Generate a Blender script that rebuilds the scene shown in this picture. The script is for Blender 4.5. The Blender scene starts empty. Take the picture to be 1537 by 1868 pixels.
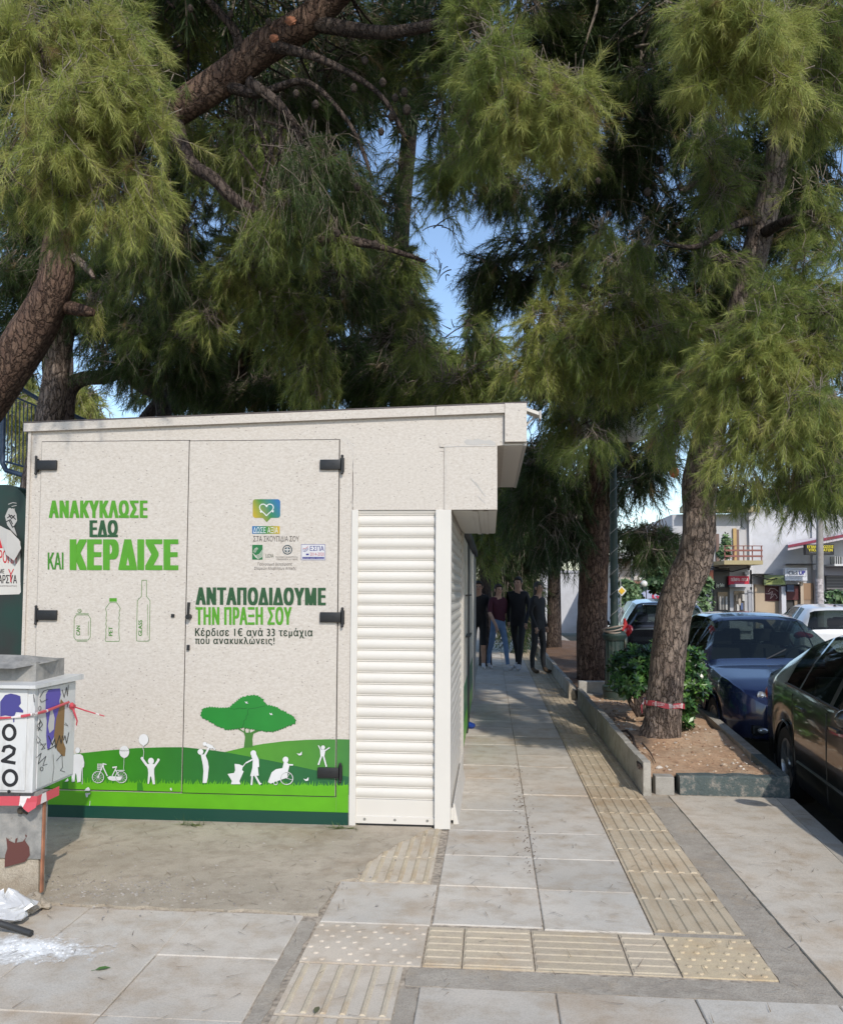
import bpy, bmesh, math, random
import numpy as np
from mathutils import Vector, Matrix
from mathutils.geometry import tessellate_polygon, delaunay_2d_cdt

random.seed(7)
RNG = np.random.default_rng(11)
sc = bpy.context.scene
COL = sc.collection
R = math.radians

# ------------------------------------------------------------------ camera
FPX, CX, CY, IMW, IMH = 1539.0, 768.5, 990.0, 1537, 1868
EYE = np.array([0.0, 0.0, 1.5])
_d = np.array([895.0 - CX, 1078.0 - CY, FPX]); _d /= np.linalg.norm(_d)      # street axis seen by the camera
_h = np.array([math.cos(R(0.3)), math.sin(R(0.3)), 0.0])
_up = np.cross(_d, _h); _up /= np.linalg.norm(_up)
if _up[1] > 0: _up = -_up
_x = np.cross(_d, -_up)
if _x[0] < 0: _x = -_x
AX = np.array([_x, _d, _up])                      # rows: world X, Y, Z in camera axes (right, down, forward)
cam_d = bpy.data.cameras.new('camera'); cam = bpy.data.objects.new('camera', cam_d); COL.objects.link(cam)
cam_d.sensor_fit = 'VERTICAL'; cam_d.sensor_height = 36.0; cam_d.sensor_width = 36.0 * IMW / IMH
cam_d.lens = FPX / IMH * 36.0
cam_d.shift_y = (CY - IMH / 2) / IMH
cam_d.clip_start = 0.05; cam_d.clip_end = 2000
M = Matrix(((AX[0][0], -AX[0][1], -AX[0][2]), (AX[1][0], -AX[1][1], -AX[1][2]), (AX[2][0], -AX[2][1], -AX[2][2]))).to_4x4()
M.translation = Vector(EYE)
cam.matrix_world = M
sc.camera = cam

def ray(px, py):
    return AX @ np.array([px - CX, py - CY, FPX])
def G(px, py, z=0.0):                             # survey: the point at height z seen at a photo pixel
    r = ray(px, py); return EYE + r * ((z - EYE[2]) / r[2])
def F(px, py, y):                                 # survey: the point at distance y up the street
    r = ray(px, py); return EYE + r * (y / r[1])

# ------------------------------------------------------------------ light
SUN_EL, SUN_AZ = R(38), R(23)                     # sun behind the camera, a little to the right
w = bpy.data.worlds.new('World'); sc.world = w; w.use_nodes = True
nt = w.node_tree; bg = nt.nodes['Background']
sky = nt.nodes.new('ShaderNodeTexSky'); sky.sky_type = 'NISHITA'; sky.sun_disc = False
sky.sun_elevation = SUN_EL; sky.sun_rotation = math.pi - SUN_AZ
sky.air_density = 1.0; sky.dust_density = 0.6; sky.ozone_density = 1.6
nt.links.new(sky.outputs[0], bg.inputs[0]); bg.inputs[1].default_value = 0.15
sl = bpy.data.lights.new('sun', 'SUN'); sl.energy = 2.2; sl.angle = R(0.8); sl.color = (1.0, 0.94, 0.85)
so = bpy.data.objects.new('sun', sl); COL.objects.link(so); so.location = (6, -12, 14)
sdir = Vector((math.sin(SUN_AZ) * math.cos(SUN_EL), -math.cos(SUN_AZ) * math.cos(SUN_EL), math.sin(SUN_EL)))
so.rotation_euler = sdir.to_track_quat('Z', 'Y').to_euler()
sc.view_settings.view_transform = 'Standard'; sc.view_settings.look = 'None'
sc.view_settings.exposure = 0.57; sc.view_settings.gamma = 1.0
sc.render.engine = 'CYCLES'
try:
    sc.cycles.max_bounces = 6; sc.cycles.diffuse_bounces = 3; sc.cycles.glossy_bounces = 3
    sc.cycles.transmission_bounces = 3; sc.cycles.transparent_max_bounces = 6
    sc.cycles.use_denoising = True
except Exception: pass

# ------------------------------------------------------------------ materials
MATS = {}
def srgb(r, g, b):
    f = lambda c: (c / 255 / 12.92) if c / 255 <= 0.04045 else ((c / 255 + 0.055) / 1.055) ** 2.4
    return (f(r), f(g), f(b))
def mat(name, col, rough=0.6, metal=0.0, coat=0.0, noise=None, bump=None, spec=0.5, alpha=1.0, trans=0.0):
    """noise: (scale, amount, detail) brightness variation; bump: (scale, strength)"""
    if name in MATS: return MATS[name]
    m = bpy.data.materials.new(name); m.use_nodes = True; t = m.node_tree; b = t.nodes['Principled BSDF']
    b.inputs['Base Color'].default_value = (*col, 1); b.inputs['Roughness'].default_value = rough
    b.inputs['Metallic'].default_value = metal; b.inputs['Coat Weight'].default_value = coat
    b.inputs['Coat Roughness'].default_value = 0.04
    b.inputs['Specular IOR Level'].default_value = spec
    b.inputs['Transmission Weight'].default_value = trans
    b.inputs['Alpha'].default_value = alpha
    tc = t.nodes.new('ShaderNodeTexCoord')
    if noise:
        n = t.nodes.new('ShaderNodeTexNoise'); n.inputs['Scale'].default_value = noise[0]; n.inputs['Detail'].default_value = noise[2] if len(noise) > 2 else 5
        t.links.new(tc.outputs['Object'], n.inputs['Vector'])
        r = t.nodes.new('ShaderNodeMapRange'); r.inputs['From Min'].default_value = .3; r.inputs['From Max'].default_value = .7
        r.inputs['To Min'].default_value = 1 - noise[1]; r.inputs['To Max'].default_value = 1 + noise[1]
        t.links.new(n.outputs['Fac'], r.inputs['Value'])
        x = t.nodes.new('ShaderNodeMix'); x.data_type = 'RGBA'; x.blend_type = 'MULTIPLY'; x.inputs['Factor'].default_value = 1
        x.inputs[6].default_value = (*col, 1); t.links.new(r.outputs[0], x.inputs[7]); t.links.new(x.outputs[2], b.inputs['Base Color'])
    if bump:
        n = t.nodes.new('ShaderNodeTexNoise'); n.inputs['Scale'].default_value = bump[0]; n.inputs['Detail'].default_value = 6
        t.links.new(tc.outputs['Object'], n.inputs['Vector'])
        bp = t.nodes.new('ShaderNodeBump'); bp.inputs['Strength'].default_value = bump[1]; bp.inputs['Distance'].default_value = 0.01
        t.links.new(n.outputs['Fac'], bp.inputs['Height']); t.links.new(bp.outputs[0], b.inputs['Normal'])
    MATS[name] = m; return m

class NT:
    """small node helper"""
    def __init__(s, name):
        s.m = bpy.data.materials.new(name); s.m.use_nodes = True; s.t = s.m.node_tree; s.b = s.t.nodes['Principled BSDF']; MATS[name] = s.m
        s.tc = s.t.nodes.new('ShaderNodeTexCoord')
    def obj(s, scale=(1, 1, 1)):
        mp = s.t.nodes.new('ShaderNodeMapping'); mp.inputs['Scale'].default_value = scale
        s.t.links.new(s.tc.outputs['Object'], mp.inputs['Vector']); return mp.outputs[0]
    def noise(s, v, scale, detail=5, rough=.55):
        n = s.t.nodes.new('ShaderNodeTexNoise'); n.inputs['Scale'].default_value = scale; n.inputs['Detail'].default_value = detail; n.inputs['Roughness'].default_value = rough
        s.t.links.new(v, n.inputs['Vector']); return n.outputs['Fac']
    def voro(s, v, scale, feature='F1', out='Distance', rnd=1.0):
        n = s.t.nodes.new('ShaderNodeTexVoronoi'); n.feature = feature; n.inputs['Scale'].default_value = scale
        n.inputs['Randomness'].default_value = rnd
        s.t.links.new(v, n.inputs['Vector']); return n.outputs[out]
    def ramp(s, fac, stops):
        n = s.t.nodes.new('ShaderNodeValToRGB'); e = n.color_ramp.elements
        while len(e) > 1: e.remove(e[-1])
        e[0].position = stops[0][0]; e[0].color = (*stops[0][1], 1)
        for p, c in stops[1:]:
            k = e.new(p); k.color = (*c, 1)
        s.t.links.new(fac, n.inputs['Fac']); return n.outputs['Color']
    def mix(s, a, b, fac, mode='MIX'):
        n = s.t.nodes.new('ShaderNodeMix'); n.data_type = 'RGBA'; n.blend_type = mode
        for sock, v in ((n.inputs[6], a), (n.inputs[7], b)):
            if isinstance(v, tuple): sock.default_value = (*v, 1)
            else: s.t.links.new(v, sock)
        if isinstance(fac, (int, float)): n.inputs['Factor'].default_value = fac
        else: s.t.links.new(fac, n.inputs['Factor'])
        return n.outputs[2]
    def math(s, op, a, b=0.0):
        n = s.t.nodes.new('ShaderNodeMath'); n.operation = op
        for sock, v in ((n.inputs[0], a), (n.inputs[1], b)):
            if isinstance(v, (int, float)): sock.default_value = v
            else: s.t.links.new(v, sock)
        return n.outputs[0]
    def rng(s, v, a, b, c, d):
        n = s.t.nodes.new('ShaderNodeMapRange')
        for i, q in zip((1, 2, 3, 4), (a, b, c, d)): n.inputs[i].default_value = q
        s.t.links.new(v, n.inputs[0]); return n.outputs[0]
    def attr(s, name, out='Color'):
        n = s.t.nodes.new('ShaderNodeAttribute'); n.attribute_name = name; return n.outputs[out]
    def color(s, c): s.t.links.new(c, s.b.inputs['Base Color'])
    def bump(s, h, strength, dist=0.01):
        n = s.t.nodes.new('ShaderNodeBump'); n.inputs['Strength'].default_value = strength; n.inputs['Distance'].default_value = dist
        s.t.links.new(h, n.inputs['Height']); s.t.links.new(n.outputs[0], s.b.inputs['Normal'])

def concrete(name, c1, c2, stain, scale=1.0, grit=.5, speck=.25):
    k = NT(name); v = k.obj()
    big = k.noise(v, 1.3 * scale, 6, .6); mid = k.noise(v, 6 * scale, 6, .65); fine = k.noise(v, 160, 4, .7)
    c = k.mix(c1, c2, k.rng(big, .35, .65, 0, 1))
    c = k.mix(c, stain, k.rng(mid, .46, .70, 0, .9)); c = k.mix(c, tuple(a*b for a, b in zip(stain, (.95, .80, .62))), k.rng(k.noise(v, .9*scale, 5, .7), .52, .68, 0, .55))
    c = k.mix(c, k.ramp(fine, [(.25, (1 - speck,) * 3), (.5, (1, 1, 1)), (.8, (1 + speck * .6,) * 3)]), 1.0, 'MULTIPLY')
    sp = k.voro(v, 55); c = k.mix(c, tuple(x * .35 for x in c2), k.math('MULTIPLY', k.math('LESS_THAN', sp, .07), k.math('GREATER_THAN', mid, .5)))
    tint = k.attr('tint'); c = k.mix(c, tint, 1.0, 'MULTIPLY')
    k.color(c); k.b.inputs['Roughness'].default_value = .88; k.b.inputs['Specular IOR Level'].default_value = .25
    k.bump(k.math('ADD', fine, k.math('MULTIPLY', mid, 2.0)), grit, .004)
    return k.m

# ------------------------------------------------------------------ mesh building
ORG = {}
class MB:
    def __init__(s): s.v = []; s.f = []; s.mi = []; s.tint = []; s.cur = 0; s.curt = (1, 1, 1)
    def add(s, vs, fs, mi=None):
        o = len(s.v); s.v += [tuple(map(float, p)) for p in vs]; s.tint += [s.curt] * len(vs)
        for f in fs: s.f.append(tuple(i + o for i in f)); s.mi.append(s.cur if mi is None else mi)
        return s
    def box(s, a, b, bev=0.0):
        (x0, y0, z0), (x1, y1, z1) = a, b
        if bev <= 0:
            vs = [(x0,y0,z0),(x1,y0,z0),(x1,y1,z0),(x0,y1,z0),(x0,y0,z1),(x1,y0,z1),(x1,y1,z1),(x0,y1,z1)]
            return s.add(vs, [(0,3,2,1),(4,5,6,7),(0,1,5,4),(1,2,6,5),(2,3,7,6),(3,0,4,7)])
        bm = bmesh.new(); bmesh.ops.create_cube(bm, size=1)
        for v in bm.verts: v.co = ((x0+x1)/2 + v.co.x*(x1-x0), (y0+y1)/2 + v.co.y*(y1-y0), (z0+z1)/2 + v.co.z*(z1-z0))
        bmesh.ops.bevel(bm, geom=bm.edges[:], offset=bev, segments=2, profile=.6, affect='EDGES')
        bm.verts.index_update(); s.add([v.co for v in bm.verts], [[v.index for v in f.verts] for f in bm.faces]); bm.free(); return s
    def quad(s, a, b, c, d): return s.add([a, b, c, d], [(0, 1, 2, 3)])
    def hexa(s, p): return s.add(p, [(0,3,2,1),(4,5,6,7),(0,1,5,4),(1,2,6,5),(2,3,7,6),(3,0,4,7)])
    def tube(s, path, rad, n=8, cap=True):
        path = [Vector(p) for p in path]; k = len(path)
        if not hasattr(rad, '__len__'): rad = [rad] * k
        up = Vector((0.31, 0.17, 0.93)); vs = []; fs = []; prev = None
        for i, p in enumerate(path):
            t = (path[min(i+1, k-1)] - path[max(i-1, 0)]).normalized()
            if prev is None:
                u = t.cross(up if abs(t.dot(up)) < .9 else Vector((1, 0, 0))).normalized()
            else:
                u = (prev - t * prev.dot(t)).normalized()
            prev = u; b = t.cross(u)
            for j in range(n):
                a = 2 * math.pi * j / n; vs.append(p + (u * math.cos(a) + b * math.sin(a)) * rad[i])
        for i in range(k - 1):
            for j in range(n):
                fs.append((i*n+j, i*n+(j+1) % n, (i+1)*n+(j+1) % n, (i+1)*n+j))
        if cap: fs += [tuple(range(n))[::-1], tuple((k-1)*n + j for j in range(n))]
        return s.add(vs, fs)
    def lathe(s, c, prof, n=20, axis='z', arc=2*math.pi, cap=True):
        vs = []; fs = []; c = Vector(c)
        for r, z in prof:
            for j in range(n):
                a = arc * j / n; x, y = r * math.cos(a), r * math.sin(a)
                vs.append(c + (Vector((x, y, z)) if axis == 'z' else Vector((x, z, y)) if axis == 'y' else Vector((z, x, y))))
        for i in range(len(prof) - 1):
            for j in range(n): fs.append((i*n+j, i*n+(j+1) % n, (i+1)*n+(j+1) % n, (i+1)*n+j))
        if cap: fs += [tuple(range(n))[::-1], tuple((len(prof)-1)*n+j for j in range(n))]
        return s.add(vs, fs)
    def ball(s, c, r, n=16, m=10, jit=0):
        prof = []
        for i in range(m + 1):
            a = -math.pi/2 + math.pi * i / m; prof.append((max(math.cos(a), .001), math.sin(a)))
        rx, ry, rz = (r, r, r) if not hasattr(r, '__len__') else r
        vs = []; fs = []
        for q, z in prof:
            for j in range(n):
                a = 2*math.pi*j/n; k = 1 + random.uniform(-jit, jit)
                vs.append((c[0]+rx*q*math.cos(a)*k, c[1]+ry*q*math.sin(a)*k, c[2]+rz*z*k))
        for i in range(m):
            for j in range(n): fs.append((i*n+j, i*n+(j+1) % n, (i+1)*n+(j+1) % n, (i+1)*n+j))
        return s.add(vs, fs)
    def build(s, name, mats, parent=None, smooth=False, angle=40):
        me = bpy.data.meshes.new(name); o = bpy.data.objects.new(name, me)
        root = parent
        while root is not None and root.parent is not None: root = root.parent
        off = ORG.get(root.name, (0, 0, 0)) if root else (0, 0, 0)
        me.from_pydata([(x-off[0], y-off[1], z-off[2]) for x, y, z in s.v], [], s.f)
        if not isinstance(mats, (list, tuple)): mats = [mats]
        for m in mats: me.materials.append(m)
        if len(mats) > 1: me.polygons.foreach_set('material_index', s.mi)
        at = me.attributes.new('tint', 'FLOAT_COLOR', 'POINT')
        at.data.foreach_set('color', np.array([(*t, 1) for t in s.tint], np.float32).ravel())
        me.update()
        if smooth:
            me.polygons.foreach_set('use_smooth', [True] * len(me.polygons))
            try: me.set_sharp_from_angle(angle=R(angle))
            except Exception: pass
        COL.objects.link(o)
        if parent: o.parent = parent
        return o
def thing(name, label, cat, loc=(0, 0, 0), group=None):
    o = bpy.data.objects.new(name, None); COL.objects.link(o); o.empty_display_size = .2
    o.location = tuple(float(x) for x in loc); ORG[o.name] = tuple(float(x) for x in loc)
    o['label'] = label; o['category'] = cat
    if group: o['group'] = group
    return o
def tag(o, label, cat, group=None):
    o['label'] = label; o['category'] = cat
    if group: o['group'] = group
    return o
def struct(o, kind='structure'):
    o['kind'] = kind; return o

# flat print on a plane, drawn in survey pixels -------------------------------------------------
class Ink:
    """outlines, strokes and lettering on a wall plane; proj(px, py) gives the point on the plane, nrm its outward normal"""
    def __init__(s, proj, nrm): s.p = proj; s.n = np.array(nrm, float); s.mb = MB()
    def pt(s, q, off): return tuple(s.p(q[0], q[1]) + s.n * off)
    def poly(s, pts, off, mi=0):
        tri = tessellate_polygon([[Vector((a, b, 0)) for a, b in pts]])
        s.mb.add([s.pt(q, off) for q in pts], [t for t in tri], mi); return s
    def stroke(s, pts, wd, off, mi=0):
        for (a, b), (c, d) in zip(pts[:-1], pts[1:]):
            l = math.hypot(c-a, d-b) or 1e-6; nx, ny = -(d-b)/l*wd/2, (c-a)/l*wd/2
            s.mb.add([s.pt(q, off) for q in ((a+nx,b+ny),(c+nx,d+ny),(c-nx,d-ny),(a-nx,b-ny))], [(0,1,2,3)], mi); off += 2e-5
        for q in pts[1:-1] if wd > .8 else []: s.disc(q, wd/2, wd/2, off, mi, 8); off += 2e-5
        return s
    def disc(s, c, rx, ry, off, mi=0, n=20):
        pts = [(c[0]+rx*math.cos(2*math.pi*i/n), c[1]+ry*math.sin(2*math.pi*i/n)) for i in range(n)]
        s.mb.add([s.pt(q, off) for q in pts], [tuple(range(n))], mi); return s
    def ring(s, c, rx, ry, wd, off, mi=0, n=28, a0=0, a1=2*math.pi):
        return s.stroke([(c[0]+rx*math.cos(a0+(a1-a0)*i/n), c[1]+ry*math.sin(a0+(a1-a0)*i/n)) for i in range(n+1)], wd, off, mi)
    def text(s, txt, box, off, mi=0, bold=0.0, rot=False, shear=0.0, slope=0.0, spacing=1.0):
        x0, y0, x1, y1 = box
        cu = bpy.data.curves.new('t', 'FONT'); cu.body = txt; cu.size = 1; cu.shear = shear
        cu.resolution_u = 3; cu.space_character = spacing; cu.fill_mode = 'NONE'
        ob = bpy.data.objects.new('t', cu); COL.objects.link(ob)
        me = bpy.data.meshes.new_from_object(ob)
        n = len(me.vertices); co = np.zeros(n*3); me.vertices.foreach_get('co', co); co = co.reshape(-1, 3)
        ed = [tuple(e.vertices) for e in me.edges]
        bpy.data.objects.remove(ob); bpy.data.curves.remove(cu); bpy.data.meshes.remove(me)
        if n == 0: return s
        nxt = {}                           # follow every outline round, then fill by winding number (outlines of one glyph may cross)
        for i, j in ed: nxt.setdefault(i, []).append(j); nxt.setdefault(j, []).append(i)
        seen = set(); segs = []
        for i in range(n):
            if i in seen or i not in nxt: continue
            loop = [i]; seen.add(i); cur = i + 1 if i + 1 in nxt[i] else nxt[i][0]
            while cur not in seen:
                loop.append(cur); seen.add(cur); q = [k for k in nxt[cur] if k not in seen]; cur = q[0] if q else i
            segs += list(zip(loop, loop[1:] + loop[:1]))
        P2_ = co[:, :2]; out = delaunay_2d_cdt([Vector(p) for p in P2_], segs, [], 0, 1e-7)
        sa = np.array([P2_[i] for i, j in segs]); sb = np.array([P2_[j] for i, j in segs]); V2 = np.array([tuple(v) for v in out[0]]); fs = []
        for f in out[2]:
            c = V2[list(f)].mean(0); up_ = (sa[:, 1] <= c[1]) & (sb[:, 1] > c[1]); dn_ = (sa[:, 1] > c[1]) & (sb[:, 1] <= c[1])
            cr_ = (sb[:, 0]-sa[:, 0])*(c[1]-sa[:, 1]) - (c[0]-sa[:, 0])*(sb[:, 1]-sa[:, 1])
            if ((up_ & (cr_ > 0)).sum() - (dn_ & (cr_ < 0)).sum()) != 0: fs.append(tuple(f))
        co = np.column_stack([V2, np.zeros(len(V2))]); n = len(co)
        if bold > .012:                    # heavier strokes: the outline laid over itself, shifted
            c0, f0, n0 = co, fs, n; co = []; fs = []; k = 0
            for dx in np.linspace(0, bold*1.9, max(2, int(bold/.02)+1)):
                for dy in (0, bold*.32):
                    co.append(c0 + np.array([dx, dy, k])); fs += [tuple(i + k*n0 for i in f) for f in f0]; k += 1
            co = np.concatenate(co)
        lo, hi = co.min(0), co.max(0); u = (co[:, 0]-lo[0])/(hi[0]-lo[0]); v = (co[:, 1]-lo[1])/(hi[1]-lo[1])
        if rot: u, v = 1 - v, u          # reads bottom to top
        P = [(x0+(x1-x0)*a, y1+(y0-y1)*b + slope*a) for a, b in zip(u, v)]
        vs = []; f2 = []                   # glyph contours overlap: every face gets its own hair-thin level
        for k, f in enumerate(fs):
            f2.append(tuple(range(len(vs), len(vs)+len(f)))); vs += [s.pt(P[i], off + co[i][2]*2.2e-4 + (k % 40)*5e-6) for i in f]
        s.mb.add(vs, f2, mi); return s
    def build(s, name, mats, parent): return s.mb.build(name, mats, parent)
# ------------------------------------------------------------------ common materials
m_print = NT('printed_vinyl'); m_print.color(m_print.mix(m_print.attr('tint'), m_print.ramp(m_print.noise(m_print.obj(), 9, 4), [(.3, (.68,)*3), (.7, (.77,)*3)]), 1.0, 'MULTIPLY'))
m_print.b.inputs['Roughness'].default_value = .42; m_print = m_print.m
m_paint = NT('matt_paint'); m_paint.color(m_paint.attr('tint')); m_paint.b.inputs['Roughness'].default_value = .6; m_paint = m_paint.m
m_conc = concrete('paving_concrete', (.55, .495, .42), (.455, .42, .365), (.39, .325, .25), 1.0, .35)
m_rough = concrete('rough_concrete', (.46, .395, .31), (.365, .315, .245), (.29, .24, .18), 1.2, 1.0, .4)
m_cement = concrete('cement_mortar', (.385, .34, .28), (.31, .27, .22), (.43, .385, .32), 2.0, .9, .35)
m_joint = mat('joint_grime', (.33, .28, .22), .95, noise=(40, .45, 8))
m_yel = concrete('worn_yellow', (.50, .435, .325), (.47, .415, .33), (.41, .355, .285), 3.0, .4)
m_asph = concrete('asphalt', (.055, .054, .053), (.04, .04, .04), (.075, .07, .065), 1.0, .8, .4)
m_soil = NT('dry_soil')
_v = m_soil.obj(); _n = m_soil.noise(_v, 4, 8, .7); _f = m_soil.noise(_v, 70, 5, .75)
_c = m_soil.ramp(_n, [(.3, (.34, .20, .12)), (.5, (.48, .315, .20)), (.7, (.55, .41, .28))])
m_soil.color(m_soil.mix(_c, m_soil.ramp(_f, [(.3, (.6,)*3), (.48, (1, 1, 1)), (.75, (1.35, 1.3, 1.2))]), 1.0, 'MULTIPLY'))
m_soil.b.inputs['Roughness'].default_value = .95; m_soil.bump(_f, .6, .008); m_soil = m_soil.m
m_black = mat('black_plastic', (.012, .012, .013), .45)
m_rubber = mat('rubber', (.012, .012, .012), .8)
m_steel = mat('bare_steel', (.45, .45, .44), .35, metal=.9)

# ------------------------------------------------------------------ ground, road, pavement
def kerb_x(y): return 2.2 + .085 * (min(y, 10.5) - 6.5)
g = MB(); g.quad((-400, -200, -.26), (400, -200, -.26), (400, 700, -.26), (-400, 700, -.26)); struct(g.build('ground', concrete('far_ground', (.16, .14, .11), (.11, .12, .07), (.2, .18, .15), .2)))
g = MB(); ys = [-12, 0, 6.5, 15, 28.2]
g.add([(kerb_x(y)-.3, y, -.25) for y in ys] + [(24, y, -.25) for y in ys], [(i, i+5, i+6, i+1) for i in range(4)])
struct(g.build('road', m_asph))
# pavement body: everything left of the kerb line, mortar between the slabs shows at -0.03
g = MB(); ys = [-12, 0, 3, 6.5, 12, 20, 39]
def strip(mb, f0, f1, ys, z0, z1):
    n = len(ys); vs = [(f0(y), y, z1) for y in ys] + [(f1(y), y, z1) for y in ys] + [(f0(y), y, z0) for y in ys] + [(f1(y), y, z0) for y in ys]
    fs = [(i, n+i, n+i+1, i+1) for i in range(n-1)] + [(n+i, 3*n+i, 3*n+i+1, n+i+1) for i in range(n-1)] + [(i, i+1, 2*n+i+1, 2*n+i) for i in range(n-1)]
    fs += [(0, 2*n, 3*n, n), (n-1, 2*n-1, 4*n-1, 3*n-1)]
    mb.add(vs, fs)
strip(g, lambda y: -14, lambda y: kerb_x(y)-.13, ys, -.5, -.007)
struct(g.build('pavement', m_joint))
# cast kerb stones along the road edge
g = MB(); y = -6.0
while y < 6.45:
    y1 = min(y + 1.0, 6.45); t = random.uniform(.85, 1.05); g.curt = (t, t, t)
    a, b = kerb_x(y), kerb_x(y1)
    g.hexa([(a-.125, y+.004, -.4), (a, y+.004, -.4), (b, y1-.004, -.4), (b-.125, y1-.004, -.4), (a-.125, y+.004, .004), (a, y+.004, -.002), (b, y1-.004, -.002), (b-.125, y1-.004, .004)])
    y = y1
struct(g.build('kerb', m_conc))

def slab(mb, x0, y0, x1, y1, gap=.0028, lift=0.0, var=.07):
    t = random.uniform(1-var, 1+var); wv = random.uniform(-.015, .015)
    mb.curt = (t+wv, t, t-wv); z = lift + random.uniform(-.0025, .0025)
    e = lambda: random.uniform(-.0015, .0015)
    vs = [(x0+gap, y0+gap), (x1-gap, y0+gap), (x1-gap, y1-gap), (x0+gap, y1-gap)]
    zs = [z + random.uniform(-.0015, .0015) for _ in range(4)]; b = .004
    low = [(px, py, -.06) for px, py in vs]; mid = [(px, py, zz-b) for (px, py), zz in zip(vs, zs)]
    top = [(px + (b if i in (0, 3) else -b), py + (b if i < 2 else -b), zz) for i, ((px, py), zz) in enumerate(zip(vs, zs))]
    p = low + mid + top
    fs = [(8, 9, 10, 11)]
    for k in (0, 4):
        fs += [(k+i, k+(i+1) % 4, k+4+(i+1) % 4, k+4+i) for i in range(4)]
    mb.add(p, fs)
g = MB()
SX = [-.265, .235, .715]
yk = 3.87
while yk < 36:                                     # the two slab rows of the path
    for a, b in zip(SX[:-1], SX[1:]): slab(g, a, yk + (0 if a > 0 else .02), b, yk + .5 + (0 if a > 0 else .02))
    yk += .5
for a, b in ((-.775, -.27),): slab(g, a, 3.87, b, 4.40)
for xa, xb in zip([-.27, .24, .75, 1.26, 1.77], [.24, .75, 1.26, 1.77, 2.075]):     # in front of the ribbed row
    for k in range(9): slab(g, xa, 3.28 - .52*(k+1) , min(xb, kerb_x(3.28-.52*k)-.13), 3.28 - .52*k, .003)
x = -.86
while x > -7:                                      # bottom left
    slab(g, x-.51, 3.46, x, 3.93, .0015, var=.04); 
    for k in range(7): slab(g, x-.51, 3.46-.5*(k+1), x, 3.46-.5*k, .0015, var=.04)
    x -= .51
struct(g.build('paving', m_conc))
# large cast bays on the right of the path
g = MB()
for y0, y1 in ((3.30, 4.45), (4.45, 5.45), (5.45, 6.44)):
    t = random.uniform(.98, 1.06); g.curt = (t, t*.985, t*.96)
    g.hexa([(1.305, y0+.002, -.06), (kerb_x(y0)-.128, y0+.002, -.06), (kerb_x(y1)-.128, y1-.002, -.06), (1.305, y1-.002, -.06), (1.305, y0+.002, .003), (kerb_x(y0)-.128, y0+.002, .003), (kerb_x(y1)-.128, y1-.002, .003), (1.305, y1-.002, .003)])
struct(g.build('concrete_bay', m_conc))
# mortar borders
def ragged(mb, pts, z, amp=.012, step=.06):
    out = []
    for (a, b), (c, d) in zip(pts, pts[1:] + pts[:1]):
        n = max(1, int(math.hypot(c-a, d-b) / step))
        for i in range(n):
            t = i / n; out.append((a+(c-a)*t + random.uniform(-amp, amp), b+(d-b)*t + random.uniform(-amp, amp)))
    tri = tessellate_polygon([[Vector((p, q, 0)) for p, q in out]]); n = len(out)
    mb.add([(p, q, z) for p, q in out] + [(p, q, -.05) for p, q in out], [t for t in tri] + [(i, (i+1) % n, n+(i+1) % n, n+i) for i in range(n)])
g = MB()
ragged(g, [(-.33, 3.29), (1.12, 3.29), (1.30, 3.27), (1.30, 6.45), (1.115, 6.45), (1.115, 3.44), (-.33, 3.45)], -.004, .008)
ragged(g, [(-.84, 1.0), (-.80, 1.0), (-.79, 3.87), (-.86, 3.87)], -.003, .008)
ragged(g, [(-.345, 1.0), (-.268, 1.0), (-.268, 3.27), (-.345, 3.27)], -.006, .006)
ragged(g, [(.715, 3.85), (1.12, 3.85), (1.12, 3.89), (.715, 3.89)], -.002, .003)
struct(g.build('mortar_border', m_cement))
g = MB()
ragged(g, [(-3.4, 3.95), (-.80, 3.95), (-.775, 4.40), (-.70, 4.45), (-.62, 4.9), (-.50, 5.15), (-.30, 5.6), (-3.4, 5.6)], .006, .016, .05)
struct(g.build('concrete_patch', m_rough))
# tactile paving, ribs and studs modelled
g = MB()
def tile(x0, y0, x1, y1, kind, n=6, rib=1, tint=(1, 1, 1), base=0, rw=.5, h=.005):
    gap = .003; k = random.uniform(.94, 1.06); g.curt = tuple(c*k for c in tint); g.cur = base
    z = random.uniform(-.002, .002)
    g.box((x0+gap, y0+gap, -.06), (x1-gap, y1-gap, z)); g.cur = rib
    if kind == 'y':
        p = (x1-x0) / n
        for i in range(n):
            a = x0 + p*(i+.5-rw/2); b = a + p*rw; q = p*.09
            g.add([(a, y0+.008, z), (b, y0+.008, z), (b, y1-.008, z), (a, y1-.008, z), (a+q, y0+.012, z+h), (b-q, y0+.012, z+h), (b-q, y1-.012, z+h), (a+q, y1-.012, z+h)], [(4,5,6,7),(0,1,5,4),(1,2,6,5),(2,3,7,6),(3,0,4,7)])
    elif kind == 'x':
        p = (y1-y0) / n
        for i in range(n):
            a = y0 + p*(i+.5-rw/2); b = a + p*rw; q = p*.09
            g.add([(x0+.008, a, z), (x1-.008, a, z), (x1-.008, b, z), (x0+.008, b, z), (x0+.012, a+q, z+h), (x1-.012, a+q, z+h), (x1-.012, b-q, z+h), (x0+.012, b-q, z+h)], [(4,5,6,7),(0,1,5,4),(1,2,6,5),(2,3,7,6),(3,0,4,7)])
    else:
        for i in range(n):
            for j in range(n):
                c = (x0 + (x1-x0)*(i+.5+(.25 if j % 2 else -.25))/n, y0 + (y1-y0)*(j+.5)/n)
                if random.random() < .12: continue
                g.lathe((c[0], c[1], z), [(.013, 0), (.011, .004), (.007, .0055)], 9)
    g.cur = 0
sand = (.93, .90, .80)
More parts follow.
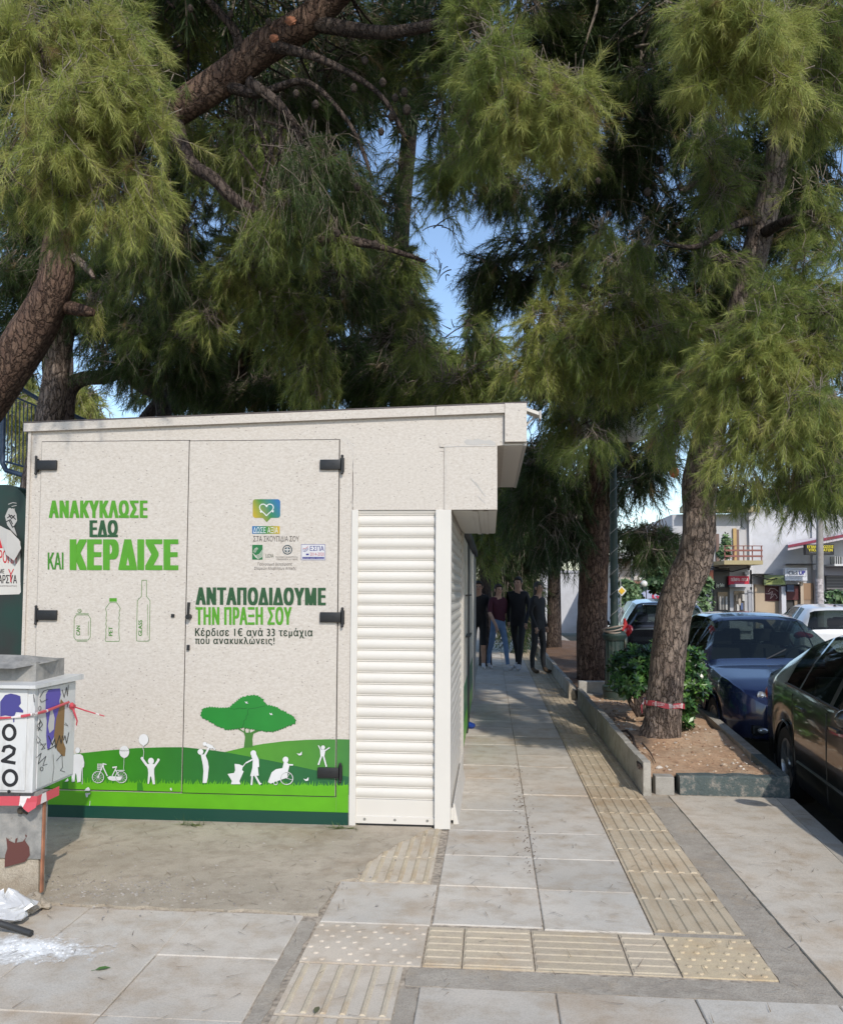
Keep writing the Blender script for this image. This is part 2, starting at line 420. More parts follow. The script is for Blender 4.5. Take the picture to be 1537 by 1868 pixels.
for k in range(-1, 82):                            # guide strip along the path
    y0 = 3.89 + .4*k
    if k < 0: continue
    tile(.717, y0, 1.113, y0+.4, 'y', 6, 0, tuple(c*(.96+.08*((k*7) % 5)/4) for c in (.95, .87, .73)), 0, .55, .006)
xs = [-.275, -.10, .235, .60, .735]                # ribbed row across
tile(-.775, 3.455, -.277, 3.86, 'dot', 7, 0, (1.04, 1.0, .95))
for a, b in zip([-.275, -.115, .175, .555], [-.115, .175, .555, .745]):
    tile(a, 3.46, b, 3.86, 'x', 6, 1, (1.0, .96, .91), 1, .58, .0035)
tile(.747, 3.46, 1.113, 3.85, 'dot', 6, 1, (1.05, .98, .86), 1)
for k in range(6):                                 # column running towards the viewer
    tile(-.77, 3.45-.42*(k+1), -.345, 3.44-.42*k, 'y', 6, 1, (1.02, .99, .95), 0, .34, .006)
for k in range(3):                                 # old column running under the kiosk
    tile(-.70, 4.41+.4*k, -.305, 4.81+.4*k, 'y', 6, 1, (.97, .93, .86), 0, .4, .005)
struct(g.build('tactile_paving', [m_conc, m_yel]))
g = MB(); g.quad((-40, 5.7, .004), (-3.25, 5.7, .004), (-3.25, 70, .004), (-40, 70, .004)); g.quad((-3.25, 13.4, .004), (-.9, 13.4, .004), (-.9, 70, .004), (-3.25, 70, .004))
struct(g.build('park_soil', m_soil))

# ------------------------------------------------------------------ the recycling kiosk
m_cream = NT('speckled_cream_board')
_v = m_cream.obj(); _vs = m_cream.obj((1, 1, 1.9))
_c = m_cream.ramp(m_cream.noise(_vs, 48, 6, .75), [(.33, (0.435, 0.383, 0.326)), (.5, (0.509, 0.461, 0.405)), (.68, (0.574, 0.531, 0.479))])
_fl = m_cream.voro(_vs, 24); _msk = m_cream.noise(_v, 11, 3)
_c = m_cream.mix(_c, (0.304, 0.265, 0.235), m_cream.math('MULTIPLY', m_cream.math('LESS_THAN', _fl, .15), m_cream.math('GREATER_THAN', _msk, .52)))
_fl2 = m_cream.voro(m_cream.obj((1.3, 1, 3.2)), 17); _c = m_cream.mix(_c, (0.287, 0.252, 0.217), m_cream.math('MULTIPLY', m_cream.math('LESS_THAN', _fl2, .10), m_cream.math('GREATER_THAN', m_cream.noise(_v, 6, 2), .5)))
_fl3 = m_cream.voro(m_cream.obj((1.1, 1, 1.1)), 90); _c = m_cream.mix(_c, (0.644, 0.609, 0.574), m_cream.math('LESS_THAN', _fl3, .13))
m_cream.color(_c); m_cream.b.inputs['Roughness'].default_value = .5; m_cream = m_cream.m
m_white = mat('cream_white_enamel', (.60, .565, .51), .32, noise=(2.5, .03))
m_white2 = mat('white_enamel_trim', (.60, .57, .52), .35, noise=(3, .03))
m_grey = mat('grey_enamel', (.42, .40, .37), .4, noise=(3, .05))
m_dkgreen = NT('scuffed_green_paint'); _v = m_dkgreen.obj()
m_dkgreen.color(m_dkgreen.mix((.003, .046, .030), (.30, .36, .31), m_dkgreen.math('GREATER_THAN', m_dkgreen.noise(_v, 22, 8, .75), .69))); m_dkgreen.b.inputs['Roughness'].default_value = .45; m_dkgreen = m_dkgreen.m
m_seam = mat('seam_shadow', (.045, .04, .036), .8)
YF = 5.42
kiosk = thing('recycling_kiosk', 'speckled cream recycling kiosk with two printed doors and white roller shutters', 'kiosk', (-1.5, 6.5, 0))
rz = lambda x: 2.618 + (x + 3.127) * .0277
b = MB()
b.hexa([(-3.09, YF, .0), (-.90, YF, .0), (-.90, 7.65, .0), (-3.09, 7.65, .0), (-3.09, YF, rz(-3.09)-.03), (-.90, YF, rz(-.9)-.03), (-.90, 7.65, rz(-.9)-.03), (-3.09, 7.65, rz(-3.09)-.03)])
b.hexa([(-.90, YF, 2.35), (.085, YF, 2.44), (.085, 7.65, 2.44), (-.90, 7.65, 2.35), (-.90, YF, rz(-.9)-.03), (.085, YF, rz(.085)-.03), (.085, 7.65, rz(.085)-.03), (-.90, 7.65, rz(-.9)-.03)])
body = b.build('wall', m_cream, kiosk)
b = MB(); b.hexa([(-3.14, YF-.03, rz(-3.14)-.004), (.235, YF-.03, rz(.235)-.004), (.235, 7.68, rz(.235)-.004), (-3.14, 7.68, rz(-3.14)-.004), (-3.14, YF-.03, rz(-3.14)+.004), (.235, YF-.03, rz(.235)+.004), (.235, 7.68, rz(.235)+.004), (-3.14, 7.68, rz(-3.14)+.004)])
roof = b.build('roof', mat('dark_roofing', (.10, .085, .08), .8), kiosk)
for xa, xb in ((-3.135, -.36), (-.355, .086)):
    b = MB(); k = 0 if xa < -1 else .003
    b.hexa([(xa, YF-.028-k, rz(xa)-.062), (xb, YF-.028-k, rz(xb)-.062), (xb, YF-.002, rz(xb)-.062), (xa, YF-.002, rz(xa)-.062), (xa, YF-.028-k, rz(xa)-.006), (xb, YF-.028-k, rz(xb)-.006), (xb, YF-.002, rz(xb)-.006), (xa, YF-.002, rz(xa)-.006)])
    b.build('fascia', m_cream, kiosk)
b = MB(); b.box((-3.11, YF-.012, .0), (-3.09, 7.65, 2.555)); b.build('side_trim', m_cream, kiosk)
b = MB(); b.box((.088, YF-.035, 2.455), (.228, YF-.003, rz(.2)-.006), .002); b.build('corner_cap', m_cream, kiosk)
b = MB(); b.box((.088, YF, 2.455), (.205, 7.65, rz(.1)-.02)); b.box((.207, YF-.002, 2.435), (.228, 7.66, rz(.2)-.012)); b.build('gutter', m_grey, kiosk)
b = MB(); b.box((.042, YF+.01, 2.440), (.206, 7.65, 2.452))
for k in range(14): b.tube([(.1, 5.6+k*.15, 2.437), (.1, 5.6+k*.15, 2.441)], .004, 6)
b.build('soffit', mat('soffit_white', (.62, .58, .53), .4), kiosk)
# box over the shutters
b = MB(); b.box((-.895, YF-.004, 2.021), (-.305, 7.64, 2.40)); b.box((-.303, YF-.007, 2.021), (.040, 7.64, 2.436), .002)
b.box((-.33, YF-.009, 2.43), (.03, YF-.004, 2.455))
hb = b.build('shutter_box', m_cream, kiosk)
b = MB()                                            # curved aluminium underside
for x0, x1, dz, c in ((-.245, -.12, 0, .8), (-.118, -.085, -.006, 1.0), (-.083, -.05, 0, .7), (-.048, -.02, -.006, 1.0), (-.018, .036, 0, .8)):
    n = 10; vs = []
    for i in range(n+1):
        y = YF + .01 + 2.2 * i / n; z = 2.018 - .012 * math.sin(math.pi * i / n) + dz; vs += [(x0, y, z), (x1, y, z)]
    b.add(vs, [(2*i, 2*i+1, 2*i+3, 2*i+2) for i in range(n)])
b.build('underside', mat('brushed_aluminium', (.66, .63, .57), .38, metal=.25), hb)
sk = Ink(lambda a, b_: F(a, b_, YF-.0085), (0, -1, 0)); sk.mb.curt = (.68, .65, .61)
for st, w_ in (([(857,871),(872,888),(885,905)], 1.2), ([(871,905),(885,918)], .9), ([(868,880),(880,898)], .6), ([(812,930),(813,850),(812,814)], .7), ([(812,815),(905,812)], 1.1)): sk.stroke(st, w_, .001)
sk.mb.curt = (.60, .57, .53)
sk.poly([(846,805),(852,801),(862,803),(870,800),(885,804),(893,802),(904,808),(903,812),(880,810),(868,812),(850,811)], .0012)
sk.build('scratch', m_print, hb)
sk = Ink(lambda a, b_: F(a, b_, YF), (0, -1, 0)); sk.mb.curt = (.74, .70, .65)
for st in ([(622,800),(636,812),(645,824),(643,850),(646,880),(643,925)], [(628,798),(640,806)], [(632,803),(648,815)], [(645,920),(652,928)]): sk.stroke(st, .8, .0012)
sk.build('scratch', m_print, body)
# roller shutters
def slats(b, p0, p1, nrm, z0, z1, pitch=.0727):
    p0, p1, nrm = Vector(p0), Vector(p1), Vector(nrm); prof = []
    z = z0
    while z < z1 - .01:
        for t, d in ((0, .0), (.06, .0), (.10, .006), (.15, .0015), (.17, .003), (.3, .009), (.5, .0125), (.7, .0115), (.85, .008), (.97, .002)):
            zz = z + t * pitch
            if zz <= z1: prof.append((zz, d))
        z += pitch
    n = len(prof); vs = []
    for zz, d in prof: vs += [p0 + nrm*d + Vector((0, 0, zz)), p1 + nrm*d + Vector((0, 0, zz))]
    b.add(vs, [(2*i, 2*i+1, 2*i+3, 2*i+2) for i in range(n-1)])
b = MB(); slats(b, (-.862, YF+.016, 0), (-.350, YF+.016, 0), (0, -1, 0), .165, 2.022)
sh = b.build('roller_shutter', m_white, kiosk, smooth=True, angle=35)
b = MB(); b.box((-.860, YF+.006, .055), (-.352, YF+.026, .168), .003); b.box((-.860, YF-.002, .018), (-.352, YF+.02, .066), .003)
bb = b.build('bottom_bar', m_white, sh)
for x in (-.80, -.606, -.40):
    b = MB(); b.lathe((x, YF-.004, .045), [(.009, 0), (.008, .004), (.004, .006)][::-1], 8, 'y')
    b.build('screw', m_steel, bb)
b = MB(); b.box((-.85, YF+.0, .002), (-.36, YF+.03, .02)); b.build('rubber_strip', m_rubber, sh)
b = MB(); slats(b, (-.268, YF+.08, 0), (-.268, 7.36, 0), (1, 0, 0), .10, 2.018)
sh2 = b.build('roller_shutter', m_white, kiosk, smooth=True, angle=35)
b = MB(); b.box((-.28, YF+.08, .03), (-.238, 7.36, .105), .004); b.hexa([(-.24, YF+.10, .0), (-.205, YF+.10, .0), (-.205, 6.9, .0), (-.24, 6.9, .0), (-.242, YF+.10, .13), (-.232, YF+.10, .13), (-.232, 6.9, .13), (-.242, 6.9, .13)])
b.build('bottom_bar', m_white2, sh2)
b = MB(); b.box((-.90, YF-.012, .0), (-.858, YF+.05, 2.020), .002); b.build('frame_post', m_white2, kiosk)
b = MB(); b.box((-.354, YF-.024, .0), (-.254, YF+.085, 2.020), .003)
for z in (.55, 1.15, 1.85): b.lathe((-.29, YF-.026, z), [(.003, 0), (.003, .003)], 6, 'y')
b.build('frame_post', m_white2, kiosk)
b = MB(); b.box((-.285, 7.36, .0), (-.235, 7.42, 2.02)); b.build('frame_post', m_grey, kiosk)
b = MB(); b.box((-.88, YF+.05, .0), (-.30, 7.6, 2.3)); b.build('inner_wall', m_black, kiosk)
# doors
DOORS = ((-3.012, -1.997, .188, 2.486), (-1.991, -.990, .184, 2.482))
door_o = []
for x0, x1, z0, z1 in DOORS:
    b = MB()
    b.box((x0-.006, YF-.0015, z0-.006), (x1+.006, YF+.004, z1+.006)); b.build('door_seam', m_seam, kiosk)
    b = MB(); b.box((x0, YF-.010, z0), (x1, YF-.002, z1), .0012); door_o.append(b.build('door', m_cream, kiosk))
def hinge(px, py, left, parent):
    c = F(px, py, YF-.010); s = 1 if left else -1; x = c[0]; z = c[2]
    b = MB(); b.box((x-.068, YF-.030, z-.033), (x+.068, YF-.0105, z+.033), .005)
    b.box((x-.03, YF-.0312, z-.010), (x+.03, YF-.030, z+.010))
    xb = x - s*.078
    b.tube([(xb, YF-.022, z-.052), (xb, YF-.022, z+.052)], .0085, 10); b.box((xb-.012, YF-.018, z-.045), (xb+.012, YF-.0015, z+.045), .002)
    for d in (-.056, .056): b.ball((xb, YF-.022, z+d), .010, 8, 6)
    b.build('hinge', m_black, parent, True)
for py in (849, 1122): hinge(88, py, True, door_o[0])
for py in (848, 1126, 1409): hinge(603 if py < 1400 else 599, py, False, door_o[1])
hinge(80, 1400, True, door_o[0])
b = MB(); h = F(347, 1125, YF); b.tube([(h[0], YF-.04, h[2]), (h[0]+.004, YF-.045, h[2]+.05), (h[0]+.006, YF-.045, h[2]+.095)], [.010, .009, .011], 8); b.lathe((h[0], YF-.05, h[2]), [(.016, 0), (.018, .02), (.018, .042)], 12, 'y'); b.build('handle', m_black, door_o[1], True)
b = MB(); h = F(345, 1181, YF); b.box((h[0]-.008, YF-.025, h[2]-.018), (h[0]+.010, YF-.0101, h[2]+.018), .002); b.build('latch', m_black, door_o[1])
b = MB(); h = F(317, 1123, YF); b.box((h[0]-.011, YF-.02, h[2]-.011), (h[0]+.011, YF-.0101, h[2]+.011), .002); b.build('latch', m_black, door_o[0])
b = MB(); b.box((-3.095, YF-.014, .0), (-.905, YF-.0005, .083)); b.build('plinth', m_dkgreen, kiosk)
# security lamp on the gutter
lampc = F(968, 752, 5.6)
sec = thing('floodlight', 'small white floodlight on an arm at the kiosk roof corner', 'floodlight', tuple(lampc))
b = MB(); x, y, z = lampc; b.hexa([(x-.03, y-.05, z+.0), (x+.05, y-.05, z-.03), (x+.05, y+.06, z-.03), (x-.03, y+.06, z+.0), (x-.03, y-.05, z+.022), (x+.05, y-.05, z-.008), (x+.05, y+.06, z-.008), (x-.03, y+.06, z+.022)]); b.build('lamp_head', m_white, sec)
b = MB(); b.box((x+.052, y-.05, z-.055), (x+.066, y+.06, z+.0), .002); b.build('lamp_plate', m_grey, sec)
b = MB(); b.tube([(x+.03, y, z-.03), (x-.005, y, z-.06), (x-.03, y, z-.09), (x-.04, y, z-.10)], .006, 6); b.build('bracket', m_grey, sec)

# ---- printed graphics ------------------------------------------------------------------------
GR1, GR2, DG = srgb(88, 165, 32), srgb(70, 140, 40), srgb(40, 88, 48)
P2 = lambda q: (lambda p: (p[0], p[2]))(F(q[0], q[1], YF))
def clip(pts, rect):
    x0, x1, z0, z1 = rect
    for ax, lim, sg in ((0, x0, 1), (0, x1, -1), (1, z0, 1), (1, z1, -1)):
        out = []
        for a, b in zip(pts, pts[1:] + pts[:1]):
            ia, ib = sg*(a[ax]-lim) >= 0, sg*(b[ax]-lim) >= 0
            if ia != ib:
                t = (lim - a[ax]) / (b[ax] - a[ax]); q = [a[0]+(b[0]-a[0])*t, a[1]+(b[1]-a[1])*t]; q[ax] = lim
            if ia: out.append(a)
            if ia != ib: out.append(tuple(q))
        pts = out
        if not pts: return []
    return pts
ZONES = [('door0', (DOORS[0][0]+.001, DOORS[0][1]-.001, DOORS[0][2]+.001, 2.4), .0105), ('door1', (DOORS[1][0]+.001, DOORS[1][1]-.001, DOORS[1][2]+.001, 2.4), .0105),
         ('wall', (-3.088, DOORS[0][0]-.007, .0, 2.4), .0006), ('wall', (-.983, -.902, .0, 2.4), .0006), ('wall', (DOORS[0][0]-.006, -.984, .083, .177), .0006)]
inks = {'door0': Ink(lambda a, b: np.array([a, YF, b]), (0, -1, 0)), 'door1': Ink(lambda a, b: np.array([a, YF, b]), (0, -1, 0)), 'wall': Ink(lambda a, b: np.array([a, YF, b]), (0, -1, 0))}
def ramp3(stops):
    def f(x):
        for (a, c), (b_, d) in zip(stops[:-1], stops[1:]):
            if x <= b_ : t = min(1, max(0, (x-a)/(b_-a))); return tuple(p+(q-p)*t for p, q in zip(c, d))
        return stops[-1][1]
    return f
def layer(px_pts, off, colf, step=None):
    """a printed area, cut at the door joints; colf(px x) gives the ink colour"""
    for z, rect, o in ZONES:
        w = [P2(q) for q in px_pts]
        n = 8 if step is None else step
        xs = np.linspace(rect[0], rect[1], n+1)
        for xa, xb in zip(xs[:-1], xs[1:]):
            c = clip(w, (xa, xb, rect[2], rect[3]))
            if len(c) < 3: continue
            tri = tessellate_polygon([[Vector((p[0], p[1], 0)) for p in c]])
            ik = inks[z]; base = len(ik.mb.v)
            for p in c:
                ik.mb.v.append((p[0], YF-o-off, p[1])); ik.mb.tint.append(colf(p[0]))
            for t in tri: ik.mb.f.append(tuple(i+base for i in t)); ik.mb.mi.append(0)
wx = lambda px: F(px, 1400, YF)[0]
S = srgb
hillR = ramp3([(wx(412), S(88, 160, 45)), (wx(560), S(80, 148, 50)), (wx(641), S(68, 135, 62))])
hillL = ramp3([(wx(70), S(62, 150, 22)), (wx(200), S(60, 146, 24)), (wx(330), S(46, 122, 44)), (wx(420), S(38, 112, 50)), (wx(641), S(34, 102, 62))])
layer([(412,1371),(450,1362),(480,1356.5),(520,1351.5),(560,1349),(600,1348),(645,1349),(645,1440),(412,1440)], .0008, hillR)
layer([(40,1380),(135,1375),(190,1369),(250,1364),(300,1362.5),(337,1362.5),(380,1367),(410,1371),(450,1378.5),(500,1388),(560,1401),(645,1419),(645,1450),(40,1450)], .0014, hillL)
top = []; x = 40.0
rr = random.Random(5)
while x < 645:
    yb = 1424 + (x-70)*.012; top.append((x, yb+rr.uniform(0, 3))); h_ = rr.uniform(3, 9); ln = rr.uniform(-4, 5)
    top.append((x+1.6+ln, yb-h_)); top.append((x+2.6, yb+rr.uniform(0, 4))); x += rr.uniform(3.4, 6)
top = [(a, b) for a, b in top]
layer(top + [(648, 1520), (35, 1520)], .0020, lambda x: S(101, 182, 22), 24)
# tree
ol = [(40,265),(60,215),(110,203),(160,205),(235,210),(310,205),(325,185),(350,165),(385,138),(420,110),(460,98),(500,92),(560,90),(610,120),(630,150),(640,180),(690,188),(740,200),(795,232),(850,260),(890,282),(920,310),(920,345),(890,362),(860,370),(790,400),(720,425),(660,428),(600,420),(510,402),(430,390),(355,402),(280,410),(240,395),(200,380),(150,352),(100,320),(66,308),(45,290)]
T5 = lambda q: (360+q[0]/5.123, 1250+q[1]/5.123)
T6 = lambda q: (120+q[0]/6.404, 1300+q[1]/6.404)
jag = []
for (a, b), (c, d) in zip(ol, ol[1:]+ol[:1]):
    n = max(2, int(math.hypot(c-a, d-b)/11))
    for i in range(n):
        t = i/n; k = rr.uniform(4, 11)*(1 if i % 2 else -.4); nx, ny = (d-b), -(c-a); l = math.hypot(nx, ny)
        jag.append(T5((a+(c-a)*t+nx/l*k, b+(d-b)*t+ny/l*k)))
i1 = inks['door1']
def on(ik, col, lvl, zone='door'):
    ik.mb.curt = col; return (.0105 if zone == 'door' else .0006) + lvl
i1.p = lambda a, b: F(a, b, YF)
inks['door0'].p = i1.p
o = on(i1, S(72, 128, 52), .0026); i1.poly([T5(q) for q in [(440,582),(452,480),(440,440),(380,405),(400,398),(440,430),(445,390),(460,440),(485,440),(490,390),(500,440),(560,412),(600,420),(530,450),(520,500),(525,575)]], o)
o = on(i1, S(24, 96, 36), .0030); i1.poly([(a+.7, b+.9) for a, b in jag], o)
o = on(i1, S(36, 140, 50), .0034); i1.poly(jag, o)
o = on(i1, S(22, 100, 38), .0037); i1.stroke([T5(q) for q in [(425,385),(445,350),(440,330),(465,310),(462,285),(480,270),(475,235),(490,215),(540,212),(590,200),(640,190)]], .9, o)
i1.stroke([T5(q) for q in [(310,212),(350,222),(400,210),(440,218),(470,210)]], .9, o+.0001)
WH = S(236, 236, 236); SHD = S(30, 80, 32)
class Fig:
    def __init__(s, ik, T, sc): s.ik = ik; s.T = T; s.sc = sc; s.it = []
    def poly(s, p): s.it.append(('p', p)); return s
    def st(s, p, w): s.it.append(('s', p, w)); return s
    def di(s, c, rx, ry=None): s.it.append(('d', c, rx, ry or rx)); return s
    def ri(s, c, r, w): s.it.append(('r', c, r, w)); return s
    def draw(s):
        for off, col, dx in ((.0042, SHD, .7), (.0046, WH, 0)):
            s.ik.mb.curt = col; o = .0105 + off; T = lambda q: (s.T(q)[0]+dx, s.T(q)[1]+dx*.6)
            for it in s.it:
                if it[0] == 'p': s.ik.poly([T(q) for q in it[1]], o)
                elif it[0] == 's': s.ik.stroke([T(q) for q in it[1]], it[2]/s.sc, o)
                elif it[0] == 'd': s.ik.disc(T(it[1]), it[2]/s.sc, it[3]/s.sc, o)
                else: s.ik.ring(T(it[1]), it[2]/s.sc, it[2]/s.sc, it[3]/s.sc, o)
                o += 6e-6
i0 = inks['door0']
f = Fig(i0, T6, 6.404)
f.di((155,435),28,34).poly([(95,490),(125,478),(185,478),(215,500),(232,575),(228,630),(205,640),(198,690),(190,800),(150,810),(140,720),(128,700),(118,800),(85,805),(85,680),(75,620),(80,540)]).st([(210,630),(208,830)],6)
f.poly([(0,800),(40,760),(50,790),(30,800)])
f.ri((392,748),66,9).ri((660,748),66,9).st([(450,590),(455,640),(500,735)],13).st([(447,610),(392,748)],11).st([(445,588),(490,602)],11).st([(558,636),(612,628)],16).st([(602,640),(555,735)],11).st([(590,655),(640,740)],10)
for k in range(12):
    a = k*math.pi/6
    for c in ((392,748),(660,748)): f.st([c,(c[0]+62*math.cos(a), c[1]+62*math.sin(a))],3)
f.poly([(500,748),(530,735),(640,742),(668,758),(650,785),(560,790),(515,775)]).st([(605,670),(700,668)],8)
for k in range(4): f.st([(388+k*16,590),(384+k*17,660)],5).st([(386,595+k*21),(442,598+k*21)],5)
f.di((697,452),58,70).poly([(680,515),(714,515),(697,530)]).st([(695,525),(690,660)],4)
f.di((922,310),56,66).poly([(905,370),(940,370),(922,392)]).st([(910,390),(925,450),(918,520)],5)
f.di((1008,560),35,38).st([(902,528),(960,610)],28).st([(1098,545),(1050,615)],26).di((905,528),17).di((1094,545),15)
f.poly([(945,600),(1000,590),(1070,600),(1045,650),(1045,700),(1055,830),(1030,830),(1010,740),(1000,740),(985,825),(968,825),(976,700),(972,650)])
f.poly([(232,908),(250,880),(280,862),(300,890),(295,908)])
f.poly([(1228,880),(1245,868),(1252,905),(1235,900)])
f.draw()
i0.mb.curt = (.05,.05,.05); i0.text('FREEDOM', (*T6((645,432)), *T6((748,447))), .0105+.0049)
f = Fig(i1, T5, 5.123)
f.di((38,618),27,27).poly([(40,645),(80,640),(105,700),(115,760),(105,860),(95,908),(58,908),(65,800),(60,740)]).st([(75,655),(118,575)],18).di((78,545),19).st([(95,552),(150,578)],30).st([(145,570),(175,600)],12)
f.poly([(355,730),(400,735),(432,750),(425,790),(440,800),(400,890),(410,920),(320,920),(330,890),(290,825),(350,815),(360,790)]).st([(428,760),(465,715)],8)
f.di((530,632),27,28).st([(548,640),(572,690),(576,760)],16).poly([(510,655),(560,655),(578,700),(572,770),(580,840),(500,845),(520,770),(525,700)]).st([(520,690),(465,720)],13).st([(520,840),(512,928)],16).st([(548,840),(592,920)],17).st([(585,925),(605,910)],9)
f.di((830,692),27,29).poly([(815,715),(850,720),(865,750),(850,810),(845,860),(780,880),(690,915),(665,900),(700,810),(740,780),(800,770)]).st([(845,738),(900,740)],13).ri((840,865),58,8).ri((738,908),17,6).st([(840,865),(895,880)],4).st([(840,865),(870,815)],4)
f.di((1178,578),19,20).st([(1160,605),(1135,558)],10).st([(1200,605),(1240,578)],10).poly([(1150,598),(1202,598),(1190,660),(1155,660)]).st([(1164,655),(1135,740)],14).st([(1182,655),(1210,757)],14)
for cx_, cy_ in ((960,635),(1022,873)): f.poly([(cx_-28,cy_-4),(cx_,cy_+2),(cx_+22,cy_-20),(cx_+20,cy_+12),(cx_-4,cy_+18)])
for cx_, cy_ in ((462,158),(690,265)): f.poly([(cx_-12,cy_-12),(cx_+2,cy_-2),(cx_+14,cy_-12),(cx_+10,cy_+2),(cx_+24,cy_+10),(cx_-2,cy_+8)])
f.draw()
inks['wall'].p = i1.p; inks['wall'].mb.curt = (.75, .76, .74); inks['wall'].poly([T6(q) for q in [(232,938),(296,934),(288,952),(270,955),(262,985),(242,985)]], .0045); inks['wall'].stroke([T6(q) for q in [(290,1030),(284,1085)]], 1.0, .0045)
inks['wall'].build('print', m_print, body)
i0.build('print', m_print, door_o[0]); i1.build('print', m_print, door_o[1])
# lettering
L0 = Ink(lambda a, b: F(a, b, YF), (0, -1, 0)); o = .0112
L0.mb.curt = GR1; L0.text('ΑΝΑΚΥΚΛΩΣΕ', (91, 913, 271, 945), o, bold=.10, spacing=1.22); L0.text('ΚΕΡΔΙΣΕ', (129, 984, 327, 1040), o, bold=.115, spacing=1.22)
L0.mb.curt = DG; L0.text('ΕΔΩ', (165, 949, 217, 980), o, bold=.10, spacing=1.2)
L0.mb.curt = GR2; L0.text('ΚΑΙ', (89, 1008, 118, 1039), o, bold=.045)
L0.mb.curt = S(78, 140, 52)
for t, bx in (('CAN', (141, 1141, 148, 1159)), ('PET', (200, 1143, 207, 1160)), ('GLASS', (254, 1131, 261, 1160))): L0.text(t, bx, o, bold=.03, rot=True)
T7 = lambda q: (80+q[0]/5.49, 890+q[1]/5.49)
lw = 1.0
L0.mb.curt = S(92, 140, 70)
can = [(335,1272),(455,1272),(478,1310),(475,1495),(455,1522),(330,1522),(312,1495),(315,1305),(335,1272)]
pet = [(668,1150),(740,1150),(775,1205),(762,1250),(768,1275),(760,1300),(766,1330),(760,1360),(764,1390),(760,1420),(762,1470),(768,1520),(760,1536),(630,1536),(624,1520),(632,1470),(630,1420),(636,1390),(630,1360),(636,1330),(632,1300),(636,1275),(638,1250),(628,1205),(668,1150)]
gls = [(990,925),(1036,925),(1036,1085),(1072,1130),(1065,1525),(1055,1534),(945,1534),(936,1525),(945,1130),(986,1085),(990,925)]
for sh_ in (can, pet, gls): L0.stroke([T7(q) for q in sh_], lw, o); 
L0.stroke([T7(q) for q in [(330,1260),(460,1260)]], lw, o+.0004); L0.stroke([T7(q) for q in [(340,1534),(445,1534)]], lw, o+.0004)
L0.stroke([T7(q) for q in [(457,1335),(455,1480)]], .8, o); L0.stroke([T7(q) for q in [(1048,1165),(1045,1480)]], .8, o)
L0.ring(T7((368,1232)), 3.4, 3.2, .8, o); L0.ring(T7((370,1236)), 1.6, 1.6, .7, o)
L0.mb.curt = GR1; L0.poly([T7(q) for q in [(665,1104),(740,1104),(740,1140),(665,1140)]], o)
L0.build('lettering', m_print, door_o[0])
L1 = Ink(lambda a, b: F(a, b, YF), (0, -1, 0))
L1.mb.curt = DG; L1.text('ΑΝΤΑΠΟΔΙΔΟΥΜΕ', (358, 1071, 595, 1103.5), o, bold=.10, slope=1.0, spacing=1.22)
L1.mb.curt = GR1; L1.text('ΤΗΝ ΠΡΑΞΗ ΣΟΥ', (358, 1107, 533, 1140), o, bold=.075, spacing=1.14)
L1.mb.curt = S(42, 62, 44); L1.text('Κέρδισε 1€ ανά 33 τεμάχια', (357, 1145, 571, 1164), o, bold=.035, spacing=1.16, slope=.6); L1.text('που ανακυκλώνεις!', (357, 1161, 502, 1177), o, bold=.035, spacing=1.16, slope=.4)
# speech bubble logo with a colour blend printed across it
def blend(pts, f, off, n=14):
    w = [tuple(q) for q in pts]; x0 = min(q[0] for q in w); x1 = max(q[0] for q in w)
    for k in range(n):
        c = clip(w, (x0+(x1-x0)*k/n, x0+(x1-x0)*(k+1)/n, -1e5, 1e5))
        if len(c) < 3: continue
        tri = tessellate_polygon([[Vector((p[0], p[1], 0)) for p in c]]); base = len(L1.mb.v)
        for p in c: L1.mb.v.append(L1.pt(p, off)); L1.mb.tint.append(f(p[0], p[1]))
        for t in tri: L1.mb.f.append(tuple(i+base for i in t)); L1.mb.mi.append(0)
YL, GN, BL = S(214, 178, 30), S(52, 140, 60), S(40, 112, 178)
r3 = ramp3([(0, YL), (.5, GN), (1, BL)])
rc = []
for cx_, cy_, a0 in ((467, 916, 180), (507, 916, 270), (507, 940, 0)):
    for k in range(6): a = R(a0 + 18*k); rc.append((cx_+5*math.cos(a), cy_+5*math.sin(a)))
rc += [(495, 945), (487.5, 953), (480, 945)]
for k in range(6): a = R(90 + 18*k); rc.append((467+5*math.cos(a), 940+5*math.sin(a)))
blend(rc, lambda x, y: r3((x-462)/50*.75 + (953-y)/42*.35 - .05), o)
L1.mb.curt = (.85, .87, .86)
hp = []
for k in range(25):
    t = math.pi*2*k/24; hp.append((487 + 13*math.sin(t)**3*.98, 929 - (13*math.cos(t)-5*math.cos(2*t)-2*math.cos(3*t)-math.cos(4*t))*.78))
L1.stroke(hp[:12], 1.6, o+.0006); L1.stroke(hp[13:], 1.6, o+.0006)
for (a, b_) in ((487.5, 923.5), (498.5, 933.5), (477, 934)): L1.poly([(a-2.5, b_-1.5), (a+2.3, b_-2), (a+.4, b_+2.4)], o+.0012)
blend([(461, 960), (511, 960), (511, 974), (461, 974)], lambda x, y: r3(1-(x-461)/50), o)
L1.mb.curt = (.85, .87, .86); L1.text('ΔΩΣΕ ΑΞΙΑ', (463, 962, 508, 972.5), o+.0008)
L1.mb.curt = S(52, 46, 44); L1.text('ΣΤΑ ΣΚΟΥΠΙΔΙΑ ΣΟΥ', (463, 978, 546, 988), o, bold=-.004)
L1.mb.curt = S(30, 118, 62); L1.poly([(461, 994), (480, 994), (480, 1021), (461, 1021)], o)
L1.mb.curt = (.72, .70, .62)
for k in range(5): L1.stroke([(462+k*1.1, 1009+k*1.7), (467+k*1.2, 1014+k*1.4), (474+k, 1011+k*1.3), (480+k*1.1, 1003+k*1.2)], .8, o+.0006+k*.0001)
